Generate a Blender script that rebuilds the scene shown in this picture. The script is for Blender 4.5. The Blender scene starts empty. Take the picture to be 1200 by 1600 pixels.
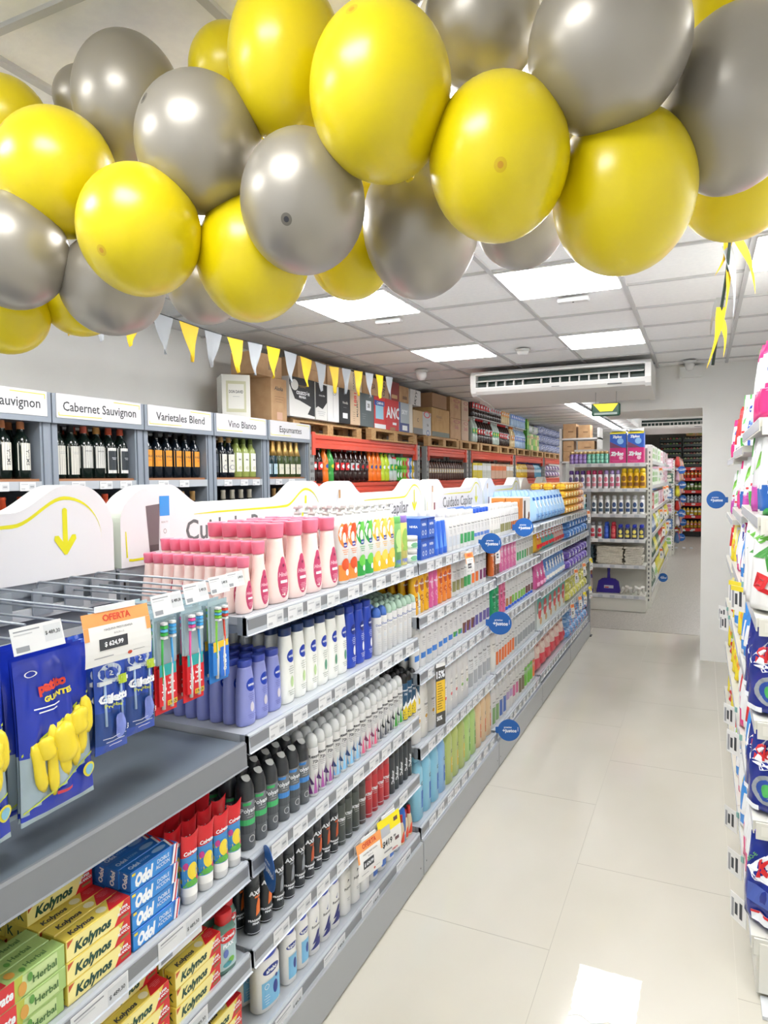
import bpy, math, random
from mathutils import Vector, Matrix
from mathutils.geometry import tessellate_polygon
random.seed(7)
S = bpy.context.scene
COL = S.collection
R = math.radians
# ------------------------------------------------------------------ camera
CAM_H = 1.8; F_PX = 1066.4; YAW = .43579; PITCH = -.04997; ROLL = -.011943
_c, _s = math.cos(YAW), math.sin(YAW)
_r = Vector((_c, _s, 0)); FW = Vector((-_s*math.cos(PITCH), _c*math.cos(PITCH), math.sin(PITCH))); _u = _r.cross(FW)
RT = _r*math.cos(ROLL)+_u*math.sin(ROLL); UP = -_r*math.sin(ROLL)+_u*math.cos(ROLL)
cd = bpy.data.cameras.new('camera'); cam = bpy.data.objects.new('camera', cd); COL.objects.link(cam)
cd.sensor_fit = 'VERTICAL'; cd.sensor_height = 36; cd.lens = F_PX/1600*36; cd.clip_start = .02; cd.clip_end = 200
m = Matrix((RT, UP, -FW)).transposed().to_4x4(); m.translation = Vector((0, 0, CAM_H)); cam.matrix_world = m
S.camera = cam
S.view_settings.view_transform = 'Standard'; S.view_settings.look = 'None'
S.view_settings.gamma = 1; S.view_settings.exposure = EXPOSURE = 0.5; S.view_settings.use_curve_mapping = False
# ------------------------------------------------------------------ world: added white fill, let in by the open end behind the camera
w = bpy.data.worlds.new('world'); S.world = w; w.use_nodes = True
w.node_tree.nodes['Background'].inputs[0].default_value = (.96, .98, 1, 1); w.node_tree.nodes['Background'].inputs[1].default_value = .7
PANEL_POWER = 15.5
# ------------------------------------------------------------------ materials
def lin(h):
    h = h.lstrip('#'); o = []
    for i in (0, 2, 4):
        v = int(h[i:i+2], 16)/255; o.append(v/12.92 if v <= .04045 else ((v+.055)/1.055)**2.4)
    return tuple(o)+(1,)
MATS = {}
def M(hexc, rough=.45, metal=0, spec=.5, emit=0, trans=0, coat=0, alpha=1):
    k = (hexc, rough, metal, spec, emit, trans, coat, alpha)
    if k in MATS: return MATS[k]
    mt = bpy.data.materials.new('mat_'+hexc.strip('#')); mt.use_nodes = True
    b = mt.node_tree.nodes['Principled BSDF']; c = lin(hexc)
    b.inputs['Base Color'].default_value = c; b.inputs['Roughness'].default_value = rough
    b.inputs['Metallic'].default_value = metal; b.inputs['Specular IOR Level'].default_value = spec
    b.inputs['Transmission Weight'].default_value = trans; b.inputs['Coat Weight'].default_value = coat; b.inputs['Coat Roughness'].default_value = .1
    b.inputs['Alpha'].default_value = alpha
    if emit: b.inputs['Emission Color'].default_value = c; b.inputs['Emission Strength'].default_value = emit
    MATS[k] = mt; return mt
def noisy(name, c1, c2, scale=8, rough=.6, bump=0, stretch=(1, 1, 1), spec=.5, detail=5, metal=0, coat=0):
    if name in MATS: return MATS[name]
    mt = bpy.data.materials.new(name); mt.use_nodes = True; nt = mt.node_tree; b = nt.nodes['Principled BSDF']
    tc = nt.nodes.new('ShaderNodeTexCoord'); mp = nt.nodes.new('ShaderNodeMapping'); mp.inputs['Scale'].default_value = stretch
    n = nt.nodes.new('ShaderNodeTexNoise'); n.inputs['Scale'].default_value = scale; n.inputs['Detail'].default_value = detail
    r = nt.nodes.new('ShaderNodeValToRGB'); r.color_ramp.elements[0].color = lin(c1); r.color_ramp.elements[1].color = lin(c2)
    r.color_ramp.elements[0].position = .35; r.color_ramp.elements[1].position = .65
    L = nt.links.new
    L(tc.outputs['Object'], mp.inputs[0]); L(mp.outputs[0], n.inputs['Vector']); L(n.outputs['Fac'], r.inputs[0]); L(r.outputs[0], b.inputs['Base Color'])
    b.inputs['Roughness'].default_value = rough; b.inputs['Specular IOR Level'].default_value = spec; b.inputs['Metallic'].default_value = metal
    b.inputs['Coat Weight'].default_value = coat
    if bump:
        bm = nt.nodes.new('ShaderNodeBump'); bm.inputs['Strength'].default_value = bump; bm.inputs['Distance'].default_value = .01
        L(n.outputs['Fac'], bm.inputs['Height']); L(bm.outputs[0], b.inputs['Normal'])
    MATS[name] = mt; return mt
WHITE = M('dcdcdb', .4); PAPER = M('e6e6e4', .6); BLACK = M('151617', .4); DGREY = M('4a4e52', .5); INK = M('3c3f44', .6)
STEEL = M('8f969e', .35, .2); STEEL_L = M('c3c7cc', .35, .1); RAILC = M('b4bac2', .25, 0, .6); SLOT = M('7d8085', .35)
CREAM = M('dcdbd2', .4); BLUE = M('1f45b5', .35); LINE = M('9a9ca0', .6); RED = M('d3262c', .4)
# ------------------------------------------------------------------ mesh building
class MB:
    def __init__(s): s.v = []; s.f = []; s.mi = []; s.sm = []; s.mats = []
    def mat(s, m):
        if m not in s.mats: s.mats.append(m)
        return s.mats.index(m)
    def face(s, idx, m, smooth=False): s.f.append(tuple(idx)); s.mi.append(s.mat(m)); s.sm.append(smooth)
    def poly(s, pts, m, smooth=False):
        n = len(s.v); s.v += [tuple(p) for p in pts]; s.face(range(n, n+len(pts)), m, smooth)
    def box(s, x0, y0, z0, x1, y1, z1, m, bev=0):
        if bev:
            b = bev; n = len(s.v)
            P = []
            for z, q in ((z0, b), (z0+b, 0), (z1-b, 0), (z1, b)):
                P.append([(x0+q+b*(q == 0), y0+q, z), (x1-q-b*(q == 0), y0+q, z), (x1-q, y0+q+b*(q == 0), z), (x1-q, y1-q-b*(q == 0), z),
                          (x1-q-b*(q == 0), y1-q, z), (x0+q+b*(q == 0), y1-q, z), (x0+q, y1-q-b*(q == 0), z), (x0+q, y0+q+b*(q == 0), z)])
            for ring in P: s.v += ring
            for k in range(3):
                for i in range(8):
                    j = (i+1) % 8; s.face((n+k*8+i, n+k*8+j, n+k*8+8+j, n+k*8+8+i), m)
            s.face([n+7-i for i in range(8)], m); s.face([n+24+i for i in range(8)], m); return
        n = len(s.v); s.v += [(x0, y0, z0), (x1, y0, z0), (x1, y1, z0), (x0, y1, z0), (x0, y0, z1), (x1, y0, z1), (x1, y1, z1), (x0, y1, z1)]
        for q in ((0, 3, 2, 1), (4, 5, 6, 7), (0, 1, 5, 4), (1, 2, 6, 5), (2, 3, 7, 6), (3, 0, 4, 7)): s.face([n+i for i in q], m)
    def lathe(s, prof, m, n=20, e=2.0, cx=0, cy=0, cap0=True, cap1=True):
        """prof: (z, rx, ry); superellipse section of exponent e"""
        b = len(s.v)
        for z, rx, ry in prof:
            for i in range(n):
                t = 2*math.pi*i/n; c, q = math.cos(t), math.sin(t)
                s.v.append((cx+rx*math.copysign(abs(c)**(2/e), c), cy+ry*math.copysign(abs(q)**(2/e), q), z))
        for k in range(len(prof)-1):
            for i in range(n):
                j = (i+1) % n; s.face((b+k*n+i, b+k*n+j, b+(k+1)*n+j, b+(k+1)*n+i), m, True)
        if cap0: s.face([b+n-1-i for i in range(n)], m)
        if cap1: s.face([b+(len(prof)-1)*n+i for i in range(n)], m)
    def tube(s, pts, r, m, n=8, closed=False, caps=True):
        b = len(s.v); P = [Vector(p) for p in pts]; K = len(P); up = None
        for k in range(K):
            d = (P[(k+1) % K]-P[k-1]) if closed else (P[min(k+1, K-1)]-P[max(k-1, 0)])
            d.normalize()
            if up is None: up = d.orthogonal().normalized()
            up = (up-d*up.dot(d)); up = up.normalized() if up.length > 1e-6 else d.orthogonal().normalized()
            sd = d.cross(up); rr = r[k] if isinstance(r, (list, tuple)) else r
            for i in range(n):
                t = 2*math.pi*i/n; s.v.append(tuple(P[k]+up*math.cos(t)*rr+sd*math.sin(t)*rr))
        for k in range(K if closed else K-1):
            k2 = (k+1) % K
            for i in range(n):
                j = (i+1) % n; s.face((b+k*n+i, b+k*n+j, b+k2*n+j, b+k2*n+i), m, True)
        if caps and not closed: s.face([b+n-1-i for i in range(n)], m); s.face([b+(K-1)*n+i for i in range(n)], m)
    def prism(s, pts2, t0, t1, m, fr, side=None):
        """2D outline extruded from t0 to t1; fr(u,v,t) -> xyz"""
        n = len(pts2); b = len(s.v)
        s.v += [tuple(fr(u, v, t0)) for u, v in pts2]+[tuple(fr(u, v, t1)) for u, v in pts2]
        for tri in tessellate_polygon([[Vector((u, v, 0)) for u, v in pts2]]):
            s.face([b+i for i in tri], m); s.face([b+n+i for i in reversed(tri)], m)
        for i in range(n):
            j = (i+1) % n; s.face((b+i, b+j, b+n+j, b+n+i), side or m)
    def build(s, name, parent=None, link=True):
        o = bpy.data.objects.new(name, s.mesh(name))
        if link: COL.objects.link(o)
        if parent: o.parent = parent
        return o
    def mesh(s, name='mesh'):
        me = bpy.data.meshes.new(name); me.from_pydata(s.v, [], s.f)
        for mt in s.mats: me.materials.append(mt)
        me.polygons.foreach_set('material_index', s.mi); me.polygons.foreach_set('use_smooth', s.sm)
        me.update(); return me
TXT = {}
def text2d(t, bold=0.0):
    k = (t, bold)
    if k in TXT: return TXT[k]
    cu = bpy.data.curves.new('txt', 'FONT'); cu.body = t; cu.size = 1; cu.offset = bold; cu.resolution_u = 2
    ob = bpy.data.objects.new('txt', cu); COL.objects.link(ob)
    dg = bpy.context.evaluated_depsgraph_get(); me = bpy.data.meshes.new_from_object(ob.evaluated_get(dg))
    V = [(v.co.x, v.co.y) for v in me.vertices]; Fs = [tuple(p.vertices) for p in me.polygons]
    bpy.data.objects.remove(ob); bpy.data.curves.remove(cu); bpy.data.meshes.remove(me)
    if not V: TXT[k] = ([], [], 1, 1); return TXT[k]
    x0 = min(v[0] for v in V); x1 = max(v[0] for v in V)
    V = [((x-(x0+x1)/2), y-.35) for x, y in V]
    TXT[k] = (V, Fs, x1-x0, .7); return TXT[k]
def put_text(mb, t, cx, cz, h, m, fn, rot=0, bold=0.0, maxw=None, shear=0):
    """h = cap height"""
    V, Fs, W, H = text2d(t, bold)
    if not V: return
    sc = h/.7; sx = sc
    if maxw and W*sc > maxw: sx = maxw/W
    c, s = math.cos(rot), math.sin(rot); b = len(mb.v)
    for x, y in V:
        x = (x+shear*y)*sx; y = y*sc; mb.v.append(tuple(fn(cx+x*c-y*s, cz+x*s+y*c)))
    for f in Fs: mb.face([b+i for i in f], m)
def put_poly(mb, pts, m, fn, sub=1):
    tris = [tuple(Vector(pts[i]) for i in t) for t in tessellate_polygon([[Vector((u, v, 0)) for u, v in pts]])]
    for _ in range(sub):
        o = []
        for a, b, c in tris:
            ab, bc, ca = (a+b)/2, (b+c)/2, (c+a)/2; o += [(a, ab, ca), (ab, b, bc), (ca, bc, c), (ab, bc, ca)]
        tris = o
    for t in tris:
        # keep every patch turned to the front whatever the outline's winding
        a, b, c = t
        if (b-a).cross(c-a) < 0: t = (a, c, b)
        mb.poly([fn(p.x, p.y) for p in t], m)
def put_rect(mb, x0, z0, x1, z1, m, fn, nx=6, nz=1):
    for i in range(nx):
        for k in range(nz):
            a, b = x0+(x1-x0)*i/nx, x0+(x1-x0)*(i+1)/nx; c, d = z0+(z1-z0)*k/nz, z0+(z1-z0)*(k+1)/nz
            mb.poly([fn(a, c), fn(b, c), fn(b, d), fn(a, d)], m)
def put_ell(mb, cx, cz, rx, rz, m, fn, n=20, ring=0, rot=0):
    c_, s_ = math.cos(rot), math.sin(rot)
    def P(q, i):
        t = 2*math.pi*i/n; x, z = rx*q*math.cos(t), rz*q*math.sin(t); return fn(cx+x*c_-z*s_, cz+x*s_+z*c_)
    lv = [ring, 1] if ring else [0, .5, 1]
    for a, b in zip(lv[:-1], lv[1:]):
        for i in range(n):
            j = i+1
            if a == 0: mb.poly([P(0, 0), P(b, i), P(b, j)], m)
            else: mb.poly([P(a, i), P(b, i), P(b, j), P(a, j)], m)
def decals(mb, dec, w, h, surf):
    """surf(x, z, eps) -> point. Sizes x in widths, z in heights, text height in metres"""
    for k, d in enumerate(dec):
        e = .0004+.0003*k
        fn = lambda x, z, e=e: surf(x, z, e)
        if d[0] == 't':
            _, t, cx, cz, th, m = d[:6]; o = d[6] if len(d) > 6 else {}
            put_text(mb, t, cx*w, cz*h, th, m, fn, o.get('rot', 0), o.get('bold', .02), o.get('mw', None if o.get('rot') else .9)and(o.get('mw', .9)*w if not o.get('rot') else None), o.get('shear', 0))
        elif d[0] == 'r': put_rect(mb, d[1]*w, d[2]*h, d[3]*w, d[4]*h, d[5], fn, 6)
        elif d[0] == 'e': put_ell(mb, d[1]*w, d[2]*h, d[3]*w, d[4]*h, d[5], fn, 18, d[6] if len(d) > 6 else 0)
        elif d[0] == 'p': put_poly(mb, [(x*w, z*h) for x, z in d[1]], d[2], fn, 2)
        elif d[0] == 'l':   # lines of small print
            _, cx, z0, z1, n, m, wd = d
            for i in range(n):
                z = z0+(z1-z0)*(i+.5)/n; q = wd*(.6+.4*((i*37) % 5)/4)
                put_rect(mb, (cx-q/2)*w, (z-.004)*h, (cx+q/2)*w, (z+.004)*h, m, fn, 3)
# ------------------------------------------------------------------ things
def tag(o, label, cat, group=None):
    for a_, b_ in ((' row back', ' back'), (' row,', ','), (' from left', ' along'), (' of the ', ' '), (' on the ', ' on '), (' the ', ' ')):
        if len(label.replace(',', ' ').split()) > 16: label = label.replace(a_, b_)
    o['label'] = label; o['category'] = cat
    if group: o['group'] = group
    return o
def struct(o): o['kind'] = 'structure'; return o
def empty(name, loc, rz, label, cat, group=None):
    o = bpy.data.objects.new(name, None); COL.objects.link(o); o.empty_display_size = .05
    o.location = loc; o.rotation_euler = (0, 0, rz); return tag(o, label, cat, group)
ORD = ['first', 'second', 'third', 'fourth', 'fifth', 'sixth', 'seventh', 'eighth', 'ninth', 'tenth', 'eleventh', 'twelfth', 'thirteenth', 'fourteenth', 'fifteenth', 'sixteenth', 'seventeenth', 'eighteenth', 'nineteenth', 'twentieth']
ORD += ['twenty-'+o for o in ORD[:9]]+['thirtieth']+['thirty-'+o for o in ORD[:9]]
class Proto:
    """a kind of thing: parts share their mesh data between all copies"""
    def __init__(s, name, cat, w, d, h): s.name = name; s.cat = cat; s.w = w; s.d = d; s.h = h; s.parts = []
    def part(s, name, mb, sub=None): s.parts.append((name, mb.mesh(s.name+'_'+name), sub)); return s
    def put(s, x, y, z, rz, label, group=None, tilt=0):
        if len(s.parts) == 1:
            o = bpy.data.objects.new(s.name, s.parts[0][1]); COL.objects.link(o); o.location = (x, y, z); o.rotation_euler = (tilt, 0, rz); return tag(o, label, s.cat, group)
        e = empty(s.name, (x, y, z), rz, label, s.cat, group); e.rotation_euler = (tilt, 0, rz)
        done = {}
        for n, me, sub in s.parts:
            c = bpy.data.objects.new(n, me); COL.objects.link(c); c.parent = done[sub] if sub else e; done[n] = c
        return e
def mk_bottle(name, cat, w, d, h, prof, body, cap=None, dec=(), e=2.3, n=20, single=False, extra=None):
    """prof (z, rx, ry) as fractions of h, w/2, d/2; cap = (profile, material)"""
    P = Proto(name, cat, w, d, h); mb = MB()
    pr = [(z*h, rx*w/2, ry*d/2) for z, rx, ry in prof]
    mb.lathe(pr, body, n, e)
    def surf(x, z, eps):
        for k in range(len(pr)-1):
            if z <= pr[k+1][0] or k == len(pr)-2: break
        z0, a0, b0 = pr[k]; z1, a1, b1 = pr[k+1]; t = min(max((z-z0)/max(z1-z0, 1e-6), 0), 1)
        rx = a0+(a1-a0)*t+.0002; ry = b0+(b1-b0)*t; q = min(abs(x)/rx, .985)
        xx = max(-rx*.985, min(rx*.985, x))
        return (xx*(1+eps/rx), -ry*(1-q**e)**(1/e)-eps, z)
    decals(mb, dec, w, h, surf)
    cm = None
    if cap:
        cp, cmt = cap; cm = mb if single else MB(); cm.lathe([(z*h, rx*w/2, ry*d/2) for z, rx, ry in cp], cmt, n, e)
    if extra: extra(mb, cm or mb, w, d, h)
    if single or cm is None: P.part('body', mb)
    else: P.part('body', mb); P.part('cap', cm)
    return P
def mk_box(name, cat, w, d, h, body, front=(), top=(), side=(), sidemat=None, topmat=None):
    P = Proto(name, cat, w, d, h); mb = MB(); mb.box(-w/2, -d/2, 0, w/2, d/2, h, body, min(.0015, w*.02))
    decals(mb, front, w, h, lambda x, z, e: (x, -d/2-e, z))
    decals(mb, top, w, d, lambda x, z, e: (x, z-d/2, h+e))
    decals(mb, side, d, h, lambda x, z, e: (-w/2-e, -x, z))
    return P.part('carton', mb)
def bag_mesh(w, d, h, reg, dec=(), top=.08, taper=.8, nx=14, nz=18, seed=0, wr=.006, pillow=False):
    """soft pack standing on its base; reg(u,v)->material, u in -1..1, v in 0..1"""
    rnd = random.Random(seed); mb = MB(); ph = [rnd.uniform(0, 6.28) for _ in range(6)]
    def half(u, v):
        if pillow: t = max(0, 1-abs(2*v-1)**3)**.55
        else: t = (min(1, (v/.06))**.5 if v < .06 else 1)*(1-max(0, (v-.25)/.75)**1.6) if v < 1 else 0
        if v > 1-top: t = min(t, .04)
        return d/2*t*max(0, 1-abs(u)**2.6)**.6
    def W(v):
        if pillow: return w/2*(1-.05*math.sin(math.pi*v))
        return w/2*(1-(1-taper)*max(0, (v-.3)/.7)**1.5)*(1+.02*math.sin(9*v+ph[0]))
    def pt(u, v, sgn, e=0):
        k = wr*(math.sin(11*u+7*v+ph[1])+math.sin(17*v-9*u+ph[2])+math.sin(23*u*v+ph[3]+5*v))*(1-abs(u)**3)*(.3 if v > 1-top else 1)*(.2+.8*min(1, v*6))
        return (u*W(v), sgn*(half(u, v)+e)+(k if sgn < 0 else -k*.5)*.5 if half(u, v) > .002 else sgn*(.001+e)+k*.4, v*h)
    for sgn in (-1, 1):
        b = len(mb.v)
        for k in range(nz+1):
            for i in range(nx+1): mb.v.append(pt(-1+2*i/nx, k/nz, sgn))
        for k in range(nz):
            for i in range(nx):
                a = b+k*(nx+1)+i; q = (a, a+1, a+nx+2, a+nx+1)
                mb.face(q if sgn < 0 else q[::-1], reg(-1+2*(i+.5)/nx, (k+.5)/nz), True)
    decals(mb, dec, w, h, lambda x, z, e: pt(max(-.97, min(.97, x/W(min(max(z/h, 0), 1)))), min(max(z/h, 0), 1), -1, e*4))
    return mb
def mk_bag(name, cat, w, d, h, reg, dec=(), **k):
    P = Proto(name, cat, w, d, h)
    if not callable(reg): mm = reg; reg = lambda u, v: mm
    return P.part('pack', bag_mesh(w, d, h, reg, dec, **k))
DUP = {}
# ================================================================== THE ROOM
CZ = 2.836; GX = -2.179; GY = 3.4404; DX = .5946; DY = .5832
def slab(name, boxes, m):
    mb = MB()
    for b in boxes: mb.box(*b, m)
    return struct(mb.build(name))
FLOORM = noisy('floor_tile', 'c6c2b5', 'd0ccc1', 1.3, .12, 0, (1, .6, 1), .5, 3)
WALLM = noisy('wall_paint', 'ebebe8', 'efefec', 3, .6)
GRANM = noisy('granite_floor', '8f8b84', 'b9b5ad', 90, .35, .1, (1, 1, 1), .4, 8)
TILEM = noisy('ceiling_tile', 'efefef', 'f3f3f2', 40, .8, .15)
mb = MB(); mb.box(-3.4, -3, -.1, 2.2, 8.3, 0, FLOORM)
JT = M('a9a598', .5); JL = M('c3bfb2', .4)
for x in (-2.418, -1.781, -1.144, -.507, .13, .767, 1.4):
    mb.box(x-.0012, -3, 0, x+.0012, 8.3, .0004, JT if x == -.507 else JL)
for i, x in enumerate((-3.055, -2.418, -1.781, -1.144, -.507, .13, .767)):
    y = 2.53+(.62 if i % 2 == 0 else 0)+(.02 if x > -.6 else 0)-5.04
    while y < 8.2: mb.box(x, y-.0015, 0, x+.637, y+.0015, .0004, JT); y += 1.26
struct(mb.build('floor'))
slab('floor_back', [(-4.5, 8.3, -.1, 3, 26, .004)], GRANM)
mb = MB(); mb.box(-3.4, -3, CZ+.012, 2.2, 7.2, CZ+.1, TILEM); mb.box(-3.4, 7.2, CZ+.012, -.95, 8.2, CZ+.1, TILEM); mb.box(-3.4, 8.2, CZ+.012, -1.3, 19, CZ+.1, TILEM)
for yy in range(1, 20): mb.box(-3.4, 6.94+DY*yy-.01, CZ+.001, -1.3, 6.94+DY*yy+.01, CZ+.0135, M('c4c4c4', .5))
TB = M('c4c4c4', .5)
k = -3
xs = [GX+i*DX for i in range(-2, 8)]; ys = [GY+j*DY for j in range(-11, 7)]
for x in xs: mb.box(x-.012, -3, CZ, x+.012, 7.2, CZ+.013, TB)
for y in ys: mb.box(-3.4, y-.010, CZ+.001, 2.2, y+.010, CZ+.0135, TB)
struct(mb.build('ceiling'))
slab('wall_left', [(-3.6, -3, 0, -3.33, 24, 3.6)], WALLM)
slab('wall_right', [(.62, -3, 0, .8, 7.2, 2.9)], WALLM)
slab('wall_column', [(.0, 7.2, 0, .9, 8.25, 2.85)], WALLM)
slab('wall_header', [(-.95, 7.2, 2.43, .0, 8.2, 3.3)], WALLM)
slab('ceiling_back', [(-1.3, 8.2, 3.3, 3, 25, 3.4), (-3.6, 19, 3.3, -1.3, 25, 3.4)], noisy('back_ceiling', 'c9c6bf', 'd2cfc8', 2, .8))
slab('wall_back', [(-3.6, 24, 0, 3, 24.2, 3.4)], noisy('back_wall', 'c6c3ba', 'd0ccc4', 2, .7))
slab('wall_back_right', [(.6, 8.25, 0, .8, 24, 3.4)], WALLM)
slab('wall_storeroom', [(-3.33, 18.9, 0, -1.35, 19.0, 3.3)], WALLM)
mb = MB()
for y in (11.2, 13.6, 17.2, 20.5): mb.box(-1.3, y, 3.1, .6, y+.05, 3.3, M('b5b1a9', .7))
struct(mb.build('trim_back_ceiling'))
mb = MB(); mb.box(-.2, 7.12, 2.72, -.01, 7.2, 2.82, WALLM); struct(mb.build('trim_header_box'))
# ------------------------------------------------------------------ ceiling lights
LED = M('ffffff', .5, emit=PANEL_POWER)
def led_panel(i, j, label, grp=None):
    x, y = GX+i*DX+DX/2, GY+j*DY+DY/2
    e = empty('ceiling_light', (x, y, CZ), 0, label, 'light', grp)
    a = MB(); a.box(-DX/2+.012, -DY/2+.01, -.006, DX/2-.012, DY/2-.01, .010, WHITE); a.build('frame', e)
    b = MB(); b.box(-DX/2+.02, -DY/2+.018, -.010, DX/2-.02, DY/2-.018, -.0062, LED); b.build('diffuser', e)
for i, j, l in ((0, 0, 'square white ceiling light panel left of the middle, below yellow balloons'), (2, 0, 'large bright square ceiling light panel beneath the grey balloon'),
                (0, 3, 'smaller far square ceiling light panel above the stacked wine cartons'), (2, 3, 'far square ceiling light panel just before the air conditioner'),
                (2, -3, 'ceiling light panel glimpsed through the gap between balloons')): led_panel(i, j, l)
for i, j in ((0, -3), (4, -3), (0, -6), (2, -6), (4, 0)): led_panel(i, j, 'square white ceiling light panel hidden above the balloons or beyond the frame', 'ceiling panels out of view')
for x, y, l in ((-1.87, 4.13, 'small white emergency light beside the left square ceiling panel'), (-.69, 4.13, 'small white emergency light beside the large ceiling panel')):
    e = empty('emergency_light', (x, y, CZ), 0, l, 'light')
    a = MB(); a.box(-.09, -.03, -.025, .09, .03, 0, WHITE, .006); a.build('housing', e)
    a = MB(); a.box(-.085, -.0315, -.02, .085, -.03, -.006, M('dfe3e6', .2)); a.lathe([(-.028, .004, .004), (-.025, .006, .006)], DGREY, 8); a.build('lens', e)
e = empty('smoke_detector', (-1.338, 5.6, CZ), 0, 'round white smoke detector on the ceiling tile', 'detector')
a = MB(); a.lathe([(-.012, .055, .055), (0, .06, .06)], WHITE, 24); a.build('base', e)
a = MB(); a.lathe([(-.045, .02, .02), (-.04, .04, .04), (-.012, .05, .05)], WHITE, 24); a.build('sensor', e)
e = empty('security_camera', (-2.47, 6.2, CZ), 0, 'white dome security camera on ceiling above the cartons', 'camera')
a = MB(); a.lathe([(-.02, .06, .06), (0, .065, .065)], WHITE, 24); a.build('base', e)
a = MB(); a.lathe([(-.10, .01, .01), (-.09, .035, .035), (-.06, .052, .052), (-.02, .052, .052)], M('e2e2e0', .15), 24); a.build('dome', e)
e = empty('security_camera', (-.11, 6.9, CZ), 0, 'white dome security camera on ceiling by the column', 'camera')
a = MB(); a.lathe([(-.02, .05, .05), (0, .06, .06)], WHITE, 24); a.build('base', e)
a = MB(); a.lathe([(-.09, .01, .01), (-.08, .03, .03), (-.05, .042, .042), (-.02, .042, .042)], M('d2d2d0', .15), 24); a.build('dome', e)
# LED track
e = empty('led_track_light', (-1.64, 9.45, 2.80), 0, 'long black track of bright white strip lamps running to the back', 'light')
a = MB(); a.box(-.045, 0, .0, .045, 8.2, .03, DGREY); a.build('track', e)
TL = M('ffffff', .5, emit=9)
for k in range(8):
    a = MB(); a.box(-.05, .03+k*1.02, -.035, .05, .03+k*1.02+.9, -.001, TL); a.build('lamp', e)
for i, (x, y) in enumerate(((.29, 8.9), (.29, 12.0), (.29, 15.5), (.29, 19))):  # panels kept out of sight, added only to brighten the back room
    e = empty('ceiling_light', (x, y, 3.3), 0, 'unseen square panel added to brighten the back room, %s from the beam' % ORD[i], 'light')
    a = MB(); a.box(-.3, -.3, -.012, .3, .3, 0, WHITE); a.build('frame', e); a = MB(); a.box(-.28, -.28, -.016, .28, .28, -.0122, M('ffffff', .5, emit=26)); a.build('diffuser', e)
# ------------------------------------------------------------------ air conditioners
ACW = M('e6e5e2', .35); ACD = noisy('coil', '0e2a24', '16382f', 30, .4)
def aircon(loc, W, label, H=.23, D=.66):
    e = empty('air_conditioner', loc, 0, label, 'air conditioner')
    a = MB(); fr = lambda u, v, t: (t, u, v)
    prof = [(0, -.03), (.0, -.15), (.015, -.19), (.05, -.215), (D, -H-.05), (D, 0), (.03, 0)]
    a.prism(prof, -W/2+.05, -W/2+.052, ACW, fr)   # inner cheek
    prof_back = [(.10, -.035), (.10, -.15), (.11, -.222), (D, -H-.05), (D, 0), (.03, 0), (.0, -.03), (0, -.036), (.02, -.036), (.02, -.035)]
    a.prism([(.02, -.036), (0, -.036), (0, -.02), (.025, 0), (D, 0), (D, -H-.05), (.05, -.215), (.012, -.188), (0, -.16), (0, -.15), (.10, -.15), (.10, -.036)], -W/2+.05, W/2-.05, ACW, fr)
    a.build('housing', e)
    for s in (-1, 1):
        a = MB(); a.prism([(0, -.03), (0, -.15), (.02, -.20), (.06, -.225), (D, -H-.06), (D, 0), (.03, 0)], s*(W/2-.05), s*W/2, ACW, fr); a.build('end_cap', e)
    a = MB(); a.box(-W/2+.05, .085, -.15, W/2-.05, .099, -.036, ACD); a.build('coil', e)
    a = MB(); a.prism([(.0, -.092), (.05, -.078), (.052, -.084), (.002, -.1)], -W/2+.06, W/2-.06, ACW, fr); a.build('louver', e)
    n = 16
    for k in range(n):
        x = -W/2+.16+(W-.34)*k/(n-1)
        if k in (5,): continue
        a = MB(); a.prism([(.02, -.148), (.018, -.12), (.03, -.1), (.05, -.1), (.05, -.148)], x-.006, x+.006, ACW, fr); a.build('vane', e)
    a = MB(); a.box(W/2-.36, -.002+.01, -.197, W/2-.24, .02, -.188, DGREY); a.build('display', e)
    a = MB(); a.box(-.04, .006, -.186, .03, .012, -.18, M('9b9b9b', .3)); a.build('badge', e)
    return e
aircon((-1.215, 6.35, 2.80), 1.62, 'large white ceiling air conditioner in front of the beam')
e = aircon((-.45, 14.2, 2.89), 1.35, 'smaller looking white air conditioner far in the back room', .23)
for s in (-.6, .6):
    a = MB(); a.box(s-.015, .2, 0, s+.015, .5, .41, STEEL); a.build('hanger', e)
# hanging promo pack under the air conditioner
e = empty('hanging_sign', (-.80, 6.55, 2.40), 0, 'small yellow and dark green hanging sign below the air conditioner', 'sign')
a = MB(); DG = M('1f4a38', .4); a.box(-.125, -.03, -.06, .125, .03, .055, DG, .012)
fn = lambda x, z: (x, -.0315, z)
a.build('board', e)
a = MB(); put_poly(a, [(-.11, .05), (.11, .05), (.06, -.02), (-.05, -.02)], M('f2dc1e', .4), fn, 0); put_poly(a, [(-.1, -.03), (.1, -.03), (.1, -.05), (-.1, -.05)], M('8d9a92', .4), lambda x, z: (x, -.0312, z), 0); a.build('face_print', e)
for s in (-.09, .09):
    a = MB(); a.tube([(s, 0, .05), (s, 0, .16)], .0015, DGREY, 5); a.build('hanger', e)
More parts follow.
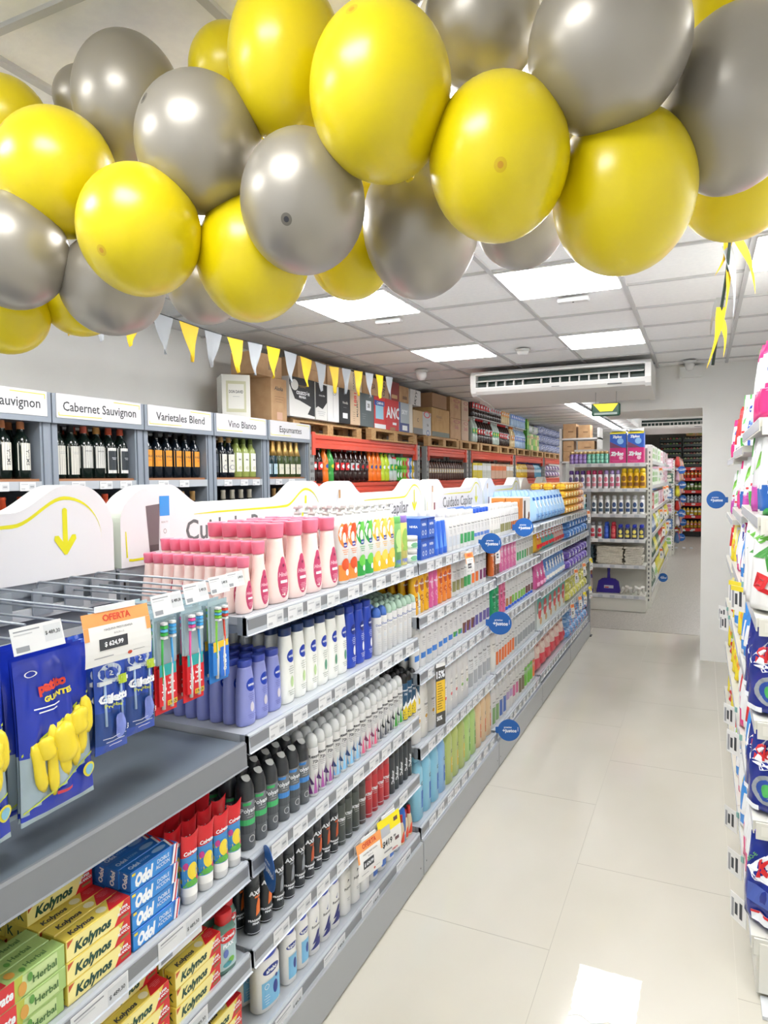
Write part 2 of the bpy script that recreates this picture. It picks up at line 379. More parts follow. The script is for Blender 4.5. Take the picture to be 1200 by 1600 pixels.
# ================================================================== GONDOLA SHELVING (left of the aisle)
XF = -1.13; XB = -1.585
JY = [.255, 1.515, 2.775, 4.035, 5.295, 6.555, 7.815]
LV = [[1.075, .738, .475, .205], [1.42, 1.09, .738, .475, .205], [1.42, 1.178, .925, .585, .222], [1.42, 1.185, .915, .585, .23], [1.425, 1.195, .895, .59, .24], [1.425, 1.19, .895, .59, .235]]
PANELM = noisy('back_panel', '6a707a', '757b85', 4, .45); SHELFM = noisy('shelf_steel', 'aab0b8', 'b6bbc2', 3, .3, 0, (1, .2, 1), .5, 2); DSHELF = noisy('dark_shelf', '6c7680', '77818b', 2, .3, 0, (1, .2, 1), .5, 2)
BAYN = ['nearest bay', 'second bay', 'third bay', 'fourth bay', 'fifth bay', 'far end bay']
KICKM = M('a3a7ab', .35, .1)
for b in range(6):
    y0, y1 = JY[b], JY[b+1]
    e = empty('shelving_unit', (0, y0, 0), 0, 'grey steel shelving unit left of the aisle, '+BAYN[b], 'shelving')
    L = y1-y0
    a = MB(); a.box(-1.62, .01, .1, -1.6, L-.01, 1.53, PANELM); a.build('back_panel', e)
    a = MB(); a.box(-1.66, -.0, 1.50, -1.597, L-.004, 1.535, STEEL); a.build('top_rail', e)
    a = MB(); a.box(-1.66, 0, 0, -1.585, .035, 1.53, STEEL)
    for q in range(26): a.box(-1.5853, .014, .12+q*.054, -1.5845, .022, .15+q*.054, BLACK)
    a.build('upright', e)
    a = MB(); a.box(-1.135, .004, .008, -1.115, L-.004, .168, KICKM, .003); a.box(-1.60, .004, 0, -1.15, L-.004, .12, DGREY)
    a.box(-1.1152, .03, .06, -1.1145, .036, .066, BLACK); a.box(-1.1152, L-.04, .06, -1.1145, L-.034, .066, BLACK)
    a.build('kick_plate', e)
    for z in LV[b]:
        sm = DSHELF if (b == 0 and z > 1) else SHELFM
        a = MB(); a.box(-1.60, .008, z-.022, XF+.004-.012, L-.008, z, sm); sh = a.build('shelf', e)
        hh = .065 if (b == 0 and z > 1) else .05
        a = MB(); rm = SLOT if b == 0 and z > 1 else RAILC
        a.prism([(XF-.012, z+.003), (XF-.004, z+.004), (XF, z-.002), (XF+.003, z-hh+.002), (XF+.008, z-hh), (XF+.002, z-hh-.004), (XF-.012, z-hh)], .006, L-.006, rm, lambda u, v, t: (u, t, v))
        if not (b == 0 and z > 1): a.box(XF+.0005, .012, z-hh+.006, XF+.0022, L-.012, z-.006, SLOT)
        a.box(XF-.03, .006, z-hh, XF+.001, .010, z, STEEL); a.box(XF-.03, L-.010, z-hh, XF+.001, L-.006, z, STEEL)
        a.build('price_rail', sh)
        a = MB()
        for yy in (.012, L-.016): a.prism([(-1.60, z-.02), (XF-.03, z-.02), (XF-.03, z-.045), (-1.60, z-.11)], yy, yy+.004, STEEL, lambda u, v, t: (u, t, v))
        a.build('bracket', sh)
e = empty('shelf_upright', (0, JY[6]+.0, 0), 0, 'slotted grey steel end upright where the aisle shelving stops', 'upright')
a = MB(); a.box(-1.20, .0, .0, -1.12, .06, 1.62, STEEL)
for q in range(28): a.box(-1.1203, .02, .1+q*.054, -1.1195, .035, .135+q*.054, BLACK); a.box(-1.17, -.0008, .1+q*.054, -1.155, .0, .135+q*.054, BLACK)
a.build('post', e)
a = MB(); a.box(-1.66, .02, 0, -1.2, .04, 1.55, PANELM); a.build('end_panel', e)
a = MB(); a.box(-1.22, -.01, -.0, -1.10, .07, .012, DGREY); a.build('foot', e)
# price tags on the rails
TAGW = M('d9dbdd', .35); TAGL = M('d6dadd', .35); TL1 = M('8b8f95', .6)
def tag_mesh(W, H, big=False):
    mb = MB(); mb.box(0, 0, -H, .0012, W, 0, TAGW)
    fn = lambda x, z: (.0015, x, z)
    if big:
        put_rect(mb, W*.62, -H*.75, W*.97, -H*.12, M('c9cdd1', .4), lambda x, z: (.00145, x, z), 1)
        put_text(mb, '$ 489,30', W*.79, -H*.42, H*.14, INK, lambda x, z: (.0018, x, z), bold=.02, maxw=W*.3)
        put_rect(mb, W*.05, -H*.92, W*.3, -H*.72, TL1, fn, 1); put_rect(mb, W*.05, -H*.18, W*.55, -H*.13, TL1, fn, 1); put_rect(mb, W*.05, -H*.3, W*.4, -H*.26, M('b9bcc0', .6), fn, 1)
    else:
        put_rect(mb, W*.08, -H*.30, W*.5, -H*.2, M('b9bcc0', .6), fn, 1); put_rect(mb, W*.58, -H*.8, W*.93, -H*.25, M('c3c6ca', .4), fn, 1); put_rect(mb, W*.64, -H*.6, W*.88, -H*.45, M('8f9399', .6), lambda x, z: (.0018, x, z), 1); put_rect(mb, W*.08, -H*.85, W*.32, -H*.68, M('b3b6ba', .6), fn, 1)
    return mb.mesh('price_tag')
TG = tag_mesh(.085, .042); TGB = tag_mesh(.15, .062, True); TGS = tag_mesh(.06, .038)
SHN = ['top shelf', 'second shelf', 'third shelf', 'fourth shelf', 'bottom shelf']
tagn = 0
for b in range(6):
    for si, z in enumerate(LV[b]):
        if b == 0 and si == 0: continue
        y = JY[b]+.10; n = 0; me = TGB if b == 0 or (b == 1 and si > 3) else (TG if b < 3 else TGS); st = .265 if me == TGB else (.125 if b == 1 else .115)
        if b == 0: y += .3
        while y < JY[b+1]-.12:
            o = bpy.data.objects.new('price_tag', me); COL.objects.link(o); o.location = (XF+.0028, y, z-.006)
            tag(o, 'white price tag on %s rail of %s, %s from left' % (SHN[si+(b == 0)], BAYN[b], ORD[n]), 'price tag', 'price tags on the aisle shelving')
            y += st*random.uniform(.85, 1.25); n += 1
# ------------------------------------------------------------------ header signs on top of the gondola
YEL = M('d8d312', .5); SIGNW = M('dadade', .45); SIGNE = M('d9ded6', .5)
def header_sign(y0, label, text, L=1.235, prod=True, cut=None):
    e = empty('header_sign', (-1.59, y0, 1.535), 0, label, 'sign')
    def outline(n=14):
        P = [(0, 0), (L, 0), (L, .14)]
        for i in range(1, n): # right hump
            t = i/n; P.append((L-.0-.02*math.sin(math.pi*t/2)-.10*(1-math.cos(math.pi*t/2)), .14+.115*math.sin(math.pi*t/2)))
        P += [(L-.16, .256)]
        for i in range(1, n+1):
            t = i/n; P.append((L-.16-.17*t, .256-.07*(3*t*t-2*t**3)))
        P += [(.36, .186)]
        for i in range(1, n+1):
            t = i/n; P.append((.36-.15*t, .186+.066*(3*t*t-2*t**3)))
        for i in range(1, n+1):
            t = math.pi/2*i/n; P.append((.17-.17*math.sin(t), .14+.112*math.cos(t)))
        return P
    pts = outline()
    a = MB(); a.prism(pts, -.08, 0, SIGNW, lambda u, v, t: (t, u, v), SIGNE); a.build('panel', e)
    fn = lambda x, z: (.0008, x, z)
    a = MB()
    # yellow swoosh following the top edge
    def band(P, w0, m):
        for (x0, z0, q0), (x1, z1, q1) in zip(P[:-1], P[1:]):
            a.poly([fn(x0, z0-q0), fn(x1, z1-q1), fn(x1, z1+q1), fn(x0, z0+q0)], m)
    B = [(.33, .148, .0008), (.45, .150, .003), (L-.40, .150, .004), (L-.33, .152, .005)]
    for i in range(1, 12):
        t = i/11; B.append((L-.33+.16*t, .152+.068*(3*t*t-2*t**3), .005))
    for i in range(1, 12):
        t = math.pi/2*i/11; B.append((L-.17+.125*math.sin(t), .10+.12*math.cos(t), .005*(1-t/1.9)))
    band(B, 0, YEL)
    B = [(.02, .10, .0005), (.022, .04, .002), (.03, .022, .004), (.045, .02, .004), (.17, .022, .003), (.3, .025, .0005)]
    a.poly([fn(.018, .11), fn(.02, .03), fn(.026, .03), fn(.022, .11)], YEL); band(B[2:], 0, YEL)
    # arrow
    ax = L-.17
    put_rect(a, ax-.008, .08, ax+.008, .185, YEL, fn, 1); put_ell(a, ax, .185, .0082, .008, YEL, lambda x, z: (.0012, x, z), 12)
    put_poly(a, [(ax-.034, .118), (ax-.036, .106), (ax-.004, .064), (ax+.004, .064), (ax+.036, .106), (ax+.034, .118), (ax+.022, .118), (ax, .09), (ax-.022, .118)], YEL, lambda x, z: (.0014, x, z), 0)
    a.build('printed_lines', e)
    a = MB()
    if text: put_text(a, text, L*.52 if cut is None else cut, .095, .07, M('636467', .5), fn, bold=.012)
    a.build('lettering', e)
    if prod:
        a = MB()
        if prod == 1:
            put_poly(a, [(.105, .185), (.165, .19), (.158, .04), (.118, .038)], M('6d6366', .3), fn, 0)
            put_poly(a, [(.118, .06), (.158, .06), (.158, .04), (.118, .038)], M('4d4346', .3), lambda x, z: (.0009, x, z), 0)
            put_rect(a, .165, .022, .21, .155, M('e3dfe4', .3), lambda x, z: (.001, x, z), 1); put_rect(a, .165, .15, .21, .215, M('3f8fd8', .3), lambda x, z: (.0012, x, z), 1)
            put_text(a, 'BEAUTY', .187, .13, .006, M('777777'), lambda x, z: (.0014, x, z)); put_ell(a, .187, .10, .007, .008, M('777777'), lambda x, z: (.0014, x, z), 14, .75)
            put_rect(a, .175, .04, .2, .043, M('888888'), lambda x, z: (.0014, x, z), 1)
        else:
            put_rect(a, .10, .03, .135, .20, M('e2ded8', .3), fn, 1); put_rect(a, .108, .17, .127, .21, M('b98a58', .3), lambda x, z: (.001, x, z), 1); put_rect(a, .14, .03, .165, .10, M('7d2f36', .3), fn, 1)
        a.build('product_picture', e)
    return e
header_sign(JY[0]+.01, 'white header sign with yellow arrow, nearest the camera, cut off at left', 'Cuidado Bucal', prod=0, cut=.40)
header_sign(JY[1]+.013, 'white header sign reading Cuidado Personal above the pink bottles', 'Cuidado Personal', prod=1)
header_sign(JY[2]+.013, 'white header sign reading Cuidado Capilar, the nearer of two', 'Cuidado Capilar', prod=2)
header_sign(JY[3]+.013, 'white header sign reading Cuidado Capilar, the farther of two', 'Cuidado Capilar', prod=2)
header_sign(JY[4]+.013, 'white header sign above the light blue packs, partly hidden', 'Bebés', prod=2)
header_sign(JY[5]+.013, 'last white header sign at the far end of the shelving', '', prod=0)
# ------------------------------------------------------------------ round blue shelf talkers
BT = M('1a5fae', .4); WT = M('f2f6fb', .4)
def talker(x, y, z, rz, r, label):
    e = empty('round_shelf_sign', (x, y, z), rz, label, 'sign', None)
    a = MB(); a.lathe([(-.0007, r, r), (.0007, r, r)], BT, 32)
    a.v = [(vx, vz, vy) for vx, vy, vz in a.v]; a.f = [f[::-1] for f in a.f]
    fn = lambda x, z: (x, -.0011, z)
    put_text(a, 'precios', -.1*r, .28*r, .16*r, WT, fn, bold=.02); put_text(a, '+justos', .05*r, -.03*r, .30*r, WT, fn, bold=.03, maxw=1.35*r); put_rect(a, .78*r, -.1*r, .82*r, .3*r, WT, fn, 1)
    fb = lambda x, z: (-x, .0011, z)
    put_text(a, '+justos', .05*r, -.03*r, .30*r, WT, fb, bold=.03, maxw=1.35*r); put_text(a, 'precios', -.1*r, .28*r, .16*r, WT, fb, bold=.02)
    a.build('disc', e)
    a = MB(); a.box(-r-.014, -.001, -.02, -r+.005, .001, .02, BT); a.build('clip', e)
talker(-1.10, 1.56, .70, R(-38), .062, 'blue round sign seen edge on, clipped above the black spray cans')
talker(-1.07, 3.72, 1.425, R(8), .058, 'blue round sign, left of the two on the top shelf rail')
talker(-1.07, 4.50, 1.46, R(14), .062, 'blue round sign, right of the two on the top shelf rail')
talker(-1.06, 3.86, .945, R(12), .068, 'blue round sign on the third shelf rail beside green packs')
talker(-1.06, 4.06, .24, R(20), .068, 'lowest blue round sign, clipped just above the kick plate')
talker(.098, 5.58, 1.61, R(174), .065, 'blue round sign sticking out from the right hand shelving')
# offer cards
ORG = M('f2a15c', .5)
def card(x, y, z, rz, w, h, label, kind='offer', tilt=0, lean=0):
    e = empty('offer_card', (x, y, z), rz, label, 'card'); e.rotation_euler = (tilt, lean, rz)
    a = MB()
    def pt(u, v, e_): t = -v/h; return (u*w, -.012*math.sin(t*2.2)-e_, v)
    nz = 8
    for k in range(nz):
        v0, v1 = -h*k/nz, -h*(k+1)/nz; mt = (ORG if kind == 'offer' else M('f4e21c', .5)) if k < 2+(kind != 'offer') else PAPER
        a.poly([pt(-.5, v1, 0), pt(.5, v1, 0), pt(.5, v0, 0), pt(-.5, v0, 0)], mt)
    a.box(-w*.3, -.002, 0, w*.3, .002, .012, M('e7ecee', .2))
    fn = lambda x, z: pt(x/w, z, .001)
    if kind == 'offer':
        for s in (-1, 1):
            put_poly(a, [(s*w*.5, -h*.25), (s*w*.5, -h*.5), (s*w*.43, -h*.5), (s*w*.43, -h*.25)], ORG, fn, 0)
        put_text(a, 'OFERTA', 0, -h*.12, h*.12, M('d2452a', .5), fn, bold=.03, maxw=w*.6)
        put_text(a, 'MAQUINA PRESTOBARBA', 0, -h*.34, h*.04, INK, fn, maxw=w*.6); put_text(a, 'BOLSA x 5', 0, -h*.43, h*.035, INK, fn)
        put_rect(a, -w*.3, -h*.72, w*.12, -h*.5, INK, fn, 1); put_text(a, '$ 624,99', -w*.09, -h*.61, h*.085, WT, lambda x, z: pt(x/w, z, .0016), bold=.03, maxw=w*.36)
        put_ell(a, w*.15, -h*.88, w*.035, h*.035, M('c2452a'), fn, 12); put_rect(a, -w*.38, -h*.86, -w*.1, -h*.845, TL1, fn, 1); put_rect(a, .2*w, -h*.86, w*.38, -h*.85, TL1, fn, 1)
    else:
        put_text(a, '$419', -w*.15, -h*.62, h*.15, INK, fn, bold=.03, maxw=w*.5); put_text(a, '99', w*.18, -h*.58, h*.07, INK, fn, bold=.03)
        put_rect(a, -w*.4, -h*.44, 0, -h*.2, M('b9bdc4'), fn, 1); put_rect(a, w*.2, -h*.72, w*.38, -h*.12, M('6b4d50', .4), fn, 1)
        put_rect(a, -w*.3, -h*.86, w*.05, -h*.82, TL1, fn, 1); put_text(a, 'OFERTA', w*.2, -h*.92, h*.05, RED, fn, bold=.03)
    a.build('paper', e)
# ================================================================== PRODUCTS OF THE AISLE SHELVING
RZ = R(90)
def fill(P, ncol, y, z, rows, desc, where, group, pitch=None, dp=None, xf=XF-.03, jit=.0015, rz=RZ, protos=None, start=0, stack=1, rowoff=0):
    """columns along the shelf, rows going back from the front edge; returns next y"""
    pitch = pitch or P.w*1.06; dp = dp or P.d*1.06
    for c in range(ncol):
        Q = protos[c % len(protos)] if protos else P
        for r in range(rows):
            for s in range(stack):
                rn = 'front row' if r == 0 else ORD[r]+' row back'
                lb = '%s, %s, %s from left, %s' % (desc, where, ORD[c+start], rn)
                if stack > 1: lb += ', layer %s' % ['one', 'two', 'three', 'four', 'five', 'six', 'seven'][s]
                Q.put(xf-P.d/2-dp*r+random.uniform(-jit, jit), y+pitch*(c+.5)+random.uniform(-jit, jit), z+s*P.h*1.01+.0006, rz-(.42 if abs(P.w-P.d) < .004 and P.d < .07 else .12 if P.d < .07 else 0)+random.uniform(-.05, .05)*(1 if P.d < .07 and stack == 1 else .2), lb, group)
    return y+pitch*ncol
def cyl(z0, z1, r=1.0, b=.01): return [(z0, r*.94, r*.94), (z0+b, r, r), (z1-b, r, r), (z1, r*.94, r*.94)]
N_ = M('12308f', .3)
# --- pink shampoos, top shelf of second bay
PINK = M('f6dcd6', .28); PCAP = M('e2748f', .35); PLAB = M('c2446c', .4)
def pink(w, d, h):
    prof = [(0, .80, .8), (.02, .92, .92), (.10, 1, 1), (.25, .98, 1), (.45, .80, .92), (.62, .62, .80), (.76, .54, .72), (.82, .53, .70)]
    cap = [(.815, .58, .76), (.83, .60, .80), (.985, .66, .86), (1, .62, .82)]
    return mk_bottle('shampoo_bottle', 'bottle', w, d, h, prof, PINK, (cap, PCAP),
        [('e', .1, .30, .27, .24, PLAB), ('e', .1, .50, .13, .08, PLAB), ('t', 'Hinds', .1, .36, w*.13, M('f3c3d0'), dict(mw=.42, shear=.2)), ('r', -.06, .25, .26, .285, WT), ('l', .1, .12, .2, 4, M('e9a5b8'), .3), ('e', .1, .47, .05, .02, M('7e2348'))], e=2.2, n=24)
G_ = 'pink shampoo bottles on the top shelf'
ps, pm, pb = pink(.062, .036, .160), pink(.07, .036, .198), pink(.098, .052, .245)
fill(ps, 1, 1.545, 1.42, 10, 'small pale pink shampoo bottle with pink cap', 'top shelf', G_, .065, .0385)
fill(pm, 1, 1.615, 1.42, 10, 'medium pale pink shampoo bottle with pink cap', 'top shelf', G_, .075, .0385)
fill(pb, 4, 1.70, 1.42, 5, 'tall pale pink shampoo bottle with pink cap', 'top shelf', G_, .105, .056)
# --- pump lotions with fruit
def fruit(base, acc, leaf):
    prof = [(0, .9, .9), (.02, 1, 1), (.7, 1, 1), (.78, .9, .92), (.84, .45, .5), (.87, .4, .45)]
    cap = [(.865, .42, .5), (.90, .42, .5), (.905, .2, .25), (.94, .2, .25), (.945, .55, .5), (1, .5, .45)]
    def ex(mb, cm, w, d, h): cm.box(-.008, -d*.75, h*.955, .008, 0, h*.99, WHITE)
    return mk_bottle('lotion_pump_bottle', 'bottle', .066, .045, .285, prof, WHITE, (cap, WHITE),
        [('e', 0, .62, .44, .17, acc), ('e', .05, .66, .26, .10, leaf), ('e', -.08, .58, .14, .07, M('f6efe0')), ('r', -.14, .46, .14, .52, M('2b3f9b')), ('t', 'algabo', 0, .49, .006, WT, dict(mw=.25)), ('r', -.44, .04, .44, .24, acc), ('e', 0, .24, .30, .08, leaf), ('e', .1, .14, .12, .04, WT), ('l', 0, .36, .44, 3, acc, .5)], n=20, extra=ex)
fo, fg, fy = fruit(BLUE, M('f08a3c', .4), M('d9542a', .4)), fruit(BLUE, M('2f9e44', .4), M('69c54d', .4)), fruit(BLUE, M('f4bc2c', .4), M('f7cf5a', .4))
G_ = 'fruit pump lotions on the top shelf'
y = fill(fo, 2, 2.13, 1.42, 4, 'white pump lotion with orange fruit print', 'top shelf', G_, .068, .06)
y = fill(fg, 2, y, 1.42, 4, 'white pump lotion with green leaf print', 'top shelf', G_, .068, .06)
y = fill(fy, 3, y, 1.42, 4, 'white pump lotion with yellow fruit print', 'top shelf', G_, .068, .06)
def tubeb(c1, c2, c3, capc, w=.062, h=.215, dec=None, name='shampoo_bottle'):
    return mk_bottle(name, 'bottle', w, .04, h, [(0, .9, .9), (.01, .95, .95), (.16, .95, .95), (.165, 1, 1), (.85, .96, .9), (.86, .9, .85)], c1, ([(.86, .88, .84), (.87, .92, .9), (.99, .88, .85), (1, .82, .8)], capc),
        dec or [('r', -.47, .0, .47, .14, c3), ('e', 0, .55, .36, .2, c2), ('r', -.3, .3, .3, .38, c2)], n=16)
y = fill(tubeb(M('78b368', .3), M('b9d98d'), M('5d79b8'), M('6fc06a')), 1, y+.005, 1.42, 3, 'clear green gel bottle with blue base', 'top shelf', None, .07, .05)
y = fill(tubeb(M('d8cf78', .3), M('9ac05a'), M('6f7cc0'), M('8f72c4')), 1, y, 1.42, 3, 'yellow green gel bottle with purple cap', 'top shelf', None, .07, .05)
# jars and blue boxes (third bay)
jar = mk_bottle('cream_jar', 'jar', .066, .066, .058, [(0, .9, .9), (.03, .97, .97), (.6, .97, .97)], M('eaf2ee', .3), ([(.6, 1, 1), (.97, 1, 1), (1, .95, .95)], WHITE), [('e', 0, .32, .3, .2, M('7ab48f')), ('r', -.3, .1, .3, .16, M('8fc4a0'))], e=2, n=20)
fill(jar, 1, 2.80, 1.42, 3, 'white round cream jar with green print', 'top shelf', 'cream jars on the top shelf', .075, .07, stack=2)
bbox = mk_box('cream_carton', 'box', .085, .07, .095, M('2455b4', .35), [('t', 'NIVEA', 0, .7, .012, WT), ('e', -.2, .3, .12, .12, WT, .7), ('e', .2, .3, .12, .12, WT, .7), ('r', -.5, .9, .5, 1, M('1a3f95'))], [('r', -.5, 0, .5, 1, M('3a6fd0', .35))], [('t', 'NIVEA', 0, .6, .01, WT)])
fill(bbox, 2, 2.885, 1.42, 3, 'blue square cream carton', 'top shelf', 'blue cream cartons', .09, .074, stack=2)
def cone(name, w, d, h, c, dec, n=16, capc=None, single=True):
    return mk_bottle(name, 'bottle', w, d, h, [(0, .92, .95), (.01, 1, 1), (.2, .98, 1), (.7, .9, .5), (.96, .82, .12), (1, .8, .10)], c, ([(0, .6, .8), (.16, .92, 1.02)], capc) if capc else None, dec, e=2.2, n=n, single=single)
bl = cone('sunscreen_tube', .055, .04, .165, M('2f66cf', .3), [('p', [(-.3, .2), (.3, .2), (0, .7)], M('5d93e6', .3))])
fill(bl, 3, 3.075, 1.42, 3, 'bright blue cone shaped tube', 'top shelf', 'blue tubes on the top shelf', .062, .05)
# generic slim shampoo bottles with a screen of print
def slim(body, capc, band, band2=None, w=.06, d=.036, h=.20, name='shampoo_bottle', brand='Pantene', z0=.12, z1=.38, e=2.3, single=True, up=False, txt=None):
    name = 'conditioner_tube' if up else 'conditioner_bottle'
    prof = [(0, .88, .9), (.015, .96, .96), (.5, 1, 1), (.80, .92, .9), (.86, .7, .75)]
    cap = [(.855, .6, .7), (.87, .66, .76), (.985, .64, .72), (1, .58, .66)]
    if up: prof, cap = [(.10, .9, .9), (.12, .94, .94), (.5, 1, .95), (.85, .86, .6), (.98, .8, .14), (1, .8, .12)], [(0, .82, .84), (.005, .86, .9), (.1, .9, .92)]
    dec = [('r', -.32, z0, .30, z1, band), ('t', brand, 0, .62, h*.034, txt or INK, dict(mw=.7)), ('l', 0, .44, .56, 3, LINE, .5)]
    if band2: dec.append(('p', [(-.1, z0), (.30, z0), (.30, z1), (.05, z1*.8)], band2))
    if up: dec.append(('r', -.2, .30, .2, .31, LINE))
    return mk_bottle(name, 'bottle', w, d, h, prof, body, (cap, capc), dec, e=e, n=16, single=single)
BCAP = M('2f5fd0', .3); GRN = M('3f9e5c', .4); OLV = M('8f8d5c', .4); ORA = M('e8732e', .4); PUR = M('7a2f62', .4); OFFW = M('e9e8e3', .35)
G_ = 'white bottles on the top shelf of the third bay'
y = 3.27
for P_, n, d_ in ((slim(WHITE, WHITE, M('c9cfd6')), 3, 'plain white shampoo bottle with grey print'), (slim(WHITE, WHITE, GRN), 4, 'white shampoo bottle with green label band'),
                  (slim(WHITE, BCAP, M('5d83cc'), z0=.2, z1=.3), 5, 'white shampoo bottle with bright blue cap')):
    y = fill(P_, n, y, 1.42, 4, d_, 'top shelf', G_, .062, .05)
G_ = 'white tubes on the top shelf of the fourth bay'
y = 4.04
for P_, n, d_, pt_ in ((slim(OFFW, WHITE, M('b9bcae'), w=.052, z1=.25), 4, 'white conditioner bottle with beige print', .054), (slim(WHITE, WHITE, OLV, w=.052), 5, 'white conditioner bottle with olive band', .054), (slim(WHITE, WHITE, M('b9662f'), w=.052), 4, 'white conditioner bottle with brown orange band', .054)):
    y = fill(P_, n, y, 1.42, 3, d_, 'top shelf, fourth bay', G_, pt_, .05)
y = fill(mk_box('soap_carton', 'box', .045, .1, .225, M('d0823c', .4), [('r', -.4, .1, .4, .3, M('e8a860'))], side=[('r', -.4, .1, .4, .9, M('c47430'))]), 2, y+.01, 1.42, 2, 'tall orange brown carton', 'top shelf, fourth bay', None)
y = fill(mk_box('diaper_pack', 'box', .22, .12, .225, M('eef0f2', .35), [('r', -.4, .3, -.15, .9, M('5a4a48')), ('r', .1, .02, .5, .14, M('2a4fc0')), ('e', .3, .4, .12, .12, M('6d4636')), ('e', .2, .28, .08, .08, M('6d4636')), ('r', -.5, .02, -.1, .1, M('7e5040'))]), 1, y+.005, 1.42, 2, 'white box with brown beads', 'top shelf, fourth bay', None)
# light blue packs, fifth bay
lbp = mk_bag('diaper_pack', 'pack', .135, .13, .245, lambda u, v: M('a9cdf0', .3) if v > .25 or abs(u) > .6 else M('7fb2e6', .3), [('e', .05, .6, .2, .14, M('e8f3fc')), ('r', -.3, .72, .0, .82, M('2a63b5')), ('e', .1, .58, .09, .07, M('2a5a7a')), ('t', 'Estrella', 0, .22, .014, M('2450b0'), dict(mw=.7))], top=.04, taper=.97, wr=.004, nx=10, nz=10)
fill(lbp, 9, 5.31, 1.43, 3, 'light blue plastic baby pack', 'top shelf, fifth bay', 'light blue packs on the top shelf', .138, .14)
ylp = mk_bag('cookie_pack', 'pack', .15, .11, .075, lambda u, v: M('f0c63a', .35) if math.sin(9*u+14*v) > -.5 else M('e39a2c', .35), [('e', .1, .5, .2, .3, M('d9862a')), ('e', -.2, .5, .1, .25, M('fbe9a8'))], top=.03, pillow=True, nx=8, nz=8)
fill(ylp, 5, 6.57, 1.43, 3, 'small yellow sponge pack', 'top shelf, far bay', 'stacked yellow packs at the far end', .155, .12, stack=4)
orp = mk_bag('cookie_pack', 'pack', .15, .11, .075, lambda u, v: M('f0b98a', .35) if v > .4 else M('e5894f', .35), [('e', .1, .5, .2, .3, M('fbe9d8'))], top=.03, pillow=True, nx=8, nz=8)
fill(orp, 2, 7.35, 1.43, 2, 'small peach and orange pack', 'top shelf, far bay', 'stacked peach packs at the far end', .15, .12, stack=4)
fill(mk_box('tissue_box', 'box', .09, .12, .16, M('e9eef0', .4), [('r', -.5, 0, .5, .35, M('2aa0a8')), ('r', -.5, .85, .5, 1, M('f0d23a'))]), 1, 7.68, 1.43, 1, 'white box with teal base and yellow top', 'end of top shelf', None)
# --- second shelf, second bay: body lotions
NB = M('1b3fb0', .3)
def nivea(w, d, h, body, capc, lab=NB, accent=None, capw=.64, low=None):
    prof = [(0, .86, .88), (.012, .95, .95), (.08, 1, 1), (.45, .97, .98), (.72, .84, .9), (.86, .70, .8), (.90, .66, .76)]
    cap = [(.895, .68, .78), (.905, .72, .82), (.985, .72, .82), (1, .66, .76)]
    dec = [('e', .12, .62, .29, .29*w/h, lab), ('t', 'NIVEA', .12, .62, w*.095, WT, dict(mw=.5, bold=.04)), ('l', .1, .38, .5, 4, low or M('8a8fb8', .5), .4)]
    if accent: dec += [('e', .12, .28, .11, .075, accent), ('p', [(.04, .3), (.12, .37), (.2, .3)], accent)]
    dec += [('l', .08, .1, .18, 3, low or M('8a8fb8', .5), .45)]
    return mk_bottle('body_lotion_bottle', 'bottle', w, d, h, prof, body, (cap, capc), dec, e=2.3, n=24)
LIL = M('8f97d8', .3); LCAP = M('3b4dae', .3); DNC = M('1d3566', .3)
G_ = 'body lotions on the second shelf'
y = fill(nivea(.066, .04, .19, LIL, LCAP, accent=M('d7d3de', .3), low=M('6d74b8', .5)), 3, 1.56, 1.09, 7, 'lilac body lotion bottle with blue cap', 'second shelf', 'lilac body lotions', .069, .046, xf=XF-.045)
y = fill(nivea(.07, .042, .24, M('f1f3ee', .3), DNC, accent=M('bcd9a0', .3), low=M('9fa8a0', .5)), 3, y+.004, 1.09, 6, 'tall white body lotion bottle with navy cap', 'second shelf', 'white body lotions', .072, .048, xf=XF-.045)
y = fill(nivea(.07, .042, .24, M('f1f3ee', .3), DNC, accent=M('5f9c80', .3), low=M('9fa8a0', .5)), 3, y, 1.09, 6, 'tall white lotion bottle with dark green leaf print', 'second shelf', 'white body lotions', .072, .048, xf=XF-.045)
y = fill(nivea(.066, .042, .232, M('2747b8', .28), M('1d3aa0', .3), lab=M('0f2a80', .3), accent=M('e8ecf4', .3), low=M('dfe6f6', .5)), 3, y+.004, 1.09, 6, 'deep blue body lotion bottle', 'second shelf', 'blue body lotions', .07, .048, xf=XF-.045)
def spray(w, h, body, capc, dec, dome=.12, n=20, capz=.80, e=2.0, name='deodorant_can', single=False, round_=True):
    prof = [(0, .9, .9), (.01, .97, .97), (.015, 1, 1), (capz-.01, 1, 1), (capz, .97, .97)]
    cap = [(capz, .97, .97), (1-dome, .9, .9), (1-dome*.45, .74, .74), (1-.012, .45, .45), (1, .2, .2)] if round_ else [(capz, .99, .99), (1-.01, .99, .99), (1, .93, .93)]
    return mk_bottle(name, 'can', w, w, h, prof, body, (cap, capc), dec, e=e, n=n, single=single)
dvd = [('t', 'Dove', 0, .64, .009, M('3b5fa8')), ('e', 0, .40, .13, .04, M('c9d6e2'), .7), ('l', 0, .48, .58, 3, LINE, .5), ('l', 0, .12, .3, 4, M('c3c7cc'), .5)]
y = fill(spray(.046, .19, WHITE, M('4b78d0', .3), dvd), 2, y+.006, 1.09, 5, 'white deodorant spray can with blue dome cap', 'second shelf', 'white deodorant sprays on the second shelf', .052, .052)
y = fill(spray(.046, .19, WHITE, M('b8d8c4', .3), dvd), 7, y, 1.09, 5, 'white deodorant spray can with pale green cap', 'second shelf', 'white deodorant sprays on the second shelf', .052, .052)
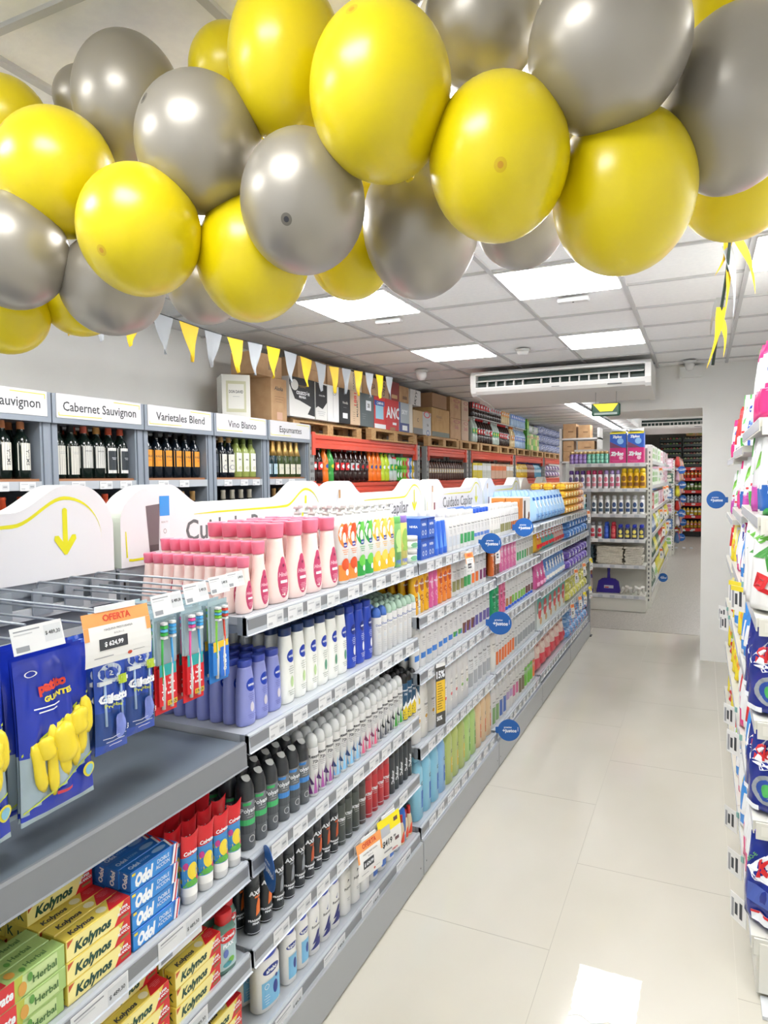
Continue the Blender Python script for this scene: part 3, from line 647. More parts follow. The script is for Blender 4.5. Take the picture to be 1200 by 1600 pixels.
# --- third shelf: black and white deodorants
def poly(acc):
    return mk_bottle('deodorant_can', 'can', .056, .056, .205, [(0, .9, .9), (.01, 1, 1), (.70, 1, 1)], M('5d6266', .3), ([(.70, 1, 1), (.72, 1.01, 1.01), (.86, .95, .95), (.95, .72, .76), (.99, .4, .45), (1, .2, .2)], M('33363a', .28)),
        [('p', [(-.32, .68), (.12, .68), (.06, .64), (-.32, .64)], acc), ('t', 'Polyana', 0, .57, .013, WT, dict(mw=.85, bold=.02)), ('r', -.45, .36, .45, .44, acc), ('r', -.45, .24, .45, .36, M('4a5055', .4)), ('e', .1, .16, .17, .05, M('c9ccce'), .8), ('l', 0, .46, .53, 2, M('a9adb0'), .5)], e=2, n=22,
        extra=lambda mb, cm, w, d, h: put_ell(cm, 0, -.006, .014, .018, M('c9cbc9', .3), lambda x, q: (x*.9, q*.75-.004, h*1.028-.58*abs(q*.75-.004)), 14))
G_ = 'charcoal deodorant cans on the third shelf'
y = fill(poly(M('3fb56a', .4)), 3, 1.545, .738, 6, 'charcoal deodorant can with green band', 'third shelf', G_, .060, .060)
y = fill(poly(M('3f86d0', .4)), 3, y, .738, 6, 'charcoal deodorant can with blue band', 'third shelf', G_, .060, .060)
def rex(c1, c2, c3):
    W_ = WHITE
    dec = [('p', [(-.48, .05), (-.2, .05), (-.48, .3)], c1), ('p', [(-.15, .05), (.15, .05), (-.02, .38)], c2), ('p', [(.2, .05), (.48, .05), (.48, .42), (.35, .3)], c1), ('p', [(-.1, .2), (-.48, .38), (-.3, .2)], c3), ('p', [(.05, .3), (.48, .44), (.3, .26)], c3), ('t', 'Rexona', -.02, .66, .0105, INK, dict(mw=.85, bold=.03)), ('t', '72h', .02, .57, .010, INK, dict(mw=.5)), ('l', 0, .44, .53, 3, LINE, .5)]
    return spray(.047, .208, W_, M('e4e7e8', .25), dec, dome=.10, capz=.79)
G_ = 'white deodorant cans on the third shelf'
x0 = y+.004
for c1, c2, c3, n, d_ in ((M('7a3a86'), M('b05fa8'), M('4a2a66'), 3, 'purple star print'), (M('5fa8dc'), M('8fc8ec'), M('2a4a7c'), 4, 'light blue star print'), (M('d8789c'), M('e86a8c'), M('8a3a6a'), 3, 'pink star print'), (M('2f3338'), M('5a5e66'), M('15181c'), 3, 'black star print'), (M('5cc247'), M('3fa03a'), M('2a3340'), 2, 'bright green star print')):
    x0 = fill(rex(c1, c2, c3), n, x0, .738, 6, 'white deodorant can with '+d_, 'third shelf', G_, .0515, .052)
nb = spray(.045, .205, M('25506e', .3), BLACK, [('p', [(-.49, .02), (.49, .02), (.49, .3), (.2, .24), (0, .34), (-.2, .24), (-.49, .3)], M('e5c92a')), ('p', [(-.49, .3), (-.2, .24), (0, .34), (.2, .24), (.49, .3), (.2, .32), (0, .42), (-.2, .32)], WT), ('t', 'Rexona', 0, .66, .009, WT, dict(mw=.85)), ('t', '72h', 0, .57, .008, WT)], dome=.09)
x0 = fill(nb, 4, x0+.002, .738, 6, 'dark blue deodorant can with yellow base', 'third shelf', 'dark blue and yellow deodorant cans', .048, .05)
# --- fourth shelf
AXB = M('2b2f33', .28)
def axe(acc): return spray(.046, .19, AXB, M('3c4146', .3), [('t', 'AXE', .02, .66, .013, WT, dict(mw=.8, bold=.04)), ('r', -.05, .58, .35, .61, acc), ('p', [(.0, .30), (.32, .34), (.36, .52), (.18, .58), (.05, .46)], acc), ('t', 'FRAGANCIA', .03, .24, .006, WT, dict(bold=.05)), ('t', 'FINA', .0, .19, .006, WT, dict(bold=.05)), ('r', -.45, .04, .45, .048, WT)], round_=False, capz=.76)
G_ = 'black deodorant cans on the fourth shelf'
y = fill(axe(ORA), 2, 1.56, .475, 3, 'black deodorant can with orange flame print', 'fourth shelf', G_, .062, .055)
y = fill(axe(M('8a9098')), 3, y, .475, 3, 'black deodorant can with grey print', 'fourth shelf', G_, .062, .055)
y = fill(axe(M('c4562a')), 4, y, .475, 3, 'black deodorant can with rust coloured print', 'fourth shelf', G_, .056, .055)
def pat(b, c): return spray(.048, .19, b, c, [('t', 'PATRICHS', .0, .5, .0105, WT, dict(mw=.92, bold=.05)), ('l', 0, .38, .46, 2, M('c9cbcc'), .6), ('r', -.4, .08, .4, .088, WT)], round_=False, capz=.78)
y = fill(pat(M('4d5450', .3), M('3b403e', .3)), 3, y, .475, 3, 'dark grey green deodorant can with white lettering', 'fourth shelf', G_, .055, .055)
y = fill(pat(M('5b4f4c', .3), M('403a39', .3)), 1, y, .475, 3, 'dark brown deodorant can with white lettering', 'fourth shelf', G_, .055, .055)
y = fill(pat(M('c2323a', .3), M('c9464c', .3)), 4, y, .475, 3, 'red deodorant can with white lettering', 'fourth shelf', 'red deodorant cans', .054, .055)
duf = spray(.044, .20, M('3b4145', .3), M('17191b', .3), [('t', 'Dufour', .0, .36, .014, WT, dict(rot=R(90), bold=.03))], round_=False, capz=.78)
y = fill(duf, 5, y+.004, .475, 3, 'charcoal deodorant can with vertical white lettering', 'fourth shelf', 'charcoal deodorant cans', .047, .05)
# --- bottom shelf: talc and body bottles
def talc(w, d, h, capc, dec, body=M('f3f3f1', .3)):
    return mk_bottle('talcum_bottle', 'bottle', w, d, h, [(0, .9, .9), (.015, 1, 1), (.78, 1, 1), (.83, .86, .9), (.85, .7, .8)], body, ([(.84, .74, .85), (.86, .8, .9), (.95, .84, .92), (.99, .6, .7), (1, .4, .5)], capc), dec, e=2.5, n=24)
ALB = M('2a49c4', .3); LBL = M('7fc0e8', .4)
y = fill(talc(.105, .06, .185, ALB, [('e', 0, .66, .32, .07, N_), ('t', 'algabo', 0, .66, .012, WT, dict(mw=.55, bold=.04)), ('r', -.36, .08, .40, .5, LBL), ('e', .14, .32, .1, .11, N_), ('e', .18, .5, .05, .03, N_), ('e', -.2, .42, .08, .045, WT, .8), ('l', -.2, .12, .3, 4, WT, .2)]), 1, 1.60, .205, 4, 'large white talcum bottle with blue cap', 'bottom shelf', None, .11, .07)
t2 = talc(.06, .045, .19, ALB, [('e', 0, .64, .4, .05, N_), ('t', 'algabo', 0, .64, .009, WT, dict(mw=.7)), ('r', -.3, .1, .42, .48, LBL), ('e', .14, .32, .12, .09, N_)])
y = fill(t2, 2, y+.02, .205, 5, 'narrow white talcum bottle with blue cap', 'bottom shelf', 'talcum bottles on the bottom shelf', .075, .055)
t3 = talc(.062, .045, .19, ALB, [('t', 'Rexona', 0, .5, .009, INK), ('p', [(-.3, .2), (.1, .22), (.35, .42), (.1, .4)], M('2a2f7a')), ('p', [(-.4, .1), (.4, .12), (.3, .3), (-.1, .2)], M('2a2f7a')), ('p', [(-.08, .58), (0, .55), (.1, .66), (0, .6)], M('1b3f8f'))])
y = fill(t3, 3, y, .205, 5, 'white bottle with navy swirl and blue cap', 'bottom shelf', 'talcum bottles on the bottom shelf', .072, .055)
t4 = talc(.066, .05, .195, WHITE, [('t', 'Polyana', 0, .5, .009, INK), ('p', [(-.06, .6), (.12, .64), (.0, .66)], INK), ('l', 0, .25, .32, 2, LINE, .3)])
y = fill(t4, 3, y+.005, .205, 4, 'plain white bottle with white cap', 'bottom shelf', 'plain white bottles on the bottom shelf', .078, .06)
t5 = talc(.062, .045, .19, ALB, [('t', 'Dr. Pie', 0, .68, .008, RED, dict(rot=.3)), ('r', -.25, .08, .42, .55, M('4f79c8')), ('t', 'fresh', .08, .32, .009, WT, dict(rot=R(80)))])
y = fill(t5, 3, y+.005, .205, 4, 'white foot powder bottle with blue panel', 'bottom shelf', 'foot powder bottles', .076, .055)
y = fill(mk_bottle('roll_on_bottle', 'bottle', .06, .05, .15, [(0, .9, .9), (.02, 1, 1), (.3, 1, 1), (.32, .9, .9)], M('b8c4d0', .2), ([(.31, .95, .95), (.8, .95, .95), (.95, .8, .8), (1, .5, .5)], M('2f6fd0', .3)), [('e', 0, .16, .2, .08, M('8797ab'))], e=2, n=18), 2, y, .205, 3, 'blue capped roll-on bottle', 'bottom shelf', 'roll-on bottles', .07, .06)
rs = mk_bottle('remover_bottle', 'bottle', .042, .03, .13, [(0, .9, .9), (.02, 1, 1), (.5, .95, .95), (.7, .6, .7), (.74, .45, .5)], M('e8d6b4', .25), ([(.74, .5, .6), (.97, .45, .55), (1, .4, .45)], RED), [('p', [(-.45, .08), (.45, .08), (.45, .5), (-.1, .4)], M('e8502e'))], e=2, n=16)
fill(rs, 3, 2.635, .205, 3, 'small clear bottle with red cap', 'bottom shelf', 'small red capped bottles', .045, .05)
# ------------------------------------------------------------------ third and fourth bays
G_ = 'bottles on the second shelf of the third bay'
def soap(c, acc, h=.2, w=.062, tp='Plusbelle'):
    return mk_bottle('shower_gel_bottle', 'bottle', w, .04, h, [(0, .9, .9), (.02, 1, 1), (.8, .95, .9), (.86, .9, .8)], c, ([(.86, .8, .75), (.88, .86, .8), (1, .8, .7)], M('e3cfae', .3)), [('e', .05, .55, .28, .13, acc), ('t', tp, .05, .58, .009, WT, dict(mw=.8)), ('e', -.05, .3, .2, .06, acc, .6), ('e', .15, .2, .14, .04, acc, .5), ('l', .1, .1, .5, 3, WT, .25)], n=16)
y = 2.80
for P_, n, d_, p_ in ((soap(M('f0b31c', .3), M('b0662a'), .235), 3, 'golden yellow shampoo bottle', .068), (soap(M('dc5f9c', .3), M('f0a8c8'), .215, .05), 2, 'bright pink shampoo bottle', .056), (soap(M('ee8a34', .3), M('c4502a'), .225), 3, 'orange shampoo bottle', .068)):
    y = fill(P_, n, y, 1.178, 4, d_, 'second shelf', G_, p_, .05)
for P_, n, d_, p_ in ((slim(WHITE, WHITE, OLV, h=.21), 3, 'white shampoo bottle with olive label', .066), (slim(WHITE, WHITE, GRN, h=.21), 2, 'white shampoo bottle with green label, right half', .062), (slim(WHITE, WHITE, ORA, h=.215), 2, 'white shampoo bottle with orange label', .075), (slim(WHITE, WHITE, PUR, h=.215), 2, 'white shampoo bottle with plum label', .075)):
    y = fill(P_, n, y, 1.178, 3, d_, 'second shelf', G_, p_, .05)
fill(mk_box('roll_carton', 'box', .06, .06, .05, M('5b6068', .4), [('r', -.3, .4, .1, .5, LINE)]), 1, 2.78, 1.128-.0, 1, 'small grey plastic block on rail end', 'third bay', None, xf=XF+.0) if False else None
y = 2.80
G_ = 'bottles on the third shelf of the third bay'
hs = lambda b1, b2=None: slim(WHITE, BCAP, b1, b2, w=.07, h=.22, brand='H&S', z0=.18, z1=.30, up=False)
for P_, n, d_ in ((hs(M('3f7fd0')), 7, 'white shampoo bottle with blue rectangle'), (hs(M('4fa05a'), M('3f7fd0')), 2, 'white shampoo bottle with green rectangle'), (slim(WHITE, WHITE, M('7a5044'), M('6a4fa0'), w=.07, h=.22), 3, 'white bottle with brown pod print'), (slim(WHITE, BCAP, M('6a5fa0'), w=.07, h=.22), 4, 'white bottle with violet stripe')):
    y = fill(P_, n, y, .925, 2, d_, 'third shelf', G_, .076, .05)
y = 2.80; G_ = 'tall bottles on the fourth shelf of the third bay'
def pol(acc, c=M('ebe9e2', .3)): return mk_bottle('shampoo_bottle', 'bottle', .085, .06, .30, [(0, .88, .88), (.012, 1, 1), (.7, .98, .98), (.84, .8, .85), (.88, .5, .6)], c, ([(.87, .5, .6), (.89, .54, .64), (1, .5, .6)], c), [('p', [(-.05, .2), (.35, .25), (.35, .62), (-.05, .58)], M('f4f3ef', .4)), ('e', .1, .33, .14, .03, acc), ('t', 'Polyana', .1, .52, .009, INK, dict(mw=.4)), ('l', .1, .24, .30, 2, LINE, .25), ('l', .1, .38, .48, 3, M('c9b9a0'), .25)], e=2.4, n=20)
for P_, n, d_ in ((pol(M('d9a53a')), 4, 'tall cream shampoo bottle with amber leaf print'), (pol(M('d8626a'), WHITE), 3, 'tall white shampoo bottle with pink leaf print'), (pol(M('7fb45a'), WHITE), 2, 'tall white shampoo bottle with green leaf print'), (slim(M('dfe2e4', .3), M('d0d4d8'), M('a9aeb4'), w=.085, d=.06, h=.30), 5, 'tall pale grey bottle')):
    y = fill(P_, n, y, .585, 3, d_, 'fourth shelf', G_, .088, .066)
y = 2.81; G_ = 'large bottles on the bottom shelf of the third bay'
def big(c, lab, lab2, txt, capc=None): return mk_bottle('shampoo_bottle', 'bottle', .10, .07, .31, [(0, .9, .9), (.012, 1, 1), (.72, .97, .97), (.84, .7, .75), (.87, .45, .55)], c, ([(.865, .5, .6), (.88, .55, .65), (1, .5, .6)], capc or c), [('r', .0, .16, .42, .42, lab), ('r', .02, .5, .34, .55, M('49505a')), ('r', .06, .51, .30, .54, c), ('t', txt, .2, .34, .016, lab2, dict(rot=R(80), bold=.03)), ('l', .2, .06, .14, 3, lab2, .25)], e=2.4, n=22)
for P_, n, d_ in ((big(M('8ccbe6', .3), M('4a7fd0'), M('1f4fb0'), 'Ciel'), 3, 'large sky blue shampoo bottle'), (big(M('8fbfe8', .3), M('3a6fd0'), WT, 'Ciel'), 1, 'large blue labelled shampoo bottle'), (big(M('b9c877', .3), M('e6c93a'), WT, 'Frut'), 3, 'large olive green shampoo bottle with yellow label'), (big(M('b6d884', .3), M('63ad3c'), WT, 'Frut'), 2, 'large light green shampoo bottle'), (big(M('e6c9a0', .3), M('e8732e'), WT, 'Frut'), 3, 'large peach shampoo bottle with orange label')):
    y = fill(P_, n, y, .222, 3, d_, 'bottom shelf', G_, .103, .078)
# fourth bay
y = 4.06; G_ = 'bottles on the second shelf of the fourth bay'
for P_, n, d_, p_ in ((soap(M('e8742e', .3), M('f4b080'), .22, .05), 1, 'tall orange bottle', .055), (soap(M('7a4a38', .3), M('a86a48'), .22), 2, 'dark brown bottle', .065), (soap(M('dd6fa4', .3), M('f2b4d0'), .23, .08), 5, 'pink shampoo bottle', .085), (slim(WHITE, WHITE, GRN, h=.22), 4, 'white bottle with green label', .075), (slim(WHITE, WHITE, OLV, h=.22), 3, 'white bottle with olive label', .075)):
    y = fill(P_, n, y, 1.185, 2, d_, 'second shelf, fourth bay', G_, p_, .05)
y = 4.05; G_ = 'bottles on the third shelf of the fourth bay'
for P_, n, d_, p_ in ((soap(M('25a56c', .3), M('157a50'), .24, .08), 2, 'bright green shampoo pouch bottle', .09), (soap(M('e06a96', .3), M('b03a6a'), .235, .07), 2, 'rose pink shampoo bottle', .08), (slim(WHITE, BCAP, M('b0773f'), w=.07, h=.2, up=True), 2, 'white tube with amber print and blue cap', .08), (slim(WHITE, BCAP, M('7fba4a'), w=.07, h=.2, up=True), 5, 'white tube with green print and blue cap', .08), (slim(WHITE, BCAP, M('6d3a3a'), w=.07, h=.2, up=True), 3, 'white tube with dark red print', .08)):
    y = fill(P_, n, y, .915, 2, d_, 'third shelf, fourth bay', G_, p_, .05)
y = 4.05; G_ = 'bottles on the fourth shelf of the fourth bay'
for P_, n, d_, p_ in ((slim(OFFW, WHITE, OFFW, w=.085, d=.06, h=.28), 1, 'tall plain cream bottle', .09), (slim(WHITE, WHITE, ORA, w=.06, h=.24, z0=.1, z1=.45), 7, 'white bottle with tall orange label', .068), (slim(M('d8dbdc', .3), M('c9cdd0'), M('9aa0a6'), w=.075, h=.26), 8, 'pale grey conditioner bottle', .08)):
    y = fill(P_, n, y, .585, 2, d_, 'fourth shelf, fourth bay', G_, p_, .06)
y = 4.05; G_ = 'bottles on the bottom shelf of the fourth bay'
for P_, n, d_, p_ in ((slim(WHITE, WHITE, M('7fa86a'), w=.075, h=.26, z0=.1, z1=.5), 2, 'white bottle with leafy print', .085), (slim(WHITE, WHITE, M('4a6fc0'), w=.075, h=.26, z0=.1, z1=.5), 2, 'white bottle with blue print', .085), (slim(WHITE, WHITE, M('b8a0c8'), w=.075, h=.26, z0=.3, z1=.5), 2, 'white bottle with violet print', .085), (slim(WHITE, WHITE, M('d06a9a'), w=.075, h=.26, z0=.2, z1=.5), 2, 'white bottle with pink flower print', .085), (slim(WHITE, WHITE, M('7a6a50'), w=.075, h=.26, z0=.1, z1=.5), 2, 'white bottle with brown print', .085), (slim(WHITE, WHITE, M('6fbf3a'), w=.085, h=.27, z0=.1, z1=.6), 3, 'white bottle with apple green print', .09), (slim(WHITE, WHITE, ORA, w=.075, h=.26, z0=.1, z1=.6), 1, 'white bottle with bright orange print', .08)):
    y = fill(P_, n, y, .23, 2, d_, 'bottom shelf, fourth bay', G_, p_, .06)
# fifth bay
def pk(c1, c2, c3, w=.13, h=.22, d=.06, name='refill_pack', **k):
    return mk_bag(name, 'pack', w, d, h, lambda u, v: c1 if v > .55 else (c2 if abs(u) < .7 else c1), [('e', .02, .6, .28, .16, c3), ('e', .05, .6, .15, .08, WT), ('r', -.3, .16, .3, .3, c3)], nx=8, nz=8, **k)
y = 5.31; G_ = 'packs on the second shelf of the fifth bay'
for P_, n, d_, p_ in ((pk(M('e6b93a', .35), M('d9a02a', .35), RED, .09), 2, 'yellow and red pack', .095), (pk(M('d8d9d4', .3), M('2fa39a', .3), RED, .12), 4, 'clear pack with teal base and red mark', .13), (pk(M('e6e2dc', .3), M('c8a8a0', .3), M('c23a3a'), .10), 4, 'pale pack with dark red print', .11)):
    y = fill(P_, n, y, 1.195, 2, d_, 'fifth bay '+G_.split(' the ')[1].split(' of')[0], G_, p_, .07)
y = 5.31; G_ = 'packs on the third shelf of the fifth bay'
y = fill(pk(M('e06aa8', .3), M('d24a90', .3), M('f4b8d8'), .10), 3, y, .895, 2, 'hot pink razor pack', 'fifth bay '+G_.split(' the ')[1].split(' of')[0], G_, .12, .07)
y = fill(pk(M('5f93dc', .3), M('8db4e6', .3), M('f0eee8'), .115, .25), 7, y, .895, 2, 'sky blue refill pack', 'fifth bay '+G_.split(' the ')[1].split(' of')[0], G_, .12, .07)
y = 5.31; G_ = 'packs on the fourth shelf of the fifth bay'
htk = mk_box('sanitary_pack', 'box', .19, .08, .25, M('d5ded9', .35), [('r', -.5, .5, .5, 1, M('3fa79e', .4)), ('e', 0, .56, .32, .28, RED), ('t', 'Plenitud', 0, .6, .022, WT, dict(mw=.5, bold=.03)), ('e', .2, .2, .2, .12, M('c8a06a'))])
y = fill(htk, 6, y, .59, 1, 'teal and white pack with red heart', 'fifth bay '+G_.split(' the ')[1].split(' of')[0], G_, .20, .09)
y = 5.31; G_ = 'packs on the bottom shelf of the fifth bay'
y = fill(mk_bag('sanitary_pack', 'pack', .2, .09, .28, lambda u, v: M('e9c9c0', .35) if v > .45+.1*u else M('dd4a58', .35), [('e', -.1, .62, .22, .12, M('f3e2d8')), ('e', .15, .3, .2, .1, M('c8323f')), ('t', 'Calipso', 0, .75, .02, M('b0605a'))], nx=10, nz=10), 6, y, .24, 2, 'beige and coral red pack', 'fifth bay '+G_.split(' the ')[1].split(' of')[0], G_, .205, .1)
# sixth bay: soft packs lying in stacks
def soft(c1, c2, c3, w=.17, h=.095, d=.12, name='wipes_pack'):
    return mk_bag(name, 'pack', w, d, h, lambda u, v: c1 if math.sin(6*u+9*v) > -.3 else c2, [('e', .1, .5, .2, .28, c3), ('r', -.4, .3, -.15, .7, c2), ('e', -.1, .6, .1, .15, WT)], top=.03, pillow=True, nx=10, nz=8, wr=.008)
for z, P_, d_, st in ((1.19, soft(M('6aa4e0', .3), M('3f74c0', .3), WT), 'blue tissue pack', 2), (.895, soft(M('8f7ccc', .3), M('6a52b4', .3), WT), 'purple tissue pack', 2), (.59, soft(M('e8e08a', .3), M('cfd060', .3), M('f0ecd0')), 'pale yellow sponge pack', 3), (.235, soft(M('a8c8ea', .3), M('6a9cd6', .3), M('d8748a')), 'light blue wet wipes pack', 3)):
    fill(P_, 7, 6.58, z, 2, d_, {1.19: 'second shelf', .895: 'third shelf', .59: 'fourth shelf', .235: 'bottom shelf'}[z], d_+'s in the far bay', .172, .13, stack=st, xf=XF-.01)
# offer cards clipped along the far rails
card(-1.10, 3.40, 1.405, R(78), .085, .11, 'small orange topped offer card on the top shelf rail', 'offer')
card(-1.10, 3.93, 1.405, R(78), .06, .12, 'offer card half hidden behind the left blue round sign', 'offer')
for i, (yy, zz, k) in enumerate(((7.55, 1.42, 'offer'), (6.75, .89, 'offer'), (7.25, .89, 'offer'), (7.72, .89, 'x'), (6.55, .585, 'offer'), (7.0, .585, 'offer'), (7.3, .585, 'x'), (7.68, .585, 'x'))):
    card(-1.10, yy, zz, R(72), .07, .13, '%s offer card on far bay rail, %s from left at that end' % ('orange topped' if k == 'offer' else 'yellow topped', ORD[i]), k)
card(-1.10, 2.19, .478, R(80), .15, .135, 'white card reading OFERTA on the fourth shelf rail', 'offer', tilt=0, lean=0)
card(-1.10, 2.365, .480, R(80), .15, .15, 'yellow card reading $419 beside the OFERTA card', 'x')
# tall black and yellow banner
e = empty('vertical_banner', (-1.105, 2.98, .93), R(72), 'tall black and yellow strip banner reading 15%', 'sign')
a = MB(); a.box(-.035, -.001, -.30, .035, .001, 0, M('4b4a48', .4)); a.build('board', e)
a = MB(); fn = lambda x, z: (x, -.0014, z)
put_rect(a, -.035, -.02, .035, 0, PAPER, fn, 1); put_text(a, '15%', 0, -.055, .032, WT, fn, bold=.04, maxw=.062); put_rect(a, -.033, -.235, .033, -.085, M('ecc33a', .5), fn, 1)
for k in range(11): put_rect(a, -.025, -.10-k*.012, .005+.004*(k % 4), -.096-k*.012, M('7a6420'), lambda x, z: (x, -.0018, z), 1)
put_text(a, '50%', -.01, -.262, .02, WT, fn, bold=.03, maxw=.04); a.build('print', e)
# ================================================================== NEAREST BAY: toothpaste, hooks
TOP5 = 'third shelf of nearest bay'
def paste(name, body, front, top, side, w=.168, h=.045, d=.036): return mk_box('toothpaste_carton', 'carton', w, d, h, body, front, top, side)
KY = M('ecd45a', .35); KY2 = M('f6ea9a', .35); KR = M('d8262c', .35); KG = M('12473a', .4)
kol = paste('k', KY, [('p', [(-.5, .05), (.45, .05), (.3, .95), (-.5, .95)], KY2), ('p', [(.22, 0), (.5, 0), (.5, 1), (.40, 1)], KR), ('t', 'Kolynos', -.10, .48, .020, KG, dict(bold=.045, mw=.58, shear=.25)), ('p', [(-.49, .65), (-.40, .95), (-.49, .95)], M('c8562a')), ('t', 'SUPER', .38, .70, .006, WT, dict(bold=.04)), ('t', 'BLANCO', .38, .50, .006, WT, dict(bold=.04)), ('r', .32, .18, .46, .30, M('8a7a4a'))],
    [('p', [(.15, 0), (.5, 0), (.5, 1), (.30, 1)], KR), ('t', 'Kolynos', -.2, .45, .013, INK, dict(bold=.04, mw=.42, shear=.2)), ('e', .12, .5, .07, .3, M('efe9c8', .4)), ('l', .36, .3, .8, 4, WT, .18)], [('t', 'K', 0, .5, .02, KG)])
OB = M('1f6cc4', .3); OB2 = M('2f8bdc', .3)
odo = paste('o', OB, [('r', -.5, .05, .35, .95, OB2), ('t', 'Odol', -.24, .46, .026, WT, dict(bold=.07, mw=.36, shear=.25)), ('t', 'DOBLE', .17, .68, .009, M('d9e6f5'), dict(mw=.3)), ('t', 'ACCION', .15, .40, .009, M('d9e6f5'), dict(mw=.3)), ('p', [(.34, 0), (.39, 0), (.46, 1), (.41, 1)], WT), ('p', [(.39, 0), (.42, 0), (.49, 1), (.46, 1)], RED), ('p', [(.42, 0), (.44, 0), (.5, .9), (.49, 1)], WT), ('r', -.49, .82, -.42, .95, M('e8d23a'))],
    [('t', 'Odol', -.32, .5, .012, M('cfe0f4'), dict(bold=.05, mw=.2)), ('t', 'ACCION', -.1, .5, .007, M('9fc4ea'), dict(mw=.2)), ('e', .2, .5, .14, .25, M('8fb4dc', .3)), ('p', [(.34, 0), (.38, 0), (.46, 1), (.42, 1)], WT), ('p', [(.38, 0), (.42, 0), (.5, 1), (.46, 1)], RED)], [('t', 'Odol', 0, .5, .012, WT, dict(rot=R(80), bold=.05))], w=.15)
HG = M('a8c878', .4); HG2 = M('c6dc9c', .4)
herb = paste('h', HG, [('r', -.5, .1, .4, .9, HG2), ('p', [(-.5, 0), (-.05, 0), (-.02, 1), (-.5, 1)], M('b8c04a')), ('r', -.5, .0, -.12, 1, M('d8333a', .4)), ('t', 'Colgate', -.30, .5, .018, WT, dict(bold=.04, mw=.34, shear=.15)), ('e', -.03, .4, .05, .3, M('d9a24a')), ('t', 'Herbal', .24, .5, .014, M('3f6b33'), dict(mw=.34)), ('e', .06, .7, .03, .2, M('5d9a44'))],
    [('t', 'Herbal', .2, .5, .012, M('4f7a40'), dict(mw=.3)), ('r', -.5, 0, -.2, 1, M('c8333a')), ('e', -.1, .5, .05, .3, M('d9a24a')), ('e', .02, .3, .03, .2, M('5d9a44'))], [('r', -.4, .2, .4, .8, M('7fa656'))], w=.18)
def stack(P, y, z, layers, desc, where, grp, xf=XF-.02, dp=None):
    """layers: number of boxes high for each row going back"""
    for r, n in enumerate(layers):
        for k in range(n):
            P.put(xf-P.d/2-(dp or P.d*1.04)*r+random.uniform(-.002, .002), y+P.w/2+random.uniform(-.003, .003), z+k*P.h*1.01+.0006, RZ+random.uniform(-.012, .012),
                  '%s, %s, %s, %s up' % (desc, where, 'front row' if r == 0 else ORD[r]+' row back', ORD[k]), grp)
G_ = 'toothpaste cartons on the third shelf'
stack(herb, .745, .738, [3, 3, 3, 2, 2, 2], 'green herbal toothpaste carton', 'cut off at left', G_)
stack(kol, .930, .738, [3, 3, 3, 5, 5, 5], 'yellow and red toothpaste carton', 'main stack', G_)
stack(odo, 1.103, .738, [4, 4, 4, 5, 5], 'blue toothpaste carton', 'middle stack', G_)
# red tubes, printed with coloured blobs
TRED = M('d8202a', .3)
def tube_proto():
    P = Proto('toothpaste_tube', 'tube', .055, .036, .175); w, d, h = .055, .036, .175
    a = MB(); n = 20; K = 14
    def sec(v):
        t = max(0, (v-.12)/.88); return (w/2*(.80+.22*t), d/2*(1-t)**.75+.0012)
    for k in range(K+1):
        v = .12+.88*k/K; rx, ry = sec(v)
        for i in range(n): th = 2*math.pi*i/n; a.v.append((rx*math.cos(th), ry*math.sin(th)-(0.012*max(0, v-.55)**1.5*2), v*h+.006*max(0, v-.85)/.15*math.cos(th*2)))
    for k in range(K):
        v = .12+.88*(k+.5)/K; mt = TRED if v > .66 else (M('f2f2f0', .35) if v < .26 else (M('3f8fd0', .35) if (k % 3) else M('e6c83a', .35)))
        for i in range(n): j = (i+1) % n; a.face((k*n+i, k*n+j, (k+1)*n+j, (k+1)*n+i), mt, True)
    def surf(x, z, e):
        v = z/h; rx, ry = sec(v); q = min(abs(x)/rx, .97); return (x, -ry*(1-q*q)**.5-e-(0.012*max(0, v-.55)**1.5*2), z)
    decals(a, [('r', -.45, .30, .45, .6, M('2f86c8', .35)), ('e', .05, .46, .3, .12, M('ecd23a', .35)), ('e', -.3, .56, .12, .05, M('c23a8a', .35)), ('e', .3, .34, .12, .04, M('d23a6a', .35)), ('p', [(-.45, .26), (.45, .26), (.1, .36), (-.3, .34)], M('5fb04a')), ('t', 'Colgate', .0, .74, .0095, WT, dict(bold=.04, mw=.85))], w, h, surf)
    b = MB(); b.lathe([(0, w*.36, d*.42), (.003, w*.38, d*.45), (.02, w*.40, d*.48), (.022, w*.40, d*.48)], WHITE, 20)
    P.part('tube', a); P.part('cap', b); return P
tp = tube_proto()
fill(tp, 4, 1.275, .738, 6, 'red toothpaste tube standing on its cap', 'third shelf', 'red toothpaste tubes', .0605, .055, xf=XF-.015)
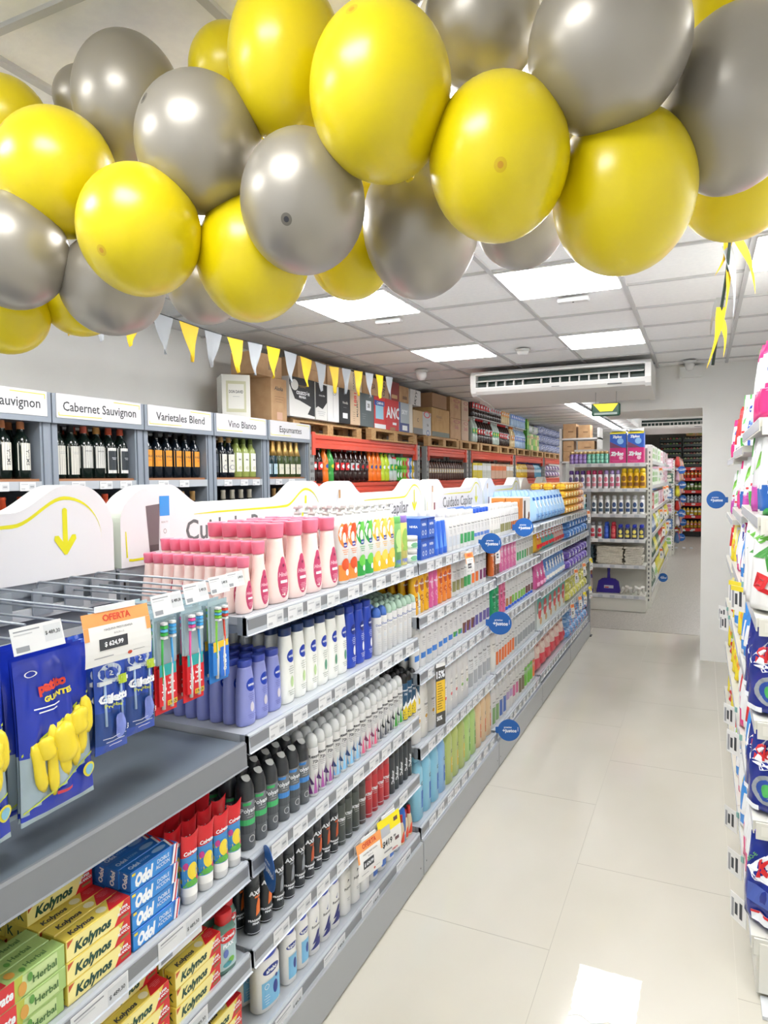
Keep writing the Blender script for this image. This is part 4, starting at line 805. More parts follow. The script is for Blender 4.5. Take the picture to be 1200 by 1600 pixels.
# fourth shelf of nearest bay
stack(kol, 1.225, .475, [3, 3, 3], 'yellow and red toothpaste carton', 'shelf beside green mouthwash', 'toothpaste cartons on the fourth shelf', xf=XF-.01)
stack(kol, 1.035, .475, [3, 4, 4], 'yellow and red toothpaste carton', 'lower left stack', 'toothpaste cartons on the fourth shelf', xf=XF-.01)
mw = mk_bottle('mouthwash_bottle', 'bottle', .068, .04, .165, [(0, .86, .9), (.02, 1, 1), (.68, 1, 1), (.78, .8, .85), (.82, .5, .7)], M('6f9c8c', .12, trans=.35), ([(.81, .66, .9), (.98, .66, .9), (1, .6, .85)], RED),
    [('r', -.42, .08, .42, .68, M('a9c4c8', .3)), ('e', 0, .60, .42, .09, RED), ('t', 'Colgate', 0, .60, .009, WT, dict(mw=.7, bold=.04)), ('t', 'PLAX', -.02, .47, .010, WT, dict(mw=.6, bold=.05)), ('e', -.15, .34, .12, .07, M('5f72b8')), ('e', .1, .2, .14, .05, M('6fb044')), ('e', -.1, .16, .2, .04, M('3f8f9c')), ('t', '99,9%', 0, .90, .008, WT, dict(mw=.5))], e=3, n=24)
fill(mw, 1, 1.395, .475, 3, 'green mouthwash bottle with red cap, the nearer', 'fourth shelf', 'mouthwash bottles', .072, .05, xf=XF-.012)
fill(mw, 1, 1.462, .475, 3, 'green mouthwash bottle with red cap, the farther', 'fourth shelf', 'mouthwash bottles', .05, .05, xf=XF-.05)
stack(kol, 1.30, .205, [4, 4, 3], 'yellow and red toothpaste carton', 'bottom shelf', 'toothpaste cartons on the bottom shelf', xf=XF-.005)
stack(kol, 1.12, .205, [4, 4, 3], 'yellow and red toothpaste carton', 'bottom shelf far left', 'toothpaste cartons on the bottom shelf', xf=XF-.005)
# hooks with hanging packs
HK = M('9aa1a9', .3, .3)
def hook(y, label, z=1.50):
    e = empty('display_hook', (-1.585, y, z), 0, label, 'hook', 'display hooks of the nearest bay')
    a = MB(); a.box(0, -.03, -.05, .006, .03, .02, HK); a.build('plate', e)
    a = MB(); a.tube([(.0, 0, 0), (.41, 0, 0), (.425, 0, .012)], .0028, HK, 8); a.build('peg', e)
    a = MB(); a.tube([(.0, -.012, -.01), (.0, -.012, .028), (.004, -.012, .035), (.012, -.012, .038), (.435, -.004, .032)], .0028, HK, 8); a.build('tag_rod', e)
    return e
def hook_tag(y, z, label, w=.11, h=.05, x=-1.14):
    o = bpy.data.objects.new('price_tag', tag_mesh(w, h, True)); COL.objects.link(o); o.location = (x, y-w/2, z); o.rotation_euler = (0, R(-14), 0); return tag(o, label, 'price tag')
a = MB(); a.box(-1.597, .27, 1.44, -1.585, 1.50, 1.47, STEEL_L); a.box(-1.597, .27, 1.36, -1.585, 1.5, 1.39, STEEL_L); tag(a.build('hook_bar'), 'grey steel bars carrying the display hooks of the nearest bay', 'bar')
HY = [.70, .87, 1.03, 1.125, 1.245, 1.345, 1.435]
for i, y in enumerate(HY): hook(y, 'grey wire display hook, %s from left' % ORD[i])
hook_tag(.88, 1.532, 'clear price tag on hook above the glove bag')
hook_tag(1.225, 1.535, 'price tag on hook over the left toothbrush pack', .10); hook_tag(1.325, 1.545, 'price tag on hook over the right toothbrush pack', .085, .048); hook_tag(1.415, 1.55, 'price tag on hook left of the last one', .075, .045); hook_tag(1.485, 1.552, 'small price tag on the last hook by the pink bottles', .07, .04)
card(-1.12, 1.055, 1.530, RZ-.1, .165, .108, 'white and orange card reading OFERTA hung above the razor bags', 'offer', tilt=0)
# glove bags
GB = M('2038b0', .22); GCL = M('9fb2bd', .15); GYL = M('ecd534', .3); GLN = M('b9cc3a', .3)
def glove_proto():
    P = Proto('glove_bag', 'bag', .175, .028, .315); w, d, h = .175, .028, .315
    def reg(u, v):
        if v < .02: return GCL
        if v < .16+.10*u: return GB
        if v < .53+.13*u: return GCL
        return GB
    a = bag_mesh(w, d, h, reg, [('p', [(-.48, .42), (.47, .67), (.47, .685), (-.48, .435)], GLN), ('p', [(-.48, .075), (.47, .265), (.47, .275), (-.48, .085)], GLN), ('t', 'patito', -.08, .815, .018, M('d8402a'), dict(bold=.06, rot=.1)), ('t', 'GUANTES', -.02, .742, .010, M('e8dc3a'), dict(bold=.05, rot=.1)), ('l', -.15, .65, .70, 2, WT, .42), ('e', -.34, .91, .07, .02, WT, .8), ('r', -.1, .12, .1, .14, M('c83a4a')), ('e', .36, .18, .10, .045, M('e0d43a')), ('e', .36, .18, .07, .032, M('7fb4c8'))], top=.05, pillow=True, nx=22, nz=32, seed=3, wr=.005)
    P.part('bag', a)
    g = MB()
    for k, (u0, v0, u1, v1, r) in enumerate(((-.34, .48, -.24, .17, .0135), (-.10, .56, -.12, .12, .0125), (-.02, .56, .06, .20, .014), (.12, .60, .20, .24, .0125), (.26, .62, .30, .30, .012), (.36, .66, .40, .42, .0125), (-.02, .54, .12, .30, .026), (.24, .60, .26, .44, .022), (-.22, .50, -.18, .36, .018))):
        pts = [(u0*w+(u1-u0)*w*t+.002*math.sin(7*t+k), -.011-.004*math.sin(3*t)-.001*k, (v0+(v1-v0)*t)*h) for t in [i/8 for i in range(9)]]
        rr = [r*q for q in (.5, .95, 1, .96, .93, .95, 1, .85, .3)]
        g.tube(pts, rr, GYL, 14)
    g.v = [(x, -.009+(y+.011)*.55-.003, z) for x, y, z in g.v]
    P.part('glove', g); return P
gl = glove_proto()
for k in range(7): gl.put(-1.155-.022*k, .93+.006*(k % 2)+.003*k, 1.150, RZ+R(4)+random.uniform(-.03, .03), 'blue bag of yellow rubber gloves on the second hook, %s' % ('frontmost' if k == 0 else ORD[k]+' back'), 'glove bags', tilt=-.03)
for k in range(6): gl.put(-1.14-.022*k, .735+.003*k, 1.146, RZ+R(8)+random.uniform(-.03, .03), 'blue bag of yellow rubber gloves cut off at left edge, %s' % ('frontmost' if k == 0 else ORD[k]+' back'), 'glove bags', tilt=-.03)
# razor bags
RB = M('2c50b4', .2); RB2 = M('28498f', .2)
def razor_proto():
    P = Proto('razor_bag', 'bag', .085, .026, .20)
    a = bag_mesh(.085, .026, .20, lambda u, v: RB if v > .45 or v < .12 else RB2, [('e', -.05, .86, .34, .10, M('c9d6e4')), ('e', -.05, .86, .2, .06, M('2c50b4')), ('t', '2', -.05, .86, .010, WT), ('t', 'Gillette', 0, .60, .017, WT, dict(bold=.06, mw=.95)), ('t', 'Prestobarba', 0, .52, .007, M('d8e23a'), dict(mw=.85)), ('r', .1, .72, .4, .82, M('b9d23a')), ('e', .1, .28, .16, .14, M('7f8fd8')), ('l', -.05, .08, .2, 3, M('c9d2e6'), .7), ('t', '3', .34, .24, .012, WT)], top=.04, pillow=True, nx=16, nz=20, seed=5, wr=.004)
    P.part('bag', a)
    b = MB()
    for s in (-.022, .02): b.box(s-.016, -.016, .150, s+.016, -.008, .158, M('dfe6ea', .2)); b.tube([(s, -.012, .15), (s+.002, -.012, .06)], .003, M('a9c4e8', .2), 8)
    P.part('razor', b); return P
rz_ = razor_proto()
for j, yy in enumerate((1.055, 1.145)):
    for k in range(9): rz_.put(-1.15-.026*k, yy+random.uniform(-.006, .006)+.012*(k % 2), 1.232-.004*(k % 2)-(.012 if j == 0 else 0), RZ+random.uniform(-.06, .06), 'blue disposable razor bag on %s razor hook, %s' % ('left' if j == 0 else 'right', 'frontmost' if k == 0 else ORD[k]+' back'), 'razor bags', tilt=0)
# toothbrush blister packs
def brush_proto(c1, c2, card_, txt, w=.072, h=.235):
    P = Proto('toothbrush_pack', 'pack', w, .018, h)
    a = MB(); a.box(-w/2, -.001, 0, w/2, .001, h*.5, card_); a.box(-w/2, -.001, h*.5, w/2, .001, h, M('b4ccd4', .1)); a.box(-w/2+.004, -.008, h*.5, w/2-.004, -.001, h*.94, M('c6dbe2', .08, alpha=.35))
    fn = lambda x, z: (x, -.0095, z)
    blist = M('a8c8d4', .08, trans=.2)
    a.box(-w/2+.006, -.009, .02, w/2-.006, -.001, h*.46, card_)
    put_rect(a, -w/2+.008, h*.38, w/2-.008, h*.50, M('2aa0a0') if txt == 'Colgate' else M('e8c02a'), fn, 1)
    if txt == 'Colgate':
        put_text(a, txt, -w*.22, h*.24, .011, WT, fn, R(90), .05); 
        for q, s_ in enumerate(('Una', 'Sonrisa', 'más', 'Brillante')): put_text(a, s_, w*.14, h*(.35-.05*q), .0055, WT, fn, bold=.04)
        put_rect(a, -w*.05, h*.07, w*.40, h*.12, M('ecc52a'), fn, 1); put_text(a, '2 PACK', w*.18, h*.095, .006, INK, lambda x, z: (x, -.0099, z), bold=.04)
    else: put_rect(a, -w*.05, h*.05, w*.42, h*.42, M('2a6fd0'), lambda x, z: (x, -.0098, z), 1); put_text(a, txt, w*.18, h*.22, .011, WT, lambda x, z: (x, -.0102, z), R(90), .06)
    a.build; P.part('card', a)
    for s, c in ((-.014, c1), (.014, c2)):
        b = MB(); b.tube([(s, -.006, .01), (s*.9, -.007, h*.3), (s*1.25, -.007, h*.55), (s, -.006, h*.80)], [.0045, .005, .0035, .003], WHITE, 8); b.tube([(s*1.1, -.0075, h*.3), (s*1.25, -.0085, h*.55), (s, -.0075, h*.82)], [.003, .003, .0035], c, 8)
        for q in range(5): b.box(s-.006, -.020, h*(.76+.035*q), s+.006, -.006, h*(.785+.035*q), (WHITE, c, M('5fb4e0'), c, WHITE)[q])
        P.part('toothbrush', b)
    return P
for P_, yy, d_, n in ((brush_proto(M('3fb04a'), M('3f9fe0'), RED, 'Colgate'), 1.228, 'red toothbrush twin pack with green brush', 8), (brush_proto(M('e0509a'), M('3f9fe0'), RED, 'Colgate'), 1.325, 'red toothbrush twin pack with pink brush', 8), (brush_proto(M('7fc83a'), M('d84a3a'), M('2f7fd0', .3), 'Oral-B', .078, .215), 1.425, 'blue toothbrush pack with yellow strip', 6)):
    for k in range(n): P_.put(-1.15-.03*k, yy+.003*(k % 2), 1.498-P_.h-.012, RZ+random.uniform(-.04, .04), d_+', '+('frontmost on its hook' if k == 0 else ORD[k]+' back'), 'toothbrush packs', tilt=0)
# ================================================================== WINE SHELVES
XW = -2.90; WY0 = 2.36; WP = .612
wb = [(WY0+WP*i) for i in range(-2, 5)]
WN = ['beyond the left edge', 'at left edge', 'under Cabernet Sauvignon', 'under Varietales Blend', 'under Vino Blanco', 'under Espumantes']
WG = M('8f98a4', .35, .1)
def sgn(y0, L, txt, label):
    e = empty('wine_sign', (XW+.012, y0, 2.115), 0, label, 'sign')
    a = MB(); a.box(-.05, 0, -.025, 0, L, .12, WG); a.box(-.0, .0, -.0255, .004, L, .0, WG); a.box(-.0, 0, 0, .004, .02, .12, WG); a.box(0, L-.02, 0, .004, L, .12, WG); a.build('frame', e)
    a = MB(); a.box(0, .022, .002, .006, L-.022, .122, SIGNW); fn = lambda x, z: (.0066, x, z)
    put_text(a, txt, L*.5, .062, .046, M('35373b'), fn, maxw=L*.80, bold=.01)
    for P_ in ([(.035, .03), (.035, .014), (.3, .017)], [(L-.035, .085), (L-.035, .106), (L-.22, .108)]):
        for (x0, z0), (x1, z1) in zip(P_[:-1], P_[1:]): put_poly(a, [(x0-.002, z0-.002), (x1-.002 if x0 == x1 else x1, z1-.002), (x1+.002, z1+.002), (x0+.002, z0+.002)], YEL, fn, 0)
    a.build('panel', e)
names = ['', 'Cabernet Sauvignon', 'Cabernet Sauvignon', 'Varietales Blend', 'Vino Blanco', 'Espumantes']
for i in range(1, 6):
    sgn(wb[i]+.004, WP-.008, names[i], 'white wine sign reading %s' % (names[i] if i > 1 else 'auvignon, its start cut off at left'))
WOODS = M('9a6a48', .5)
for i in range(1, 6):
    y0 = wb[i]; e = empty('wine_shelf', (XW, y0, 0), 0, 'grey wine shelving unit %s' % WN[i], 'shelving')
    a = MB(); a.box(-.40, 0, 0, -.38, WP, 2.2, M('23303a', .4)); a.build('back_panel', e)
    for yy in (0, WP-.05):
        a = MB(); a.box(-.38, yy, 0, -.01, yy+.05, 2.11, WG); a.box(-.012, yy+.012, 0, -.004, yy+.016, 2.11, M('6d7682')); a.build('side_panel', e)
    a = MB(); a.box(-.38, 0, 2.09, -.02, WP, 2.11, WG); a.build('top', e)
    for z in (1.815, 1.42, 1.05, .65, .25):
        a = MB(); a.box(-.38, .05, z-.03, -.03, WP-.05, z-.012, WG); a.box(-.37, .05, z-.012, -.025, WP-.05, z, WOODS); a.box(-.03, .05, z-.055, -.008, WP-.05, z-.012, RAILC); a.build('shelf', e)
    a = MB(); a.box(-.25, .2, 2.075, -.15, .4, 2.088, M('e9efe8', .3)); a.build('light_bar', e)
    for k, yy in enumerate((.12, .30, .44)):
        if k == 2 and i in (3, 5): continue
        o = bpy.data.objects.new('price_tag', TG); COL.objects.link(o); o.location = (XW-.005, y0+yy, 1.80); tag(o, 'white price tag on wine shelf %s, %s from left' % (WN[i], ORD[k]), 'price tag', 'wine shelf price tags')
def wine(glass, foil, labelc, dec, h=.298, w=.080, champ=False, lz=(.1, .40), foil0=.80):
    if not champ:
        lz = (lz[0]*1.15, min(.575, lz[1]*1.33)); dec = [((d[0], d[1], d[2], d[3]*1.28)+tuple(d[4:]) if d[0] == 't' else (d[0], d[1], d[2]*1.3)+tuple(d[3:]) if d[0] == 'e' else (d[0], d[1], d[2]*1.3, d[3]*1.3)+tuple(d[4:]) if d[0] == 'l' else (d[0], d[1], d[2]*1.25, d[3], d[4]*1.33, d[5])) for d in dec]
    prof = [(0, .85, .85), (.012, .98, .98), (.02, 1, 1), (.58, 1, 1), (.66, .85, .85), (.73, .5, .5), (.80, .40, .40), (.90, .38, .38)]
    if champ: prof = [(0, .85, .85), (.02, 1, 1), (.45, 1, 1), (.62, .75, .75), (.78, .45, .45), (.90, .40, .40)]
    cap = [(foil0, .46, .46), (.94, .40, .40), (.945, .44, .44), (.985, .44, .44), (1, .40, .40)] if not champ else [(.55, .92, .92), (.70, .62, .62), (.86, .48, .48), (.93, .50, .50), (.97, .56, .56), (1, .46, .46)]
    return mk_bottle('wine_bottle', 'bottle', w, w, h, prof, glass, (cap, foil), [('r', -.46, lz[0], .46, lz[1], labelc)]+dec, e=2, n=22)
DKG = M('0f1a16', .08); DKB = M('101820', .08); GRW = M('8d9a52', .1)
wl = M('dedcd2', .5)
WINES = {
 1: [(wine(DKG, M('7a7a50'), wl, [('t', 'EMILIA', 0, .25, .018, INK, dict(rot=R(90)))], lz=(.12, .46)), 2), (wine(DKG, M('c07a50'), wl, [('t', 'EMILIA', 0, .27, .018, INK, dict(rot=R(90)))], lz=(.12, .46)), 3)],
 2: [(wine(DKG, M('1a1a1a'), M('cfcdc4', .5), [('l', 0, .32, .36, 2, LINE, .6)], lz=(.06, .42)), 2), (wine(DKG, M('c05a48'), M('c9c9c4', .5), [('t', 'SAN JUAN', 0, .38, .006, INK, dict(mw=.7))], lz=(.16, .46), w=.084), 1), (wine(DKG, M('c08a48'), M('c9c9c4', .5), [('t', 'SAN JUAN', 0, .38, .006, INK, dict(mw=.7))], lz=(.16, .46), w=.084), 1), (wine(DKG, M('c8563a'), M('e4e4e0', .5), [('r', -.3, .12, .46, .38, M('2a3238')), ('l', .1, .26, .3, 2, WT, .5)], lz=(.08, .42)), 2)],
 3: [(wine(DKB, BLACK, M('e69a2a', .5), [('t', 'VALET', 0, .34, .012, INK, dict(mw=.8, shear=.3)), ('l', 0, .26, .29, 1, RED, .5)], lz=(.20, .42), w=.074), 6)],
 4: [(wine(DKB, BLACK, M('2a3444', .5), [('l', 0, .2, .3, 3, LINE, .5)], w=.072), 1), (wine(DKB, M('c9a06a'), wl, [('t', 'MU', 0, .3, .01, INK), ('e', 0, .18, .3, .06, LINE, .7)], w=.076), 2), (wine(GRW, M('7a8a4a'), M('e6e6de', .5), [('t', 'MA', 0, .33, .012, INK), ('e', 0, .17, .2, .05, M('c9c9b4'))], w=.078, lz=(.12, .46)), 3)],
 5: [(wine(M('12303a', .1), M('c9a25a', .3, .6), M('b9d4e0', .5), [('l', 0, .2, .26, 2, LINE, .5)], champ=True, lz=(.08, .34), w=.08), 2), (wine(M('3a4a24', .1), M('d0ae6a', .3, .6), M('dedac8', .5), [('l', 0, .2, .26, 2, LINE, .5)], champ=True, lz=(.08, .34), w=.08), 4)]}
WD = {1: 'dark wine bottle with upright lettered label', 2: 'dark red wine bottle with pale label', 3: 'dark wine bottle with orange label', 4: 'wine bottle', 5: 'sparkling wine bottle with gold foil'}
WD4 = {0: 'dark blue labelled wine bottle', 1: 'dark wine bottle with tan foil', 2: 'green white-wine bottle'}
for i, L_ in WINES.items():
    n = sum(c for _, c in L_); y = wb[i]+.055; st = (WP-.11)/n; k = 0
    for q, (P_, c) in enumerate(L_):
        for _ in range(c):
            for r in range(3):
                P_.put(XW-.075-r*.085, y+st/2, 1.8156, RZ+random.uniform(-.15, .15), '%s %s, %s from left, %s' % (WD4[q] if i == 4 else WD[i], WN[i], ORD[k], 'front row' if r == 0 else ORD[r]+' row back'), 'wine bottles '+WN[i])
            y += st; k += 1
low = wine(DKG, M('d8502a'), M('c9c9c0'), [], h=.31); low2 = wine(DKG, M('d9d2c0'), M('c9c9c0'), [], h=.31); low3 = wine(DKG, M('b9925a'), M('c9c9c0'), [], h=.31)
for i in range(1, 6):
    for k in range(5): (low, low, low3, low2, low3)[i-1].put(XW-.08, wb[i]+.1+k*.1, 1.4206, RZ, 'bottle on the lower wine shelf %s, %s from left' % (WN[i], ORD[k]), 'bottles on the lower wine shelf')
# ================================================================== ORANGE PALLET RACKING
RO = M('dd5540', .35); RGY = M('9fa3a3', .35, .3); XR = -2.90
def beamrack(y0, y1, label, ztop=2.165, zlow=1.76):
    e = empty('pallet_rack', (XR, y0, 0), 0, label, 'rack')
    L = y1-y0; fr = lambda u, v, t: (u, t, v)
    for z, nm, xo in ((ztop, 'beam', 0), (zlow, 'beam', -.02), (1.15, 'beam', -.02)):
        for back in (0, -.33):
            a = MB(); a.prism([(0+back, z), (-.05+back, z), (-.05+back, z-.11), (0+back, z-.11), (.0+back, z-.07), (-.012+back, z-.06), (-.012+back, z-.04), (0+back, z-.03)], .05, L-.0, RO, fr); b_ = a.build(nm, e)
            if not back:
                for yy in (.03, L-.02):
                    a = MB(); a.box(-.03, yy-.03, z-.17, .008, yy+.02, z+.02, RO); a.build('connector', b_)
    for yy in (0, L+.05):
        for back in (0, -.33):
            a = MB(); a.box(-.06+back, yy-.04, 0, 0+back, yy+.04, ztop-.002, RGY)
            if not back:
                for q in range(30): a.box(-.0005, yy-.018, .3+q*.062, .0006, yy-.008, .325+q*.062, BLACK); a.box(-.0005, yy+.008, .3+q*.062, .0006, yy+.018, .325+q*.062, BLACK)
            a.build('upright', e)
    a = MB()
    for k in range(int(L/.12)): a.box(-.36, .06+k*.12, zlow-.02, 0-.05, .14+k*.12, zlow-.005, M('8f6f4c', .7))
    a.build('deck', e)
RK = [(4.84, 7.12, 'orange beamed pallet rack, nearest, next to the wine shelves'), (7.45, 8.9, 'orange beamed pallet rack, second, with brown cartons on top'), (9.10, 11.4, 'orange beamed pallet rack, third, with cola packs on top'), (11.6, 13.8, 'orange beamed pallet rack, fourth'), (14.0, 16.0, 'orange beamed pallet rack, last before the white wall')]
for r_ in RK: beamrack(*r_)
WOODP = noisy('pallet_wood', 'b08a5c', 'cda877', 9, .75, .1, (1, 8, 6))
def pallet(y0, L, label, z=2.166):
    e = empty('pallet', (XR-(.06 if y0 < 4.7 else 0), y0, z), 0, label, 'pallet', 'wooden pallets on the racking')
    if y0 < 4.7: e.scale = (.8, 1, 1)
    for k in range(5): a = MB(); a.box(-.40+k*.082, 0, .105, -.40+k*.082+.07, L, .122, WOODP); a.build('deck_board', e)
    for x in (-.40, -.21, -.03):
        a = MB(); a.box(x, 0, 0, x+.06, L, .015, WOODP); a.box(x, 0, .09, x+.06, L, .105, WOODP); a.build('stringer_board', e)
        for yy in (.0, L/2-.05, L-.10): a = MB(); a.box(x, yy, .015, x+.06, yy+.10, .09, WOODP); a.build('block', e)
PL = [(4.62, 1.2), (5.90, 1.15), (7.40, 1.1), (8.55, .85), (9.45, 1.0), (10.5, 1.0), (11.6, 1.0), (12.7, 1.0), (13.85, 1.0), (14.9, 1.0)]
for i, (y, L) in enumerate(PL): pallet(y, L, 'wooden pallet on the orange racking, %s from left' % ORD[i])
# cartons on the pallets: (y0, width, height, base z, depth, colour, decal, label)
CB = noisy('cardboard', 'b8926a', 'c4a078', 12, .75, .05); CB2 = noisy('cardboard_tan', 'c29a62', 'cba670', 12, .75)
ZP = 2.29
def carton(y, w, h, z, d, m, dec, label, x=XR-.0, side=(), rz=RZ):
    P = mk_box('carton', 'box', w, d, h, m, dec, side=side or ()); return P.put(x-d/2, y+w/2, z, rz, label, 'cartons on the racking')
T = lambda s, cx, cz, hh, m, **k: ('t', s, cx, cz, hh, m, k)
CREAMB = M('e3e2da', .6)
# left of the pallet: on top of the wine shelves
carton(3.93, .20, .30, 2.24, .20, CREAMB, [('r', -.35, .12, .35, .85, M('c9c9a8', .6)), ('r', -.28, .2, .28, .78, CREAMB), T('DON DAVID', 0, .6, .02, INK, mw=.5), ('l', 0, .45, .52, 1, LINE, .4)], 'white carton with gold framed label above Vino Blanco sign', x=XR-.06, rz=R(48))
carton(4.27, .21, .335, 2.221, .3, CB, [T('Alaska', 0, .78, .03, INK, mw=.7, shear=.3), ('l', 0, .45, .62, 3, M('7a5a3c'), .6), ('r', -.15, .08, .2, .25, M('d0a890'))], 'narrow brown wine carton beside the white carton')
carton(4.06, .36, .16, 2.557, .2, CB, [('r', .0, .3, .3, .7, M('8f6f4c'))], 'brown open carton on the white framed carton')
blk = M('24272b', .5)
y0 = 4.62
carton(4.52, .38, .31, ZP, .3, M('e9e9e6', .55), [('p', [(-.5, 1), (.5, 1), (.5, .06), (.2, .1), (.34, .3), (-.1, .42), (-.3, .45), (-.5, .8)], blk), ('e', -.3, .8, .14, .14, M('e9e9e6', .55)), T('COLECCIÓN', .02, .62, .024, WT, mw=.75, bold=.06), T('PRIVADA', .0, .52, .018, WT, mw=.5, bold=.05), ('l', 0, .76, .82, 2, M('b99a5a'), .4)], 'black and white torn pattern carton reading COLECCION PRIVADA')
carton(4.915, .19, .31, ZP, .3, M('e9e9e6', .55), [('p', [(-.5, 1), (.5, .95), (.5, .5), (.1, .3), (-.3, .36), (-.5, .3)], blk), T('COLECCIÓN', .05, .66, .012, WT, mw=.6), ('l', 0, .1, .25, 3, LINE, .7)], 'half black half white small carton right of the torn pattern one')
carton(5.115, .20, .31, ZP, .3, M('efefee', .5), [('r', -.02, .1, .0, .95, LINE), ('e', .1, .8, .15, .06, LINE, .8)], 'plain white carton with a thin line')
carton(5.325, .20, .31, ZP, .3, blk, [T('Novella', .05, .6, .022, M('d8d8d0'), mw=.7), ('r', -.2, .15, .25, .3, WT), ('l', 0, .42, .5, 1, LINE, .5)], 'dark carton with white square label')
carton(5.535, .19, .31, ZP, .3, M('d2b89a', .6), [T('1881', 0, .76, .05, RED, rot=R(90)), T('MALBEC', .2, .5, .03, INK, rot=R(90)), ('l', -.15, .1, .4, 5, M('6a3a2c'), .3)], 'tan carton with upright red lettering')
carton(5.735, .29, .31, ZP, .3, M('5d686b', .5), [('r', -.1, .5, .28, .8, WT), T('33', .09, .65, .035, INK, bold=.04), ('l', -.25, .2, .4, 3, LINE, .3)], 'grey green carton reading 33')
carton(6.035, .26, .31, ZP, .3, M('d83e3c', .5), [('r', -.4, .3, .3, .75, M('9fcfe6')), ('r', -.5, .72, .4, .88, M('2a4fa0')), T('CAMPARI', 0, .8, .026, WT, mw=.8), ('r', -.5, 0, .5, .14, WT)], 'red carton with light blue picture')
carton(6.305, .32, .31, ZP, .3, M('cf3238', .5), [T('ANC', .05, .58, .11, WT, mw=1.1, bold=.03), ('r', -.0, .18, .3, .26, WT), ('r', -.2, .0, .2, .1, M('a8704a'))], 'bright red carton with huge white letters')
carton(6.635, .27, .31, ZP, .3, M('aeb9c4', .5), [('r', -.5, 0, .5, .3, M('2c3f8a')), ('r', -.5, 0, -.38, 1, M('2c3f8a')), T('SKYY', .05, .68, .045, WT, mw=.7, bold=.03), ('r', -.2, .05, .3, .22, WT)], 'silver carton with dark blue base')
carton(6.915, .09, .31, ZP, .3, M('e6e2da', .5), [], 'narrow cream carton edge')
carton(7.02, .28, .26, ZP, .3, M('d2b48a', .6), [('r', -.5, 0, .5, .25, M('6b6b6b')), T('C', 0, .6, .04, INK)], 'light brown carton with dark lower strip')
carton(7.31, .26, .26, ZP, .3, M('c9cdd2', .5), [('e', 0, .9, .4, .15, RED, .7), T('RA', .1, .45, .03, INK), ('e', .1, .1, .2, .12, M('3f6fb0'), .7)], 'silver grey carton with red and blue arcs')
carton(4.65, .44, .17, 2.602, .3, CB, [('r', -.3, .5, .3, .52, M('8a6a48')), ('r', .4, .3, .46, .7, WT)], 'brown carton lying on the torn pattern carton')
carton(5.12, .35, .17, 2.602, .3, CB, [('r', -.02, .0, .02, 1, M('7d5a3a'))], 'brown carton on the plain white carton')
carton(5.49, .28, .17, 2.602, .3, M('dcc9ac', .6), [T('CLASICO', -.1, .5, .025, INK, rot=R(90)), ('l', .2, .2, .8, 3, LINE, .3)], 'beige carton with upright lettering, upper row')
carton(5.79, .33, .17, 2.602, .3, CB, [T('SA', .2, .5, .05, M('5a3a2a'))], 'brown carton above the grey green carton')
carton(6.14, .24, .17, 2.602, .3, M('b5977a', .6), [T('OLD', 0, .5, .05, INK, rot=R(80))], 'brown carton with tilted dark lettering, upper row')
carton(6.40, .24, .19, 2.602, .3, M('8f2f2c', .5), [('r', -.3, .1, .3, .3, M('c9a070'))], 'dark red carton, upper row')
carton(6.66, .24, .17, 2.602, .3, CB, [('r', -.2, .2, .3, .4, M('7d5a3a'))], 'brown carton above the silver carton')
carton(6.95, .30, .17, 2.602, .3, M('e6e6e4', .5), [T('SKYY', .0, .5, .05, INK, rot=R(70))], 'white carton with upright black lettering, upper row')
carton(7.60, .62, .34, ZP, .30, CB2, [('r', -.5, 0, .5, .17, M('3f4a38')), T('PIZZA BOX', -.1, .7, .026, M('7a5a30'), mw=.6), ('l', -.1, .58, .61, 1, M('7a5a30'), .3)], 'large tan carton with dark green bottom band')
for k, (yy, w_, c_, d_) in enumerate(((8.25, .42, CB, 'pinkish'), (8.70, .30, M('c4a78c', .6), 'pale'))):
    for q in range(2): carton(yy, w_, .265, ZP+.267*q, .30, c_, [T('Stella', .1, .6, .05, M('a04a4a'), mw=.7, shear=.2), ('e', .1, .85, .3, .08, M('a04a4a'), .7)], '%s brown beer carton, %s of its stack' % (d_, 'top' if q else 'bottom'))
carton(7.62, .5, .17, ZP+.345, .3, M('a98462', .7), [], 'brown carton behind hanging drink bottles')
# soft drink bottles
def soda(liq, lab, capc, w=.088, h=.30, lab2=WT, big=True):
    return mk_bottle('soda_bottle', 'bottle', w, w, h, [(0, .7, .7), (.02, .9, .9), (.05, 1, 1), (.28, .96, .96), (.32, .9, .9), (.36, .97, .97), (.62, 1, 1), (.74, .8, .8), (.86, .42, .42), (.93, .34, .34)], liq, ([(.92, .4, .4), (.995, .4, .4), (1, .36, .36)], capc), [('r', -.49, .36, .49, .58, lab), ('e', .0, .47, .25, .06, lab2)], e=2, n=14, single=True)
COLA = M('2a1512', .1); CLEAR = M('c4d6cf', .1); GRNB = M('3f9e4a', .12); ORB = M('ef7a28', .15); LIME = M('c3dd3a', .15); BLUEB = M('a8c6e8', .1)
sCola, sZero, sLight = soda(COLA, RED, RED), soda(COLA, M('3a3a3a'), BLACK, lab2=RED), soda(COLA, M('c9ccd0'), M('c9ccd0'), lab2=RED)
sLem, sOr, sLime, s7, sW = soda(CLEAR, M('3fae5a'), M('3fae5a'), lab2=M('e6e23a')), soda(ORB, M('f0913a'), ORB, lab2=M('2a58b0')), soda(LIME, LIME, GRNB), soda(GRNB, M('2f9e3a'), GRNB, lab2=M('e8e23a')), soda(BLUEB, M('4f74c8'), M('e8ecf4'))
